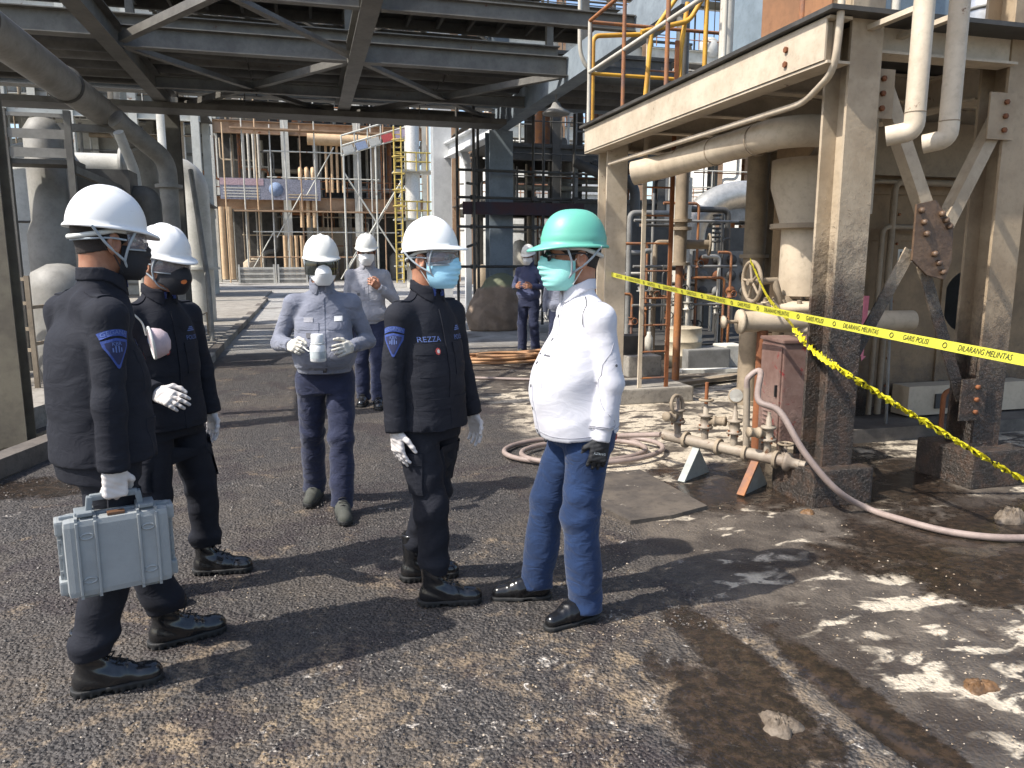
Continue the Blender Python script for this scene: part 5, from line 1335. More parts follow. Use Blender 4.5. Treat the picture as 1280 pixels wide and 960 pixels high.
# duct pipe along the platform with elbow into a vertical duct and valve
DP = thing('duct_pipe', 'dusty beige duct bending down into a large flanged valve under the platform', 'duct', (0, 0, 0))
MB().tube(bend([(3.16, 7.05, 2.44), (3.38, 6.85, 2.49), (3.42, 4.95, 2.53), (3.95, 4.88, 2.53), (4.12, 5.35, 2.50), (4.12, 5.62, 2.25)], 0.26, 8), 0.115, 20).build('pipe', DUCT, DP)
for y in (6.5, 5.9, 5.3): MB().torus((3.40, y, 2.51), 0.117, 0.005, (0, 1, 0), 24, 5).build('seam', DUSTY, DP)
MB().lathe([(0.30, 2.42), (0.30, 2.20), (0.215, 1.92), (0.215, 1.90)], (4.10, 5.60, 0), n=30).build('duct_cone', DUCT, DP)
MB().lathe([(0.29, 1.86), (0.29, 1.90)], (4.10, 5.60, 0), n=30).build('flange', DUSTY, DP)
MB().lathe([(0.195, 1.30), (0.195, 1.88)], (4.10, 5.60, 0), n=30).build('pipe', DUCT, DP)
vb = MB().lathe([(0.20, 1.26), (0.33, 1.24), (0.34, 1.19), (0.25, 1.17), (0.25, 1.08), (0.34, 1.06), (0.34, 1.01), (0.22, 0.98), (0.20, 0.4), (0.22, 0.36), (0.22, -0.02)], (4.10, 5.60, 0), n=30).build('valve_body', DUCT, DP)
for k in range(14):
    a = 2 * PI * k / 14; c = Vector((4.10 + 0.295 * math.cos(a), 5.60 + 0.295 * math.sin(a), 0))
    MB().cyl(c + Vector((0, 0, 0.985)), c + Vector((0, 0, 1.275)), 0.020, 6).build('flange_bolt', DUSTY, vb)
MB().box((4.2, 5.0, 2.35), (0.05, 0.05, 0.8)).build('hanger', BEIGE, DP)
MB().tube([(3.62, 5.58, 1.22), (4.0, 5.56, 1.20)], 0.028, 10).build('stem', DUSTY, DP)
MB().lathe([(0.06, 0), (0.10, 0.05), (0.10, 0.12), (0.05, 0.2)], (3.80, 5.57, 1.21), (1, 0, 0), 16).build('bonnet', DUSTY, DP)
# hand wheel
HW = thing('valve_wheel', 'dusty hand wheel on the valve stem with police tape tied to it', 'wheel', (3.60, 5.58, 1.42))
MB().torus((0, 0, 0), 0.165, 0.018, (1, -0.12, 0.05), 28, 8).build('rim', DUSTY, HW)
ax_ = Vector((1, -0.12, 0.05)).normalized(); q_ = Vector((0, 0, 1)).rotation_difference(ax_)
for k in range(5):
    a = 2 * PI * k / 5 + 0.3; MB().cyl((0, 0, 0), q_ @ Vector((0.16 * math.cos(a), 0.16 * math.sin(a), 0)), 0.011, 7).build('spoke', DUSTY, HW)
MB().cyl(-ax_ * 0.04, ax_ * 0.22, 0.028, 10).build('hub', DUSTY, HW)
MB().tube([ax_ * 0.2, Vector((0.22, -0.1, -0.18)), Vector((0.25, -0.02, -0.22))], 0.03, 8).build('yoke', DUSTY, HW)
# capped horizontal pipe
HP = thing('capped_pipe', 'short horizontal pipe with a closed end and knob beside the cabinet', 'pipe', (0, 0, 0))
MB().cyl((3.46, 5.46, 1.10), (4.9, 5.20, 1.10), 0.085, 20).build('pipe', DUCT, HP)
MB().lathe([(0.0, 0), (0.10, 0), (0.10, 0.03), (0.0, 0.035)], (3.45, 5.462, 1.10), (-1, 0.18, 0), 22).build('end_cap', DUCT, HP)
MB().cyl((3.42, 5.47, 1.10), (3.30, 5.49, 1.10), 0.014, 8).build('stem', DUSTY, HP)
MB().lathe([(0.0, 0), (0.05, 0), (0.055, 0.02), (0.0, 0.03)], (3.31, 5.49, 1.10), (-1, 0.18, 0), 16).build('knob', DUCT, HP)
MB().cyl((3.62, 5.42, -0.02), (3.62, 5.42, 1.03), 0.045, 12).build('support', RUST, HP)
# vertical pipes behind
for i, (x, y, r, mat, lab) in enumerate(((4.78, 7.4, 0.115, DUSTY, 'widest dusty vertical pipe under the platform'), (5.06, 7.5, 0.085, DUSTY, 'dusty vertical pipe right of the widest one'), (5.32, 7.5, 0.09, DUCT, 'dusty vertical pipe closest to the flanged valve'))):
    V_ = thing('vertical_pipe', lab, 'pipe', (x, y, 0)); MB().cyl((0, 0, -0.02), (0, 0, 2.75), r, 20).build('pipe', mat, V_)
    MB().lathe([(r * 1.35, 1.62), (r * 1.35, 1.66)], n=20).build('flange', mat, V_)
    MB().lathe([(r * 1.35, 0.0), (r * 1.35, 0.04)], n=20).build('base_flange', mat, V_)
# rust-stained standpipe with side valve
SP = thing('standpipe', 'standpipe with side valve and rust-streaked lower half near the drum', 'pipe', (4.72, 9.0, 0))
MB().cyl((0, 0, -0.02), (0, 0, 1.55), 0.05, 12).build('lower_pipe', RUST_RAIL, SP); MB().cyl((0, 0, 1.55), (0, 0, 2.8), 0.085, 14).build('upper_pipe', DUSTY, SP)
for z in (1.55, 2.0, 2.1): MB().lathe([(0.14, z - 0.02), (0.14, z + 0.02)], n=18).build('flange', DUSTY, SP)
MB().cyl((0.05, 0, 1.8), (0.42, -0.02, 1.8), 0.06, 12).build('branch', DUSTY, SP); MB().torus((0.40, -0.03, 1.8), 0.13, 0.018, (1, -0.4, 0)).build('branch_wheel', DUSTY, SP)

# drum
DR = thing('drum', 'dented beige steel drum under the platform', 'drum', (*G(853, 458).xy, 0))
rr_ = 0.27; MB().lathe([(rr_ - 0.01, 0.0), (rr_, 0.0), (rr_, 0.18), (rr_ + 0.012, 0.19), (rr_, 0.20), (rr_, 0.38), (rr_ + 0.012, 0.39), (rr_, 0.40), (rr_, 0.58), (rr_ + 0.008, 0.595), (rr_ - 0.012, 0.60)], n=36).build('shell', paint('drum_beige', (0.50, 0.43, 0.31), (0.42, 0.35, 0.25), rough=0.5), DR)
MB().lathe([(0.0, 0.575), (rr_ - 0.01, 0.575)], n=30).build('lid', DUSTY, DR); MB().cyl((0.13, 0.1, 0.575), (0.13, 0.1, 0.595), 0.03, 10).build('bung', RUST, DR)
for (px, py, w, d, h_, mat, lab) in ((920, 458, 0.36, 0.4, 0.32, WHITE_BLK, 'white block beside the drum'), (886, 462, 0.7, 0.5, 0.30, GREYM, 'grey concrete block between drum and white block'), (806, 470, 0.5, 0.4, 0.28, CONC, 'pale concrete block at the foot of the ladder'), (790, 468, 0.35, 0.3, 0.55, DARKM, 'dark metal box behind the man in white')):
    p = G(px, py); MB().box((p.x, p.y + d / 2, h_ / 2 - 0.01), (w, d, h_ + 0.02), bev=0.02).build('block', mat, label=lab, category='block')
MB().lathe([(0.0, 0), (0.055, 0), (0.06, 0.01), (0.06, 0.20), (0.03, 0.25), (0.03, 0.29), (0.0, 0.29)], (*G(810, 462).xy, 0.27)).build('small_bottle', PALE, label='small pale bottle standing on the block by the ladder', category='bottle')
for k, (a, b) in enumerate((((880, 478), (985, 458)), ((800, 492), (960, 470)), ((850, 472), (1000, 468)))):
    p, q = G(*a), G(*b); MB().bar((p.x, p.y, 0.03 + .03 * k), (q.x, q.y, 0.03 + .03 * k), 0.14, 0.05).build('plank', [CONC, DUSTY, WHITE_BLK][k], label=['grey plank lying in front of the drum', 'dusty plank lying on the white-patched concrete', 'pale plank under the capped pipe'][k], category='plank')

# large brown enclosure behind the bracing
EN = thing('brown_enclosure', 'big brown dusty enclosure with a round opening behind the cross bracing', 'enclosure', (0, 0, 0))
YE = 6.0
mb = MB(); n = 32; cx, cz, R0 = 6.30, 1.20, 0.31
x0, x1, z0, z1 = 4.78, 8.6, 0.10, 2.75
ring = [(cx + R0 * math.cos(2 * PI * k / n), YE, cz + R0 * math.sin(2 * PI * k / n)) for k in range(n)]
def onrect(a):
    c, s_ = math.cos(a), math.sin(a); t = min((x1 - cx) / c if c > 1e-6 else ((x0 - cx) / c if c < -1e-6 else 1e9), (z1 - cz) / s_ if s_ > 1e-6 else ((z0 - cz) / s_ if s_ < -1e-6 else 1e9))
    return (cx + t * c, YE, cz + t * s_)
outer = [onrect(2 * PI * k / n) for k in range(n)]
back_ = [(v[0], YE + 0.12, v[2]) for v in ring]
mb.add(ring + outer + back_, [(k, n + k, n + (k + 1) % n, (k + 1) % n) for k in range(n)] + [(k, (k + 1) % n, 2 * n + (k + 1) % n, 2 * n + k) for k in range(n)])
for cxr, czr in ((x0, z0), (x1, z0), (x0, z1), (x1, z1)):
    pass
mb.build('front_wall', BROWN_TANK, EN)
# corner triangles left by the ring-to-rectangle fan are covered by the frame
for a, b in (((x0, z0), (x1, z0)), ((x0, z1), (x1, z1)), ((x0, z0), (x0, z1)), ((x1, z0), (x1, z1))):
    MB().box2((min(a[0], b[0]) - 0.10, YE - 0.03, min(a[1], b[1]) - 0.10), (max(a[0], b[0]) + 0.10, YE + 0.05, max(a[1], b[1]) + 0.10)).build('frame_bar', BROWN_TANK, EN)
for sx, sz in ((x0, z0), (x0, z1), (x1, z0), (x1, z1)):
    MB().box2((min(sx, sx + (0.9 if sx == x0 else -0.9)), YE + 0.01, min(sz, sz + (0.8 if sz == z0 else -0.8))), (max(sx, sx + (0.9 if sx == x0 else -0.9)), YE + 0.04, max(sz, sz + (0.8 if sz == z0 else -0.8)))).build('corner_panel', BROWN_TANK, EN)
MB().box2((x0, YE + 0.9, 0), (x1, YE + 1.0, 2.7)).build('back_wall', DARKM, EN)
MB().box2((x0 - 0.05, YE + 0.05, 0), (x0 + 0.02, YE + 1.0, 2.75)).build('side_wall', BROWN_TANK, EN)
MB().box2((x0 - 0.05, YE - 0.02, 2.2), (x1, YE - 0.002, 2.32)).build('band', BROWN_TANK, EN)
MB().box2((x0 + 0.05, YE - 0.10, 2.36), (x1, YE - 0.04, 2.84)).build('upper_panel', DUSTY, EN)
sgn = MB().box2((5.40, YE - 0.015, 1.58), (5.62, YE - 0.004, 1.70)).build('plate', WHITE_BLK, EN)
MB().box2((5.43, YE - 0.019, 1.605), (5.50, YE - 0.016, 1.675)).build('plate_mark', DARKM, sgn); MB().box2((5.52, YE - 0.019, 1.605), (5.59, YE - 0.016, 1.675)).build('plate_mark', DARKM, sgn)
MB().box2((5.45, YE - 0.25, 0.14), (6.9, YE - 0.04, 0.42)).build('skid', DUCT, EN)
MB().box2((5.75, YE - 0.27, 0.2), (6.15, YE - 0.251, 0.34)).build('skid_slot', DARKM, EN)
MB().box2((4.2, YE - 0.55, -0.01), (7.4, YE + 0.1, 0.12)).build('foundation', CONC_DARK, EN)
MB().cyl((5.08, 5.6, 0.12), (5.02, 5.6, 1.35), 0.013, 8).build('drain_rod', GREYM, label='thin vertical rod in front of the brown enclosure', category='rod')
MB().tube(bend([(5.5, 5.4, 0.1), (5.5, 5.4, 0.42), (5.62, 5.4, 0.46)], 0.05), 0.022, 8).build('drain_pipe', RUST, label='small bent drain pipe at the foot of the brown enclosure', category='pipe')
PINK = plain('ribbon_pink', (0.75, 0.22, 0.28), 0.7)
p = AY(1080, 370, 4.46); mb = MB()
q = AY(1079, 445, 4.46); mb.box(((p + q) / 2), (0.042, 0.006, (p - q).length), rot=Euler((0, 0.03, 0)))
mb.add([(q.x - .02, q.y - .003, q.z), (q.x + .022, q.y - .003, q.z), (q.x - .016, q.y - .003, q.z - .035)], [(0, 1, 2)])
mb.build('warning_ribbon', PINK, label='pink ribbon hanging beside the tarred near column', category='ribbon')

# panel joints, ribs and small-bore lines on the brown enclosure
for x in (5.35, 5.95, 7.2): MB().box2((x, YE - 0.022, 0.2), (x + 0.05, YE - 0.003, 2.19)).build('rib', BROWN_TANK, EN)
MB().box2((4.8, YE - 0.018, 1.78), (6.0, YE - 0.004, 1.83)).build('rib', BROWN_TANK, EN)
for k in range(7): MB().lathe([(0.0, 0), (0.014, 0), (0.014, 0.012), (0.0, 0.012)], (5.375, YE - 0.022, 0.4 + 0.27 * k), (0, -1, 0), 6).build('bolt', RUST, EN)
for k, (x, zt_) in enumerate(((4.95, 2.3), (5.12, 1.9), (5.22, 2.3))):
    MB().tube(bend([(x, YE - 0.12, 0.15), (x, YE - 0.12, zt_), (x + 0.5 + 0.2 * k, YE - 0.12, zt_)], 0.08), 0.018 + 0.006 * k, 8).build('small_bore_line', DUSTY, EN)
rx_ = random.Random(12)
SB = thing('small_bore_piping', 'dense small-bore pipes and valves behind the ladder under the platform', 'piping', (0, 0, 0))
for k in range(18):
    x = 4.9 + 1.7 * rx_.random(); y = 10.65 + 0.45 * rx_.random(); zt_ = rx_.uniform(1.0, 2.7); r_ = rx_.choice((0.016, 0.022, 0.03, 0.04)); mt = rx_.choice((PALE, DUSTY, GREYM, DARKM, RUST_RAIL))
    MB().tube(bend([(x, y, -0.01), (x, y, zt_), (x + rx_.uniform(-0.6, 0.6), y + 0.02, zt_)], 0.08), r_, 8).build('line', mt, SB)
    zv = rx_.uniform(0.5, max(0.6, zt_ - 0.3)); vv = MB().lathe([(r_ * 2.4, -0.06), (r_ * 2.4, -0.045), (r_ * 1.6, -0.04), (r_ * 1.9, 0), (r_ * 1.6, 0.04), (r_ * 2.4, 0.045), (r_ * 2.4, 0.06)], (x, y, zv), n=10).build('valve', mt, SB)
    MB().torus((x, y - 0.12, zv), 0.05, 0.009, (0, 1, 0), 12, 5).build('wheel', rx_.choice((RUST, DARKM, GREYM)), vv); MB().cyl((x, y, zv), (x, y - 0.12, zv), 0.009, 6).build('stem', DARKM, vv)
for z in (0.9, 1.5, 2.2): MB().cyl((4.9, 10.85, z), (6.7, 10.85, z), 0.022, 7).build('line', GREYM, SB)

# red-brown cabinet
cp = Vector((3.62, 4.98, 0)); CB = thing('metal_cabinet', 'red-brown metal cabinet with louvres standing left of the near column', 'cabinet', cp, rad(-8))
MB().box((0, 0, 0.60), (0.36, 0.36, 0.78), bev=0.012).build('body', REDBROWN, CB)
MB().box((0, 0, 1.0), (0.39, 0.39, 0.025), bev=0.006).build('roof', REDBROWN, CB)
dr_ = MB().box((-0.187, 0, 0.60), (0.012, 0.32, 0.72), bev=0.004).build('door', REDBROWN, CB)
for k in range(4): MB().box((-0.197, 0.02, 0.34 + 0.035 * k), (0.010, 0.12, 0.014), rot=Euler((0, 0.5, 0))).build('louvre', REDBROWN, dr_)
MB().box((-0.2, -0.12, 0.62), (0.02, 0.02, 0.09), bev=0.004).build('handle', DARK_METAL, dr_)
for sx in (-1, 1):
    for sy in (-1, 1): MB().box((sx * 0.15, sy * 0.15, 0.10), (0.045, 0.045, 0.24)).build('leg', TARRY, CB)

# ------------------------------------------------------------------ hydrant manifold
MANI = paint('manifold_pale', (0.30, 0.25, 0.19), (0.17, 0.13, 0.10), rust=(0.16, 0.07, 0.03), rust_amt=0.12, rough=0.6, bump=0.4)
GREYP = paint('support_grey', (0.33, 0.345, 0.32), (0.24, 0.25, 0.23), rust=(0.28, 0.12, 0.05), rust_amt=0.08, rough=0.6)
a, b = Vector((2.62, 5.15, 0.27)), Vector((3.12, 4.32, 0.24)); dv = (b - a).normalized()
MF = thing('hose_manifold', 'pale pipe manifold with valves and gauges on two triangular supports', 'manifold', (0, 0, 0))
MB().cyl(a, b, 0.042, 14).build('header', MANI, MF)
for t in (0.2, 0.48, 0.7, 0.93): MB().lathe([(0.062, -0.012), (0.062, 0.012)], a.lerp(b, t), dv, 14).build('coupling', DUSTY, MF)
MB().cyl(b, b + dv * 0.14, 0.032, 10).build('outlet', MANI, MF)
MB().lathe([(0.042, 0), (0.066, 0.0), (0.066, 0.024), (0.038, 0.04), (0.034, 0.10)], b, dv, 16).build('flange', MANI, MF)
for k, t in enumerate((0.30, 0.78)):
    p = a.lerp(b, t); sd = Vector((dv.y, -dv.x, 0))
    mb = MB(); pr = [(-0.20, -p.z - 0.01), (0.20, -p.z - 0.01), (0.0, -0.03)]
    mb.prism(pr, p - dv * 0.010, p + dv * 0.010); mb.build('support_web', GREYP, MF)
    MB().bar(p - sd * -0.0 + Vector((0, 0, -0.03)) - sd * 0.0, Vector((p.x, p.y, 0)) - sd * 0.21 * -1, 0.055, 0.016).build('support_flange', RUST_RAIL if k else GREYP, MF)
for k, t in enumerate((0.12, 0.36, 0.60, 0.86)):
    p = a.lerp(b, t)
    V_ = MB().cyl(p, p + Vector((0, 0, 0.20)), 0.026, 10).build('branch', MANI, MF)
    MB().lathe([(0.03, 0.12), (0.055, 0.12), (0.055, 0.137), (0.034, 0.139), (0.038, 0.17), (0.034, 0.205), (0.052, 0.207), (0.052, 0.222), (0.020, 0.226), (0.018, 0.285), (0.012, 0.29), (0.012, 0.32)], p, n=14).build('valve', MANI, V_)
    oa = Vector((math.cos(k * 1.9 + 3.6), math.sin(k * 1.9 + 3.6), 0.1)).normalized(); pc = p + Vector((0, 0, 0.17))
    MB().lathe([(0.026, 0), (0.026, 0.06), (0.040, 0.062), (0.040, 0.078), (0.032, 0.08), (0.032, 0.13), (0.036, 0.132), (0.036, 0.15), (0.0, 0.15)], pc, oa, 12).build('side_outlet', DUSTY, V_)
    for j in range(4): MB().cyl(p + Vector((0.045 * math.cos(j * 1.57), 0.045 * math.sin(j * 1.57), 0.105)), p + Vector((0.045 * math.cos(j * 1.57), 0.045 * math.sin(j * 1.57), 0.15)), 0.007, 5).build('stud', RUST, V_)
    if k in (1,): MB().cyl(p + Vector((0, 0, 0.30)), p + Vector((0, 0, 0.46)), 0.014, 8).build('spindle', RUST, V_); MB().torus(p + Vector((0, 0, 0.33)), 0.045, 0.010).build('wheel', DUSTY, V_)
    if k == 2:
        gpos = p + Vector((0, 0, 0.40)); MB().cyl(p + Vector((0, 0, 0.28)), gpos, 0.010, 8).build('stem', MANI, V_)
        axg = Vector((-0.6, -1, 0.1)); MB().lathe([(0.0, -0.02), (0.052, -0.02), (0.055, 0.0), (0.055, 0.018), (0.048, 0.02), (0.0, 0.016)], gpos, axg, 22).build('gauge', DUSTY, V_)
        MB().lathe([(0.0, 0.021), (0.046, 0.021)], gpos, axg, 22).build('dial', WHITE_BLK, V_)
    if k == 0: MB().torus(p + Vector((-0.02, -0.02, 0.26)), 0.07, 0.014, (0.5, -1, 0.2)).build('wheel', DUSTY, V_)
p = a.lerp(b, 0.70); MB().cyl(p + Vector((0, 0, 0.0)), p + Vector((-.02, 0, 0.47)), 0.024, 10).build('riser', MANI, MF)
p = Vector((3.30, 4.58, 0)); FV = thing('floor_valve', 'small pale floor valve between the manifold and the cabinet', 'valve', p)
MB().lathe([(0.05, -0.01), (0.05, 0.03), (0.03, 0.05), (0.045, 0.11), (0.03, 0.18), (0.06, 0.19), (0.06, 0.215), (0.012, 0.22), (0.012, 0.30)], n=14).build('body', MANI, FV); MB().torus((0, 0, 0.29), 0.05, 0.009).build('wheel', DUSTY, FV)

# ------------------------------------------------------------------ hoses
HOSE = paint('hose_grey', (0.30, 0.235, 0.205), (0.21, 0.16, 0.14), rough=0.6, bump=0.3, bscale=120)
HOSE_O = paint('hose_orange', (0.42, 0.23, 0.11), (0.30, 0.15, 0.07), rough=0.6)
st = a.lerp(b, 0.70) + Vector((-0.02, 0, 0.45))
pts = [st, st + Vector((0.0, -0.01, 0.09)), st + Vector((0.06, -0.06, 0.14)), AY(948, 500, 4.25), AY(975, 515, 4.12), AY(1005, 565, 3.98), AY(1045, 612, 3.88)]
pts += [Vector((q.x, q.y, 0.022)) for q in (G(1085, 640), G(1130, 655), G(1190, 670), G(1260, 677), G(1330, 672), G(1450, 650))]
MB().tube(spline(pts, 8), 0.021, 10).build('grey_hose', HOSE, label='grey hose arching from the manifold past the near column to the right edge', category='hose')
c = Vector((2.15, 5.75, 0)); pts = []
for k in range(44):
    t = k / 43; an = t * 4.4 * PI; r_ = 0.50 + 0.10 * math.sin(t * 9) + 0.05 * math.sin(an * 1.3)
    pts.append((c.x + r_ * 1.15 * math.cos(an) + 0.06 * t, c.y + r_ * 0.75 * math.sin(an), 0.024 + 0.030 * t))
pts.append((2.62, 5.2, 0.26)); MB().tube(spline(pts, 3), 0.021, 9).build('coiled_hose', HOSE, label='grey hose coiled on the ground behind the man in white', category='hose')
c = Vector((3.0, 11.45, 0)); pts = []
for k in range(60):
    t = k / 59; an = t * 8.2 * PI; r_ = 0.55 + 0.13 * math.sin(t * 13)
    pts.append((c.x + r_ * 1.1 * math.cos(an) + 0.1 * math.sin(an * 0.3), c.y + r_ * 0.6 * math.sin(an), 0.025 + 0.12 * t))
pts.append((2.3, 11.9, 0.02)); pts.append((2.0, 12.4, 0.02)); MB().tube(spline(pts, 3), 0.024, 8).build('coiled_hose', HOSE_O, label='orange hose coiled in a heap in front of the tarpaulin', category='hose')
pts = [(1.3, 9.6, .02), (2.0, 9.9, .02), (3.1, 9.5, .02), (4.2, 9.9, .02)]
MB().tube(spline(pts, 8), 0.02, 8).build('ground_hose', HOSE, label='grey hose lying straight across the road behind the men', category='hose')

# ------------------------------------------------------------------ police tape
TAPE_Y = plain('tape_yellow', (0.54, 0.515, 0.05), 0.35, bump=0.5, bscale=30, var=0.08)
INK = plain('tape_ink', (0.015, 0.015, 0.012), 0.6)
TW = 0.050
P0, P1 = Vector((3.30, 7.98, 1.45)), Vector((2.95, 0.3, 1.10))
def tape_pt(t):
    p = P0.lerp(P1, t); p.z -= 0.05 * 4 * t * (1 - t); return p
tp = thing('police_tape', 'yellow police tape stretched from the far column across the right side', 'tape', (0, 0, 0))
mb = MB(); n = 60; vs = []
tdir = (P1 - P0).normalized(); nrm = Vector((tdir.y, -tdir.x, 0)).normalized()   # horizontal normal
if nrm.x > 0: nrm = -nrm
for k in range(n + 1):
    t = k / n; q = tape_pt(t); tl = 0.25 * math.sin(t * 7)
    upv = Vector((0, 0, 1)) * math.cos(tl) + nrm * math.sin(tl)
    vs += [q - upv * TW / 2, q + upv * TW / 2, q - upv * TW / 2 - nrm * 0.0006, q + upv * TW / 2 - nrm * 0.0006]
fs = []
for k in range(n): o_ = k * 4; fs += [(o_, o_ + 4, o_ + 5, o_ + 1), (o_ + 2, o_ + 3, o_ + 7, o_ + 6)]
mb.add(vs, fs, True); rb = mb.build('ribbon', TAPE_Y, tp)
L_ = (P1 - P0).length; cyc = 0.80
def tape_text(body, s0, size):
    v, f = text_mesh(body, size); mb = MB(); out = []
    for w in v:
        t = (s0 + (w.x + w.y * 0.18) * 0.80) / L_; q = tape_pt(max(0, min(1, t))); tl = 0.25 * math.sin(t * 7)
        upv = Vector((0, 0, 1)) * math.cos(tl) + nrm * math.sin(tl); fn = nrm * math.cos(tl) - Vector((0, 0, 1)) * math.sin(tl)
        out.append(q + upv * w.y + fn * 0.0025)
    mb.add(out, f); return mb.build('lettering', INK, rb)
s_ = 0.35; k = 0
while s_ < L_ - 0.4:
    tape_text('GARIS POLISI' if k % 2 == 0 else 'DILARANG MELINTAS', s_, 0.040)
    t = (s_ + (0.20 if k % 2 == 0 else 0.26)) / L_; q = tape_pt(t); tl = 0.25 * math.sin(t * 7)
    upv = Vector((0, 0, 1)) * math.cos(tl) + nrm * math.sin(tl); fn = nrm * math.cos(tl) - Vector((0, 0, 1)) * math.sin(tl)
    MB().tube([q + fn * 0.0025 + (tdir * math.cos(a_) + upv * math.sin(a_)) * 0.013 for a_ in np.linspace(0, 2 * PI, 13)[:-1]], 0.0022, 4, closed=True).build('tape_emblem', INK, rb)
    s_ += 0.44; k += 1
# second tape: flat from the wheel, then wrung into a rope
t2 = thing('twisted_tape', 'yellow police tape knotted on the hand wheel and twisted like a rope to the right', 'tape', (0, 0, 0))
way = spline([(3.52, 5.50, 1.60), AY(960, 372, 5.2), AY(985, 400, 4.9), AY(1008, 428, 4.45), AY(1040, 455, 4.02), AY(1110, 500, 3.98), AY(1190, 548, 3.94), AY(1285, 603, 3.90), AY(1420, 670, 3.86)], 14)
mb = MB(); vs = []; m = len(way)
for k, q in enumerate(way):
    t = k / (m - 1); tg = (way[min(k + 1, m - 1)] - way[max(k - 1, 0)]).normalized()
    sd = tg.cross(Vector((0, 0, 1))).normalized(); u2 = sd.cross(tg)
    tw_ = 0.4 + (0 if t < 0.30 else (t - 0.30) * 95); w = 0.055 if t < 0.30 else 0.046 + 0.014 * math.sin(k * 2.1)
    d_ = sd * math.sin(tw_) + u2 * math.cos(tw_)
    jit = Vector((rnd.uniform(-1, 1), rnd.uniform(-1, 1), rnd.uniform(-1, 1))) * (0.005 if t > 0.3 else 0.0)
    vs += [q - d_ * w / 2 + jit, q + d_ * 0.004 + jit * -1, q + d_ * w / 2 - jit]
mb.add(vs, [(k * 3 + j, k * 3 + 3 + j, k * 3 + 4 + j, k * 3 + 1 + j) for k in range(m - 1) for j in (0, 1)])
# crossing second ply so that the rope has body
vs2 = []
for k, q in enumerate(way):
    t = k / (m - 1)
    if t < 0.29: continue
    tg = (way[min(k + 1, m - 1)] - way[max(k - 1, 0)]).normalized(); sd = tg.cross(Vector((0, 0, 1))).normalized(); u2 = sd.cross(tg)
    tw_ = 2.0 + (t - 0.30) * 95; d_ = sd * math.sin(tw_) + u2 * math.cos(tw_); w = 0.042 + 0.016 * math.sin(k * 1.7)
    vs2 += [q - d_ * w / 2, q + d_ * w / 2]
mb.add(vs2, [(k * 2, k * 2 + 2, k * 2 + 3, k * 2 + 1) for k in range(len(vs2) // 2 - 1)])
def tape_dark():
    m_, nt, p_ = new_mat('tape_yellow_printed', 0.45)
    g_, _ = worldpos(nt)
    nt.links.new(_mix(nt, _ramp(nt, _noise(nt, g_, 38, 2), 0.55, 0.60), (0.66, 0.58, 0.02), (0.03, 0.025, 0.01)), p_.inputs['Base Color']); return m_
mb.build('ribbon', tape_dark(), t2)

# ------------------------------------------------------------------ pipe rack overhead
RACK = paint('rack_steel', (0.145, 0.137, 0.118), (0.095, 0.088, 0.076), rust=(0.12, 0.055, 0.03), rust_amt=0.03, rough=0.6)
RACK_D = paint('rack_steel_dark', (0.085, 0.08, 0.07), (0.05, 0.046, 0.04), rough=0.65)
BLUECOL = paint('rack_bluegrey', (0.24, 0.28, 0.31), (0.18, 0.21, 0.235), rough=0.55)
WHITEP = paint('steel_white', (0.72, 0.73, 0.73), (0.60, 0.61, 0.61), rough=0.5, grime=0.12)
PR = thing('pipe_rack', 'dark overhead pipe rack with cross bracing spanning the road', 'pipe rack', (0, 0, 0))
def rk(name, mb, mat=RACK): return mb.build(name, mat, PR)
YN, YF = 7.3, 17.5
for x in (-2.5, 0.9): rk('girder', MB().ibeam((x, YN, 4.5), (x, YF, 4.5), 0.24, 0.36), RACK)
rk('girder', MB().box2((4.36, 8.5, 4.28), (4.66, YF + 0.3, 4.74)), BLUECOL)
for y, z in ((YN, 4.5), (12.5, 4.5), (YF, 4.5)):
    for xa, xb in ((-2.37, 0.77), (1.03, 4.35)):
        if y == YN and xa > 0: continue
        rk('cross_beam', MB().ibeam((xa, y, z), (xb, y, z), 0.18, 0.30))
rk('cross_beam', MB().ibeam((-14, YF + 0.1, 4.95), (4.6, YF + 0.1, 4.95), 0.3, 0.42), RACK)
rk('cross_beam', MB().ibeam((-14, 13.7, 4.95), (4.6, 13.7, 4.95), 0.26, 0.36), RACK)
for (xa, xb) in ((-2.4, 0.8), (1.0, 4.4)):
    for ya, yb in ((7.45, 12.35), (12.65, 17.35)):
        for k, (p, q) in enumerate((((xa, ya), (xb, yb)), ((xb, ya), (xa, yb)))):
            if ya < 8 and xa > 0: continue
            rk('diagonal', MB().angle((p[0], p[1], 4.36 + 0.03 * k), (q[0], q[1], 4.36 + 0.03 * k), 0.11, 0.012))
# columns
rk('column', MB().ibeam((-2.50, 7.35, -0.3), (-2.50, 7.35, 4.32), 0.24, 0.24), paint('rack_column_brown', (0.17, 0.145, 0.10), (0.11, 0.09, 0.065), rough=0.7))
rk('column', MB().ibeam((-2.5, YF, -0.3), (-2.5, YF, 4.32), 0.26, 0.26), RACK)
rk('column', MB().ibeam((4.50, YF + 0.15, -0.3), (4.50, YF + 0.15, 4.28), 0.56, 0.45, 0.03), BLUECOL)
rk('column', MB().ibeam((4.50, YF + 0.15, 4.74), (4.50, YF + 0.15, 9.0), 0.4, 0.4, 0.03), BLUECOL)
rk('column', MB().ibeam((-2.5, YF, 4.68), (-2.5, YF, 9.0), 0.26, 0.26), RACK)
for y in (9.8, 15.0):
    for xa, xb in ((-2.37, 0.77), (1.03, 4.35)): rk('cross_beam', MB().ibeam((xa, y, 4.42), (xb, y, 4.42), 0.12, 0.2))
rk('column', MB().cyl((4.5, 8.7, 3.2), (4.5, 8.7, 4.28), 0.08, 10), RACK)
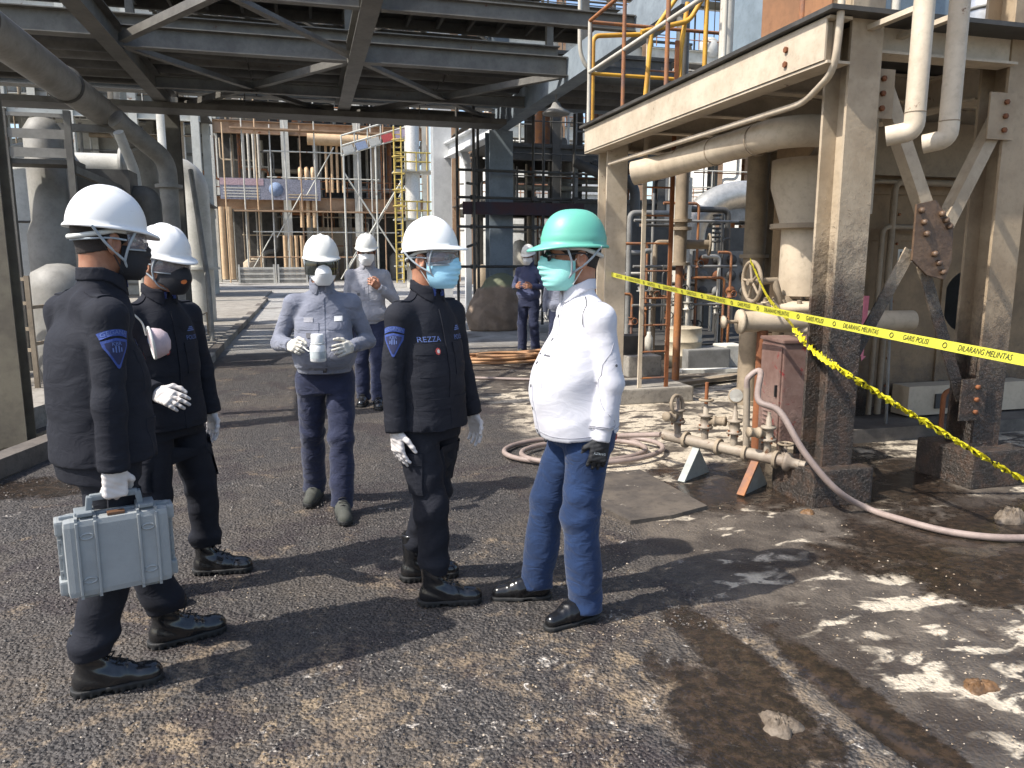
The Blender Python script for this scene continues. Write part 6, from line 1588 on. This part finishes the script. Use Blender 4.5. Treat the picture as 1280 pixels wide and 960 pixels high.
# catwalk above
CWK = thing('catwalk', 'dark grated catwalk crossing at the very top of the photo', 'catwalk', (0, 0, 0))
MB().channel((-5.6, 13.75, 5.75), (6.8, 13.75, 5.75), 0.08, 0.24).build('edge_channel', RACK, CWK)
MB().channel((-5.6, 15.05, 5.75), (6.8, 15.05, 5.75), -0.08, 0.24).build('edge_channel', RACK, CWK)
for k in range(22): x = -5.5 + k * 0.58; MB().bar((x, 13.83, 5.72), (x, 14.97, 5.72), 0.05, 0.14).build('joist', RACK, CWK)
MB().box2((-5.6, 13.76, 5.80), (6.8, 15.04, 5.83)).build('grating', RACK_D, CWK)
for x in (-5.4, -2.5, 0.9, 4.5): MB().bar((x, 13.9, 4.70), (x, 13.9, 5.63), 0.12, 0.12).build('post', RACK, CWK)
for k in range(9):
    for y in (13.78, 15.0): MB().cyl((-5.5 + 1.52 * k, y, 5.86), (-5.5 + 1.52 * k, y, 6.95), 0.022, 6).build('rail_post', RACK, CWK)
for y in (13.78, 15.0):
    for z in (6.4, 6.95): MB().cyl((-5.6, y, z), (6.8, y, z), 0.022, 6).build('handrail', RACK, CWK)
# upper deck over the rack
UD = thing('upper_deck', 'dark steel deck high above the catwalk at the top of the photo', 'deck', (0, 0, 0))
for k in range(7): MB().box2((-3.0 + 1.15 * k, 13.2, 6.98), (-2.55 + 1.15 * k, 19.2, 7.01)).build('deck_plank', RACK_D, UD)
for k in range(9): MB().ibeam((-3.0 + k, 13.2, 6.86), (-3.0 + k, 19.2, 6.86), 0.12, 0.22).build('joist', RACK, UD)
for y in (13.2, 16.2, 19.2): MB().ibeam((-3.0, y, 6.60), (5.0, y, 6.60), 0.2, 0.30).build('deck_beam', RACK, UD)
for x in (-2.9, 4.9): MB().bar((x, 13.2, 4.9), (x, 13.2, 6.45), 0.16, 0.16).build('post', RACK, UD)
for (xa, xb) in ((-2.9, 1.0), (1.0, 4.9)):
    for k in range(2): MB().angle((xa if k else xb, 13.3, 6.4 - 0.03 * k), (xb if k else xa, 19.0, 6.4 - 0.03 * k), 0.1, 0.012).build('diagonal', RACK, UD)
# pipes lying across the rack
rp_ = [(14.3, 0.17, RACK_D, 'thin dark pipe nearest the catwalk on the rack'), (14.85, 0.24, RACK, 'grey-brown pipe second across the rack'), (15.5, 0.27, RACK_D, 'wide dark pipe in the middle of the rack'), (16.15, 0.22, RACK, 'grey-brown pipe behind the wide dark one'), (16.7, 0.18, RACK_D, 'narrow dark pipe near the far girder'), (17.1, 0.12, BLUECOL, 'blue-grey pipe at the far side of the rack')]
for y, r, m_, lab in rp_:
    T = thing('rack_pipe', lab, 'pipe', (0, y, 4.69 + r)); MB().cyl((-14, 0, 0), (8.0, 0, 0), r, 18).build('pipe', m_, T)
    for x in (-6, -0.8, 2.7): MB().torus((x, 0, 0), r + 0.004, 0.016, (1, 0, 0), 20, 5).build('clamp', RACK_D, T)
FB = thing('cable_tray', 'flat cable tray hung below the far part of the rack', 'tray', (0, 0, 0))
MB().box2((-8, 16.2, 4.20), (4.3, 16.9, 4.24)).build('tray_floor', RACK_D, FB)
for y in (16.2, 16.9): MB().box2((-8, y - 0.01, 4.20), (4.3, y + 0.01, 4.31)).build('tray_side', RACK, FB)
for x in (-7, -4.5, -1, 2.5): MB().cyl((x, 16.55, 4.24), (x, 16.55, 4.8), 0.012, 6).build('hanger', RACK, FB)
LM = thing('rack_lamp', 'round shaded lamp hanging under the right girder of the rack', 'lamp', AY(695, 160, 13.5))
MB().lathe([(0.0, 0.18), (0.06, 0.18), (0.10, 0.10), (0.26, 0.0), (0.24, -0.03), (0.0, -0.06)], n=22).build('shade', GREYM, LM); MB().cyl((0, 0, 0.16), (0, 0, 0.75), 0.02, 6).build('stem', GREYM, LM)

for o_ in [PR, CWK, UD, FB, LM] + [o for o in COL.objects if o.name.startswith('rack_pipe')]: o_.location.z += 0.26
# ------------------------------------------------------------------ left side: big pipe, vessels, ducts
LGREY = paint('left_grey', (0.25, 0.24, 0.215), (0.18, 0.17, 0.15), rough=0.6)
LPALE = paint('left_pale', (0.52, 0.51, 0.47), (0.42, 0.41, 0.37), rough=0.5)
BP_ = thing('overhead_pipe', 'large grey-brown pipe running overhead along the left side', 'pipe', (0, 0, 0))
MB().tube(bend([(-3.25, 7.0, 4.12), (-3.25, 16.2, 4.12), (-3.0, 16.9, 3.7), (-2.75, 17.0, 0.0)], 0.6, 6), 0.235, 22).build('pipe', LGREY, BP_)
for y in (9.6, 12.8): MB().torus((-3.25, y, 4.12), 0.24, 0.03, (0, 1, 0), 24, 6).build('collar', RACK_D, BP_)
for y in (7.6, 14.9): MB().bar((-4.0, y, 3.83), (-2.62, y, 3.83), 0.12, 0.12).build('pipe_support', RACK, BP_)
MB().bar((-3.9, 14.9, 0), (-3.9, 14.9, 3.77), 0.16, 0.16).build('support_post', RACK, BP_)
def vessel(x, y, prof, mat, lab, cat='vessel', extras=True):
    T = thing('vessel', lab, cat, (x, y, 0)); MB().lathe(prof, n=32).build('shell', mat, T)
    r = max(p[0] for p in prof)
    if extras:
        for z in (1.2, 2.3): MB().torus((0, 0, z), r * 1.0 + 0.004, 0.02, n=30, m=5).build('band', RACK_D, T)
        MB().lathe([(r * 1.1, 0), (r * 1.1, 0.12)], n=30).build('base_ring', CONC, T)
    return T
vessel(-3.48, 12.4, [(0.32, 0.05), (0.32, 1.95), (0.25, 2.15), (0.25, 3.4), (0.16, 3.55), (0.0, 3.6)], LGREY, 'slim grey vessel with a stepped neck behind the left officer', extras=False)
vessel(-2.95, 10.6, [(0.30, 0.06), (0.36, 0.30), (0.36, 1.25), (0.30, 1.45), (0.12, 1.55), (0.0, 1.56)], LGREY, 'round grey filter vessel behind the left officer shoulder', extras=False)
vessel(-4.9, 17.0, [(0.9, 0.0), (0.9, 3.2), (0.6, 3.7), (0.0, 3.9)], LPALE, 'wide pale tank at the far left')
vessel(-6.4, 13.5, [(0.7, 0.0), (0.7, 2.6), (0.5, 3.0), (0.0, 3.1)], LPALE, 'pale tank at the left edge of the photo')
vessel(-5.2, 36, [(0.5, 0.0), (0.5, 12.0), (0.3, 12.5), (0.0, 12.6)], paint('tower_tan', (0.50, 0.37, 0.24), (0.42, 0.30, 0.19), rough=0.6), 'tall tan tower column in the distance on the left', 'tower')
def pipething(lab, pts, r, mat, rb=0.3, n=16, flanges=()):
    T = thing('process_pipe', lab, 'pipe', (0, 0, 0)); MB().tube(bend(pts, rb, 6), r, n).build('pipe', mat, T)
    for c, ax in flanges: MB().lathe([(r * 1.5, -0.03), (r * 1.5, 0.03)], c, ax, 18).build('flange', mat, T)
    return T
pipething('pale pipe that elbows down behind the second officer', [(-5.5, 20, 3.75), (-2.45, 20, 3.75), (-2.45, 20, 0)], 0.30, LPALE, 0.6, 20, [((-4.0, 20, 3.75), (1, 0, 0)), ((-2.45, 20, 1.4), (0, 0, 1))])
pipething('grey vertical pipe with an angled top left of the road', [(-2.9, 14.2, 3.9), (-2.28, 15.0, 3.35), (-2.28, 15.0, 0)], 0.155, LGREY, 0.25, 18, [((-2.28, 15.0, 2.9), (0, 0, 1)), ((-2.28, 15.0, 0.4), (0, 0, 1))])
pipething('thin pale pipe beside the angled grey pipe', [(-2.75, 13.6, 3.6), (-2.62, 14.0, 3.0), (-2.62, 14.0, 0)], 0.08, LPALE, 0.2)
pipething('white pipe in the far left behind the tan tower', [(-4.6, 30, 9.0), (-4.6, 30, 4.2), (-3.9, 30, 4.0), (-3.9, 30, 0)], 0.22, LPALE, 0.5)
pipething('slim leaning grey pipe at the pavement edge', [(-2.15, 17, 3.4), (-1.75, 15.2, 1.2), (-1.72, 15.0, 0.1)], 0.05, LGREY, 0.2)
DU = thing('square_duct', 'dark square duct with two elbows behind the left helmets', 'duct', (0, 0, 0))
MB().box2((-3.25, 12.6, 2.50), (-2.45, 13.2, 2.92)).build('duct_run', RACK_D, DU); MB().box2((-2.85, 12.65, 1.55), (-2.45, 13.15, 2.50)).build('duct_drop', RACK_D, DU)
MB().tube(bend([(-2.45, 12.9, 2.55), (-2.25, 12.9, 2.55), (-2.25, 12.9, 0.1)], 0.18), 0.17, 16).build('round_elbow', RACK_D, DU); MB().box2((-3.25, 12.7, 0.1), (-3.05, 13.1, 2.5)).build('duct_leg', RACK_D, DU)
# left walkway with perforated kick plates
LW = thing('left_walkway', 'grey walkway with perforated side plates at the upper left', 'walkway', (0, 0, 0))
MB().box2((-5.6, 11.6, 2.86), (-2.9, 12.1, 2.92)).build('floor_plate', RACK_D, LW)
for z in (3.0, 3.24, 3.48):
    MB().bar((-5.6, 11.58, z), (-2.9, 11.58, z), 0.015, 0.12 if z < 3.4 else 0.05).build('side_plate', LGREY, LW)
for x in (-5.4, -4.5, -3.7, -2.95): MB().bar((x, 11.6, 0.1), (x, 11.6, 3.55), 0.08, 0.08).build('post', RACK, LW)
MB().bar((-2.92, 11.6, 2.8), (-2.3, 13.5, 2.5), 0.06, 0.10).build('stringer', RACK, LW)
# guard rail with red cabinet
GR = thing('guard_rail', 'beige pipe guard rail at the left edge behind the left officer', 'railing', (0, 0, 0))
for x, y in ((-4.6, 10.4), (-3.85, 10.2), (-3.12, 10.0)): MB().bar((x, y, 0.1), (x, y, 1.42), 0.05, 0.05).build('post', DUSTY, GR)
for z in (0.55, 0.80, 1.10, 1.38): MB().bar((-4.6, 10.4, z), (-3.12, 10.0, z), 0.03, 0.04).build('rail', DUSTY, GR)
for z in (0.62, 1.05): MB().bar((-3.12, 10.0, z), (-2.75, 11.6, z), 0.03, 0.04).build('rail', DUSTY, GR)
RB = thing('red_cabinet', 'red hydrant cabinet with a yellow stripe behind the guard rail', 'cabinet', (-4.15, 11.0, 0.1))
MB().box((0, 0, 0.55), (0.7, 0.4, 1.1), bev=0.02).build('body', paint('cabinet_red', (0.22, 0.02, 0.02), (0.15, 0.015, 0.015), rough=0.5), RB)
MB().box((0, -0.205, 0.62), (0.68, 0.012, 0.07)).build('stripe', TAPE_Y, RB); MB().box((0.2, -0.22, 0.8), (0.03, 0.03, 0.14)).build('handle', DARK_METAL, RB)
PB = thing('pavement_barrier', 'low thin wire barrier standing along the left pavement', 'barrier', (0, 0, 0))
for k in range(4): MB().tube(bend([(-1.95, 10.2 + k * 1.6, 0.1), (-1.95, 10.2 + k * 1.6, 0.55), (-1.95, 11.6 + k * 1.6, 0.55), (-1.95, 11.6 + k * 1.6, 0.1)], 0.06), 0.016, 6).build('hoop', DUSTY, PB)

# ------------------------------------------------------------------ process structures
def proc_frame(name, label, xs_, y, depth, zs_, mcol, mbeam, pipes, seed, rails=None, rail_mat=None, col=0.4, dark_fill=None):
    r = random.Random(seed); T = thing(name, label, 'structure', (0, 0, 0))
    for x in xs_:
        for yy in (y, y + depth): MB().ibeam((x, yy, 0), (x, yy, zs_[-1]), col, col, 0.03).build('column', mcol, T)
    for z in zs_:
        MB().ibeam((xs_[0] - 0.2, y - 0.02, z), (xs_[-1] + 0.2, y - 0.02, z), col * 0.7, col * 1.6, 0.03).build('beam', mbeam, T)
        MB().ibeam((xs_[0] - 0.2, y + depth, z), (xs_[-1] + 0.2, y + depth, z), col * 0.7, col * 1.2, 0.03).build('beam', mbeam, T)
        MB().box2((xs_[0] - 0.3, y - 0.1, z + col * 0.82), (xs_[-1] + 0.3, y + depth, z + col * 0.82 + 0.06)).build('floor', RACK_D, T)
        if rail_mat:
            for k in range(int((xs_[-1] - xs_[0]) / 1.6) + 1): MB().cyl((xs_[0] + 1.6 * k, y - 0.2, z + col), (xs_[0] + 1.6 * k, y - 0.2, z + col + 1.1), col * 0.07, 5).build('rail_post', rail_mat, T)
            for dz in (0.55, 1.1): MB().cyl((xs_[0], y - 0.2, z + col + dz), (xs_[-1], y - 0.2, z + col + dz), col * 0.07, 5).build('handrail', rail_mat, T)
    lv = [0] + list(zs_)
    for i in range(pipes):
        k = r.randrange(len(lv) - 1); z0, z1 = lv[k], lv[k + 1]; rr = r.choice((0.03, 0.04, 0.05, 0.06, 0.09, 0.14)) * col * 2.4
        m_ = r.choice((PALE, DUSTY, GREYM, DUCT, RUST_RAIL, LPALE, LGREY)); yy = y + r.uniform(0.1, depth * 0.9)
        x = r.uniform(xs_[0], xs_[-1]); c = r.random()
        if c < 0.45: MB().cyl((x, yy, z0), (x, yy, z1 - 0.2), rr, 8).build('pipe', m_, T)
        elif c < 0.7:
            z = r.uniform(z0 + 0.6, z1 - 0.4); x2 = min(xs_[-1], x + r.uniform(2, 7)); MB().cyl((x, yy, z), (x2, yy, z), rr, 8).build('pipe', m_, T)
        elif c < 0.9:
            z = r.uniform(z0 + 0.8, z1 - 0.4); x2 = x + r.uniform(-3, 3); x2 = max(xs_[0], min(xs_[-1], x2))
            MB().tube(bend([(x, yy, z0), (x, yy, z), (x2, yy, z), (x2, yy, z1 - 0.2)], rr * 4), rr, 8).build('pipe', m_, T)
        else:
            h_ = r.uniform(1.0, 2.4); R1 = r.uniform(0.4, 0.8) * col * 2
            MB().lathe([(R1 * 0.8, z0 + 0.1), (R1, z0 + 0.4), (R1, z0 + h_), (R1 * 0.5, z0 + h_ + 0.3), (0, z0 + h_ + 0.35)], (x, yy, 0), n=14).build('drum_vessel', m_, T)
    return T
PALE_ST = paint('frame_pale', (0.56, 0.555, 0.50), (0.42, 0.41, 0.36), rust=(0.30, 0.13, 0.05), rust_amt=0.10, rough=0.6, scale=0.6)
RUST_ST = paint('frame_rust', (0.40, 0.27, 0.17), (0.26, 0.15, 0.08), rust=(0.25, 0.09, 0.03), rust_amt=0.15, rough=0.7, scale=0.6)
TAN_P = paint('pipe_tan', (0.60, 0.43, 0.26), (0.50, 0.34, 0.20), rough=0.6)
F1 = proc_frame('process_structure', 'sunlit pale and rusty process frame at the end of the road', [-6.2, -1.0, 4.2, 9.4], 60, 6, [5.75, 11.1, 17.5, 23.5], PALE_ST, RUST_ST, 190, 5, True, RUST_RAIL, 0.55)
for x in (-3.9, -3.55, -3.2, -2.85, 1.9, 2.3, 2.7, 3.1): MB().cyl((x, 59.6, 6.6), (x, 59.6, 10.6), 0.10, 8).build('pipe', TAN_P if x > 0 else PALE, F1)
for x in (0.0, 0.45, 0.9): MB().tube(bend([(x, 59.5, 4.0), (x, 59.5, 8.2), (x, 60.5, 8.4)], 0.4), 0.15, 8).build('pipe', TAN_P, F1)
for x in (-1.3, -0.9, -0.5, -0.1): MB().cyl((x, 59.4, 0.3), (x, 59.4, 3.4), 0.14, 8).build('pipe', TAN_P, F1)
for x in (-5.6, -5.1): MB().cyl((x, 59.3, 0.2), (x, 59.3, 5.4), 0.22, 10).build('pipe', TAN_P, F1)
MB().cyl((0.6, 59.3, 10.35), (5.6, 59.3, 10.35), 0.42, 14).build('pipe', TAN_P, F1)
MB().box2((-6.2, 65.6, 0), (9.4, 65.9, 23)).build('back_wall', DARKM, F1)
MB().box2((0.6, 63.5, 0.0), (5.2, 63.8, 4.2)).build('pale_wall', DUCT, F1)
# banner on the first deck
BN = thing('banner', 'printed blue and pink banner on the rail of the far frame', 'banner', (0, 59.2, 0))
MB().box2((-5.6, -0.03, 5.95), (1.4, 0.0, 7.45)).build('sheet', plain('banner_blue', (0.30, 0.31, 0.38), 0.7, var=0.25), BN)
MB().box2((-5.6, -0.05, 6.95), (-2.6, -0.032, 7.42)).build('print_band', plain('banner_pink', (0.50, 0.36, 0.40), 0.7, var=0.2), BN)
for k in range(6): MB().box2((-5.4 if k < 4 else -0.9, -0.05, 6.1 + 0.2 * (k % 4)), (-2.9 if k < 4 else 1.2, -0.033, 6.19 + 0.2 * (k % 4))).build('print_line', LPALE if k < 4 else DUCT, BN)
MB().lathe([(0.0, 0), (0.5, 0), (0.5, 0.008), (0.0, 0.02)], (-1.75, -0.05, 6.7), (0, -1, 0), 20).build('print_disc', plain('banner_cyan', (0.22, 0.30, 0.46), 0.7), BN)
# plank stacks on the bright yard
for k, (x0_, w_) in enumerate(((-4.4, 2.4), (-1.8, 2.0))):
    S_ = thing('plank_stack', ['left stack of grey planks on the yard', 'right stack of grey planks on the yard'][k], 'planks', (x0_ + w_ / 2, 56, 0))
    for j in range(6): MB().box((rnd.uniform(-.05, .05), 0, 0.12 + j * 0.18), (w_, 0.9, 0.15)).build('plank', LPALE if j % 2 else GREYM, S_)
    for sx in (-1, 1): MB().box((sx * w_ * 0.48, -0.48, 0.65), (0.12, 0.08, 1.3)).build('stake', LPALE, S_)
# stair tower with yellow rails
YT = thing('tower_column', 'silver tower column with yellow railed platforms', 'tower', (6.3, 45, 0))
MB().lathe([(0.42, 0), (0.42, 9.2), (0.30, 9.6), (0.12, 9.8), (0.12, 10.2)], n=20).build('shell', plain('tower_silver', (0.62, 0.60, 0.56), 0.45, 0.3), YT)
YEL = paint('tower_yellow', (0.56, 0.42, 0.10), (0.46, 0.33, 0.09), rough=0.5)
for z in (1.2, 3.9, 6.6):
    MB().box2((-1.1, -0.9, z), (1.3, 0.9, z + 0.08)).build('platform', PALE_ST, YT)
    for dz in (0.5, 1.0): MB().tube([(-1.1, -0.9, z + dz), (1.3, -0.9, z + dz), (1.3, 0.9, z + dz)], 0.045, 5).build('handrail', YEL, YT)
    for x in (-1.1, -0.5, 0.1, 0.7, 1.3): MB().cyl((x, -0.9, z), (x, -0.9, z + 1.05), 0.045, 5).build('rail_post', YEL, YT)
for x in (-1.15, -0.75): MB().cyl((x, -0.95, 0.3), (x, -0.95, 9.0), 0.05, 5).build('ladder_stile', YEL, YT)
for k in range(24): MB().cyl((-1.15, -0.95, 0.5 + 0.35 * k), (-0.75, -0.95, 0.5 + 0.35 * k), 0.03, 4).build('ladder_rung', YEL, YT)
for k in range(5): MB().torus((-0.95, -1.25, 4.6 + k * 0.9), 0.36, 0.03, n=14, m=4).build('ladder_hoop', YEL, YT)
# gangway with printed side
GW = thing('gangway', 'sloping scaffold gangway with a printed strip in the distance', 'gangway', (0, 0, 0))
a_, b_ = Vector((2.3, 45, 7.4)), Vector((6.0, 45, 8.6))
for z in (0, 0.55, 1.1): MB().cyl(a_ + Vector((0, 0, z)), b_ + Vector((0, 0, z)), 0.05, 5).build('rail', PALE_ST, GW)
for k in range(6): q = a_.lerp(b_, k / 5); MB().cyl(q, q + Vector((0, 0, 1.1)), 0.04, 5).build('post', PALE_ST, GW)
for k in range(5):
    q0, q1 = a_.lerp(b_, k / 5 + 0.02), a_.lerp(b_, k / 5 + 0.18); MB().bar(q0 + Vector((0, -0.06, 0.25)), q1 + Vector((0, -0.06, 0.25)), 0.02, 0.42).build('strip_panel', [LPALE, plain('strip_blue', (0.3, 0.36, 0.5), 0.6), LPALE, plain('strip_red', (0.5, 0.08, 0.08), 0.6), plain('strip_mauve', (0.4, 0.33, 0.42), 0.6)][k], GW)
for x in (2.4, 4.2, 5.9): MB().cyl((x, 45, 0), (x, 45, 7.4 + (x - 2.3) * 0.32), 0.06, 6).build('standard', PALE_ST, GW)
for p_, q_ in (((2.4, 1), (5.9, 6.5)), ((5.9, 1), (2.4, 6.5))): MB().cyl((p_[0], 45, p_[1]), (q_[0], 45, q_[1]), 0.05, 5).build('brace', PALE_ST, GW)
# white portal column beyond the rack
WC = thing('white_portal', 'sunlit white steel column with a beam running to the rack', 'column', (0, 0, 0))
MB().ibeam((3.9, 22, 0), (3.9, 22, 9.5), 0.52, 0.42, 0.03).build('column', WHITEP, WC)
MB().ibeam((4.45, 17.95, 4.66), (4.1, 21.8, 4.66), 0.30, 0.42, 0.03).build('beam', WHITEP, WC)
MB().bar((4.35, 20.5, 0), (4.35, 20.5, 4.15), 0.16, 0.16).build('post', WHITEP, WC); MB().bar((4.35, 20.5, 4.15), (4.25, 20.5, 4.45), 0.2, 0.2).build('cap', WHITEP, WC)
# dark scaffold and pipework behind the tarpaulin
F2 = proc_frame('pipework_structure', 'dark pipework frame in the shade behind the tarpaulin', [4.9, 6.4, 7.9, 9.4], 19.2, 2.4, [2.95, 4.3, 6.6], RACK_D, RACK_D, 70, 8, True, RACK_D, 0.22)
SC = thing('scaffold', 'black scaffold tubes standing beside the blue-grey column', 'scaffold', (0, 0, 0))
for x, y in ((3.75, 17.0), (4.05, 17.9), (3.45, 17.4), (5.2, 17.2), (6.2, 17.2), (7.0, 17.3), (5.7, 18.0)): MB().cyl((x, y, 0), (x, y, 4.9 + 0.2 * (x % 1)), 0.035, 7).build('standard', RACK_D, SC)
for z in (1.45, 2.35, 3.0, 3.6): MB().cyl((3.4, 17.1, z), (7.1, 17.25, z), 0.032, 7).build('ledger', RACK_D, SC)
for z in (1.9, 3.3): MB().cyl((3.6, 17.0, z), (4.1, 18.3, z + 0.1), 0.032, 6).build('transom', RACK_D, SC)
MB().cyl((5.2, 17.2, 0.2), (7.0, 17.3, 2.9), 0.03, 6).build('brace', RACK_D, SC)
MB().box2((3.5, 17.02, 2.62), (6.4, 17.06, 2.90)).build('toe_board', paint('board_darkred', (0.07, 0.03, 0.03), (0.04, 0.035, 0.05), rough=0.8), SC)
for x in (3.75, 5.2, 6.2):
    for z in (1.45, 2.35, 3.0): MB().box((x, 17.1, z), (0.12, 0.12, 0.10)).build('coupler', DARKM, SC)
# tall dark standing pipes
for i, (x, y, r_) in enumerate(((6.6, 15.5, 0.11), (7.05, 15.6, 0.11))):
    pipething(['left of two tall dark pipes with bent tops behind the green helmet', 'right of two tall dark pipes with bent tops behind the green helmet'][i], [(x, y, 0), (x, y, 3.25), (x - 0.8, y + 0.5, 3.7)], r_, DARKM, 0.3, 12)
WL = thing('louvred_wall', 'white louvred wall panel glimpsed behind the pipes', 'wall', (0, 0, 0))
MB().box2((9.2, 27.0, 0), (12.2, 27.2, 4.6)).build('panel', LPALE, WL)
for k in range(14): MB().box2((9.3, 26.93, 0.4 + 0.3 * k), (12.1, 26.99, 0.55 + 0.3 * k)).build('louvre', WHITEP, WL)
# tarpaulin heap
def tarp():
    g = Grid((-0.75, -0.6, -0.03), (0.75, 0.6, 1.35), 0.03)
    d = ell(g, (0.05, 0, 0.35), (0.60, 0.46, 0.72))
    d = smin(d, ell(g, (0.15, 0, 0.85), (0.42, 0.36, 0.36)), 0.15); d = smin(d, ell(g, (-0.40, -0.05, 0.25), (0.25, 0.3, 0.45)), 0.15)
    f = folds(g, 77, 9, 10); f2 = np.sin(g.X * 22 + 3 * np.sin(g.Z * 4) + g.Y * 8)
    d = d - 0.035 * f - 0.012 * f2 * np.clip(1 - g.Z / 1.1, 0, 1)
    return g.nets(np.maximum(d, 0.0 - g.Z))
V, Q = tarp(); tc = G(627, 414)
def tarp_mat():
    m, nt, p = new_mat('tarp_brown', 0.75); g_, sep = worldpos(nt)
    c = _mix(nt, _ramp(nt, _noise(nt, g_, 3, 4), 0.4, 0.6), (0.30, 0.22, 0.16), (0.22, 0.16, 0.115))
    c = _mix(nt, _ramp(nt, _math(nt, 'ADD', sep[2], _math(nt, 'MULTIPLY', _noise(nt, g_, 2, 3), 0.3)), 1.08, 1.2), c, (0.16, 0.17, 0.105))
    nt.links.new(c, p.inputs['Base Color']); return m
to = link('tarpaulin_heap', mesh_from(V, Q, 'tarp'), tarp_mat(), None, label='brown tarpaulin draped over equipment beside the blue-grey column', category='tarpaulin'); to.location = (tc.x - 0.05, tc.y + 0.35, 0); to.scale = (1.05, 1.0, 1.08)
# machinery seen under the platform
MC = thing('pump_skid', 'dark pump skid with gauges and pipes seen under the platform', 'machinery', (0, 0, 0))
MB().box2((5.4, 11.2, -0.01), (9.2, 14.2, 0.22)).build('skid', DARKM, MC)
MB().tube(bend([(6.6, 12.2, 0.3), (6.6, 12.2, 2.35), (7.25, 12.2, 2.75), (8.6, 12.2, 2.75)], 0.5, 7), 0.24, 18).build('silver_pipe', plain('pipe_silver', (0.5, 0.49, 0.46), 0.4, 0.5), MC)
MB().lathe([(0.40, 0.2), (0.40, 2.3), (0.3, 2.5), (0.0, 2.55)], (7.9, 11.6, 0), n=24).build('beige_tank', DUCT, MC)
MB().cyl((5.95, 11.3, 0.2), (5.95, 11.3, 2.9), 0.14, 14).build('pale_pipe', PALE, MC)
MB().box2((6.2, 11.32, 0.9), (7.3, 11.38, 1.75)).build('gauge_panel', GREYM, MC)
for i in range(3):
    for j in range(4):
        MB().lathe([(0.0, 0), (0.085, 0), (0.09, 0.03), (0.0, 0.035)], (6.36 + 0.26 * j, 11.31, 1.08 + 0.26 * i), (0, -1, 0), 14).build('gauge', [DARKM, GREYM, RUST, DARKM][(i + j) % 4], MC)
r5 = random.Random(5)
for k in range(26):
    x = r5.uniform(5.5, 9.0); y = r5.uniform(11.3, 14); z = r5.uniform(0.5, 2.8); m_ = r5.choice((DARKM, GREYM, DARKM, DUSTY, PALE))
    if k % 2: MB().cyl((x, y, 0.2), (x, y, z), r5.choice((.025, .04, .07)), 8).build('pipe', m_, MC)
    else: MB().tube(bend([(x, y, 0.2), (x, y, z), (x + r5.uniform(-1.2, 1.2), y, z)], 0.12), r5.choice((.02, .03, .05)), 8).build('pipe', m_, MC)
for k in range(7): MB().torus((6.55 + 0.0 * k, 11.25, 1.9 + 0.07 * k), 0.06, 0.018, n=12, m=5).build('bellows', DARKM, MC)
MB().box2((5.0, 15.0, 0), (13, 15.3, 2.3)).build('low_wall', DARKM, label='dark low wall behind the pump skid', category='wall')

# tan scaffold in front of the far frame
FS = thing('far_scaffold', 'thin pale scaffold tubes in front of the far process frame', 'scaffold', (0, 0, 0))
rf_ = random.Random(3)
for k in range(15): x = -5.0 + k * 1.0 + rf_.uniform(-.2, .2); MB().cyl((x, 57.6, 0), (x, 57.6, rf_.choice((7.5, 11, 13.5, 16))), 0.055, 6).build('standard', rf_.choice((PALE_ST, RUST_ST, TAN_P, LPALE)), FS)
for z in (1.8, 3.6, 7.4, 9.2, 12.2, 13.6): MB().cyl((-5 + rf_.uniform(0, 3), 57.6, z), (9 - rf_.uniform(0, 5), 57.6, z), 0.05, 6).build('ledger', rf_.choice((PALE_ST, RUST_ST)), FS)
for k in range(6): x = -4 + k * 2.2; MB().cyl((x, 57.6, 0.2 + (k % 3) * 3), (x + 2.0, 57.6, 3.6 + (k % 3) * 3), 0.045, 5).build('brace', PALE_ST, FS)
for z in (5.0, 10.6): MB().box2((-4.6, 57.2, z), (8.6, 57.9, z + 0.10)).build('deck_boards', RUST_ST, FS)

# ------------------------------------------------------------------ far plant filling the gaps
LF = proc_frame('process_structure', 'dense pale pipe structure behind the left vessels', [-10.5, -8.3, -6.1, -3.9], 33, 3.5, [3.6, 7.2, 10.8, 14.4], PALE_ST, PALE_ST, 90, 44, True, PALE_ST, 0.3)
MB().box2((-10.5, 36.6, 0), (-3.9, 36.8, 13)).build('cladding', LPALE, LF)
for k in range(16): MB().box2((-10.4, 36.52, 0.5 + 0.8 * k), (-4.0, 36.59, 0.62 + 0.8 * k)).build('cladding_rib', LGREY, LF)
proc_frame('process_structure', 'distant pale frame between the tan tower and the far frame', [-13.5, -10.5, -7.4], 66, 4, [5, 10, 15, 20], PALE_ST, RUST_ST, 40, 29, True, PALE_ST, 0.4)
proc_frame('process_structure', 'distant pale process frame on the left beyond the tanks', [-26, -20, -14, -9], 42, 5, [4.5, 9, 13.5], PALE_ST, PALE_ST, 60, 21, True, PALE_ST, 0.45)
proc_frame('process_structure', 'distant rusty process frame right of the silver tower', [11, 17, 23, 29, 35], 50, 6, [5, 10, 15.5, 21], RUST_ST, PALE_ST, 110, 22, True, RUST_RAIL, 0.5)
proc_frame('process_structure', 'distant grey process frame behind the pump skid', [12, 16, 20, 24, 28], 24, 4, [3.2, 6.4], GREYM, GREYM, 60, 23, True, PALE, 0.3)
for i, (x, y, r_, h_) in enumerate(((-20, 66, 6, 9), (-42, 60, 9, 11), (22, 82, 8, 14), (44, 70, 9, 12))):
    T = thing('storage_tank', ['pale storage tank beyond the left frame', 'wide storage tank at the far left horizon', 'tall storage tank behind the right frame', 'wide storage tank at the far right horizon'][i], 'tank', (x, y, 0))
    MB().lathe([(r_, 0), (r_, h_), (0.0, h_ + r_ * 0.14)], n=48).build('shell', LPALE, T)
    for z in (0.33, 0.66): MB().torus((0, 0, h_ * z), r_ + 0.02, 0.08, n=48, m=4).build('wind_girder', LGREY, T)
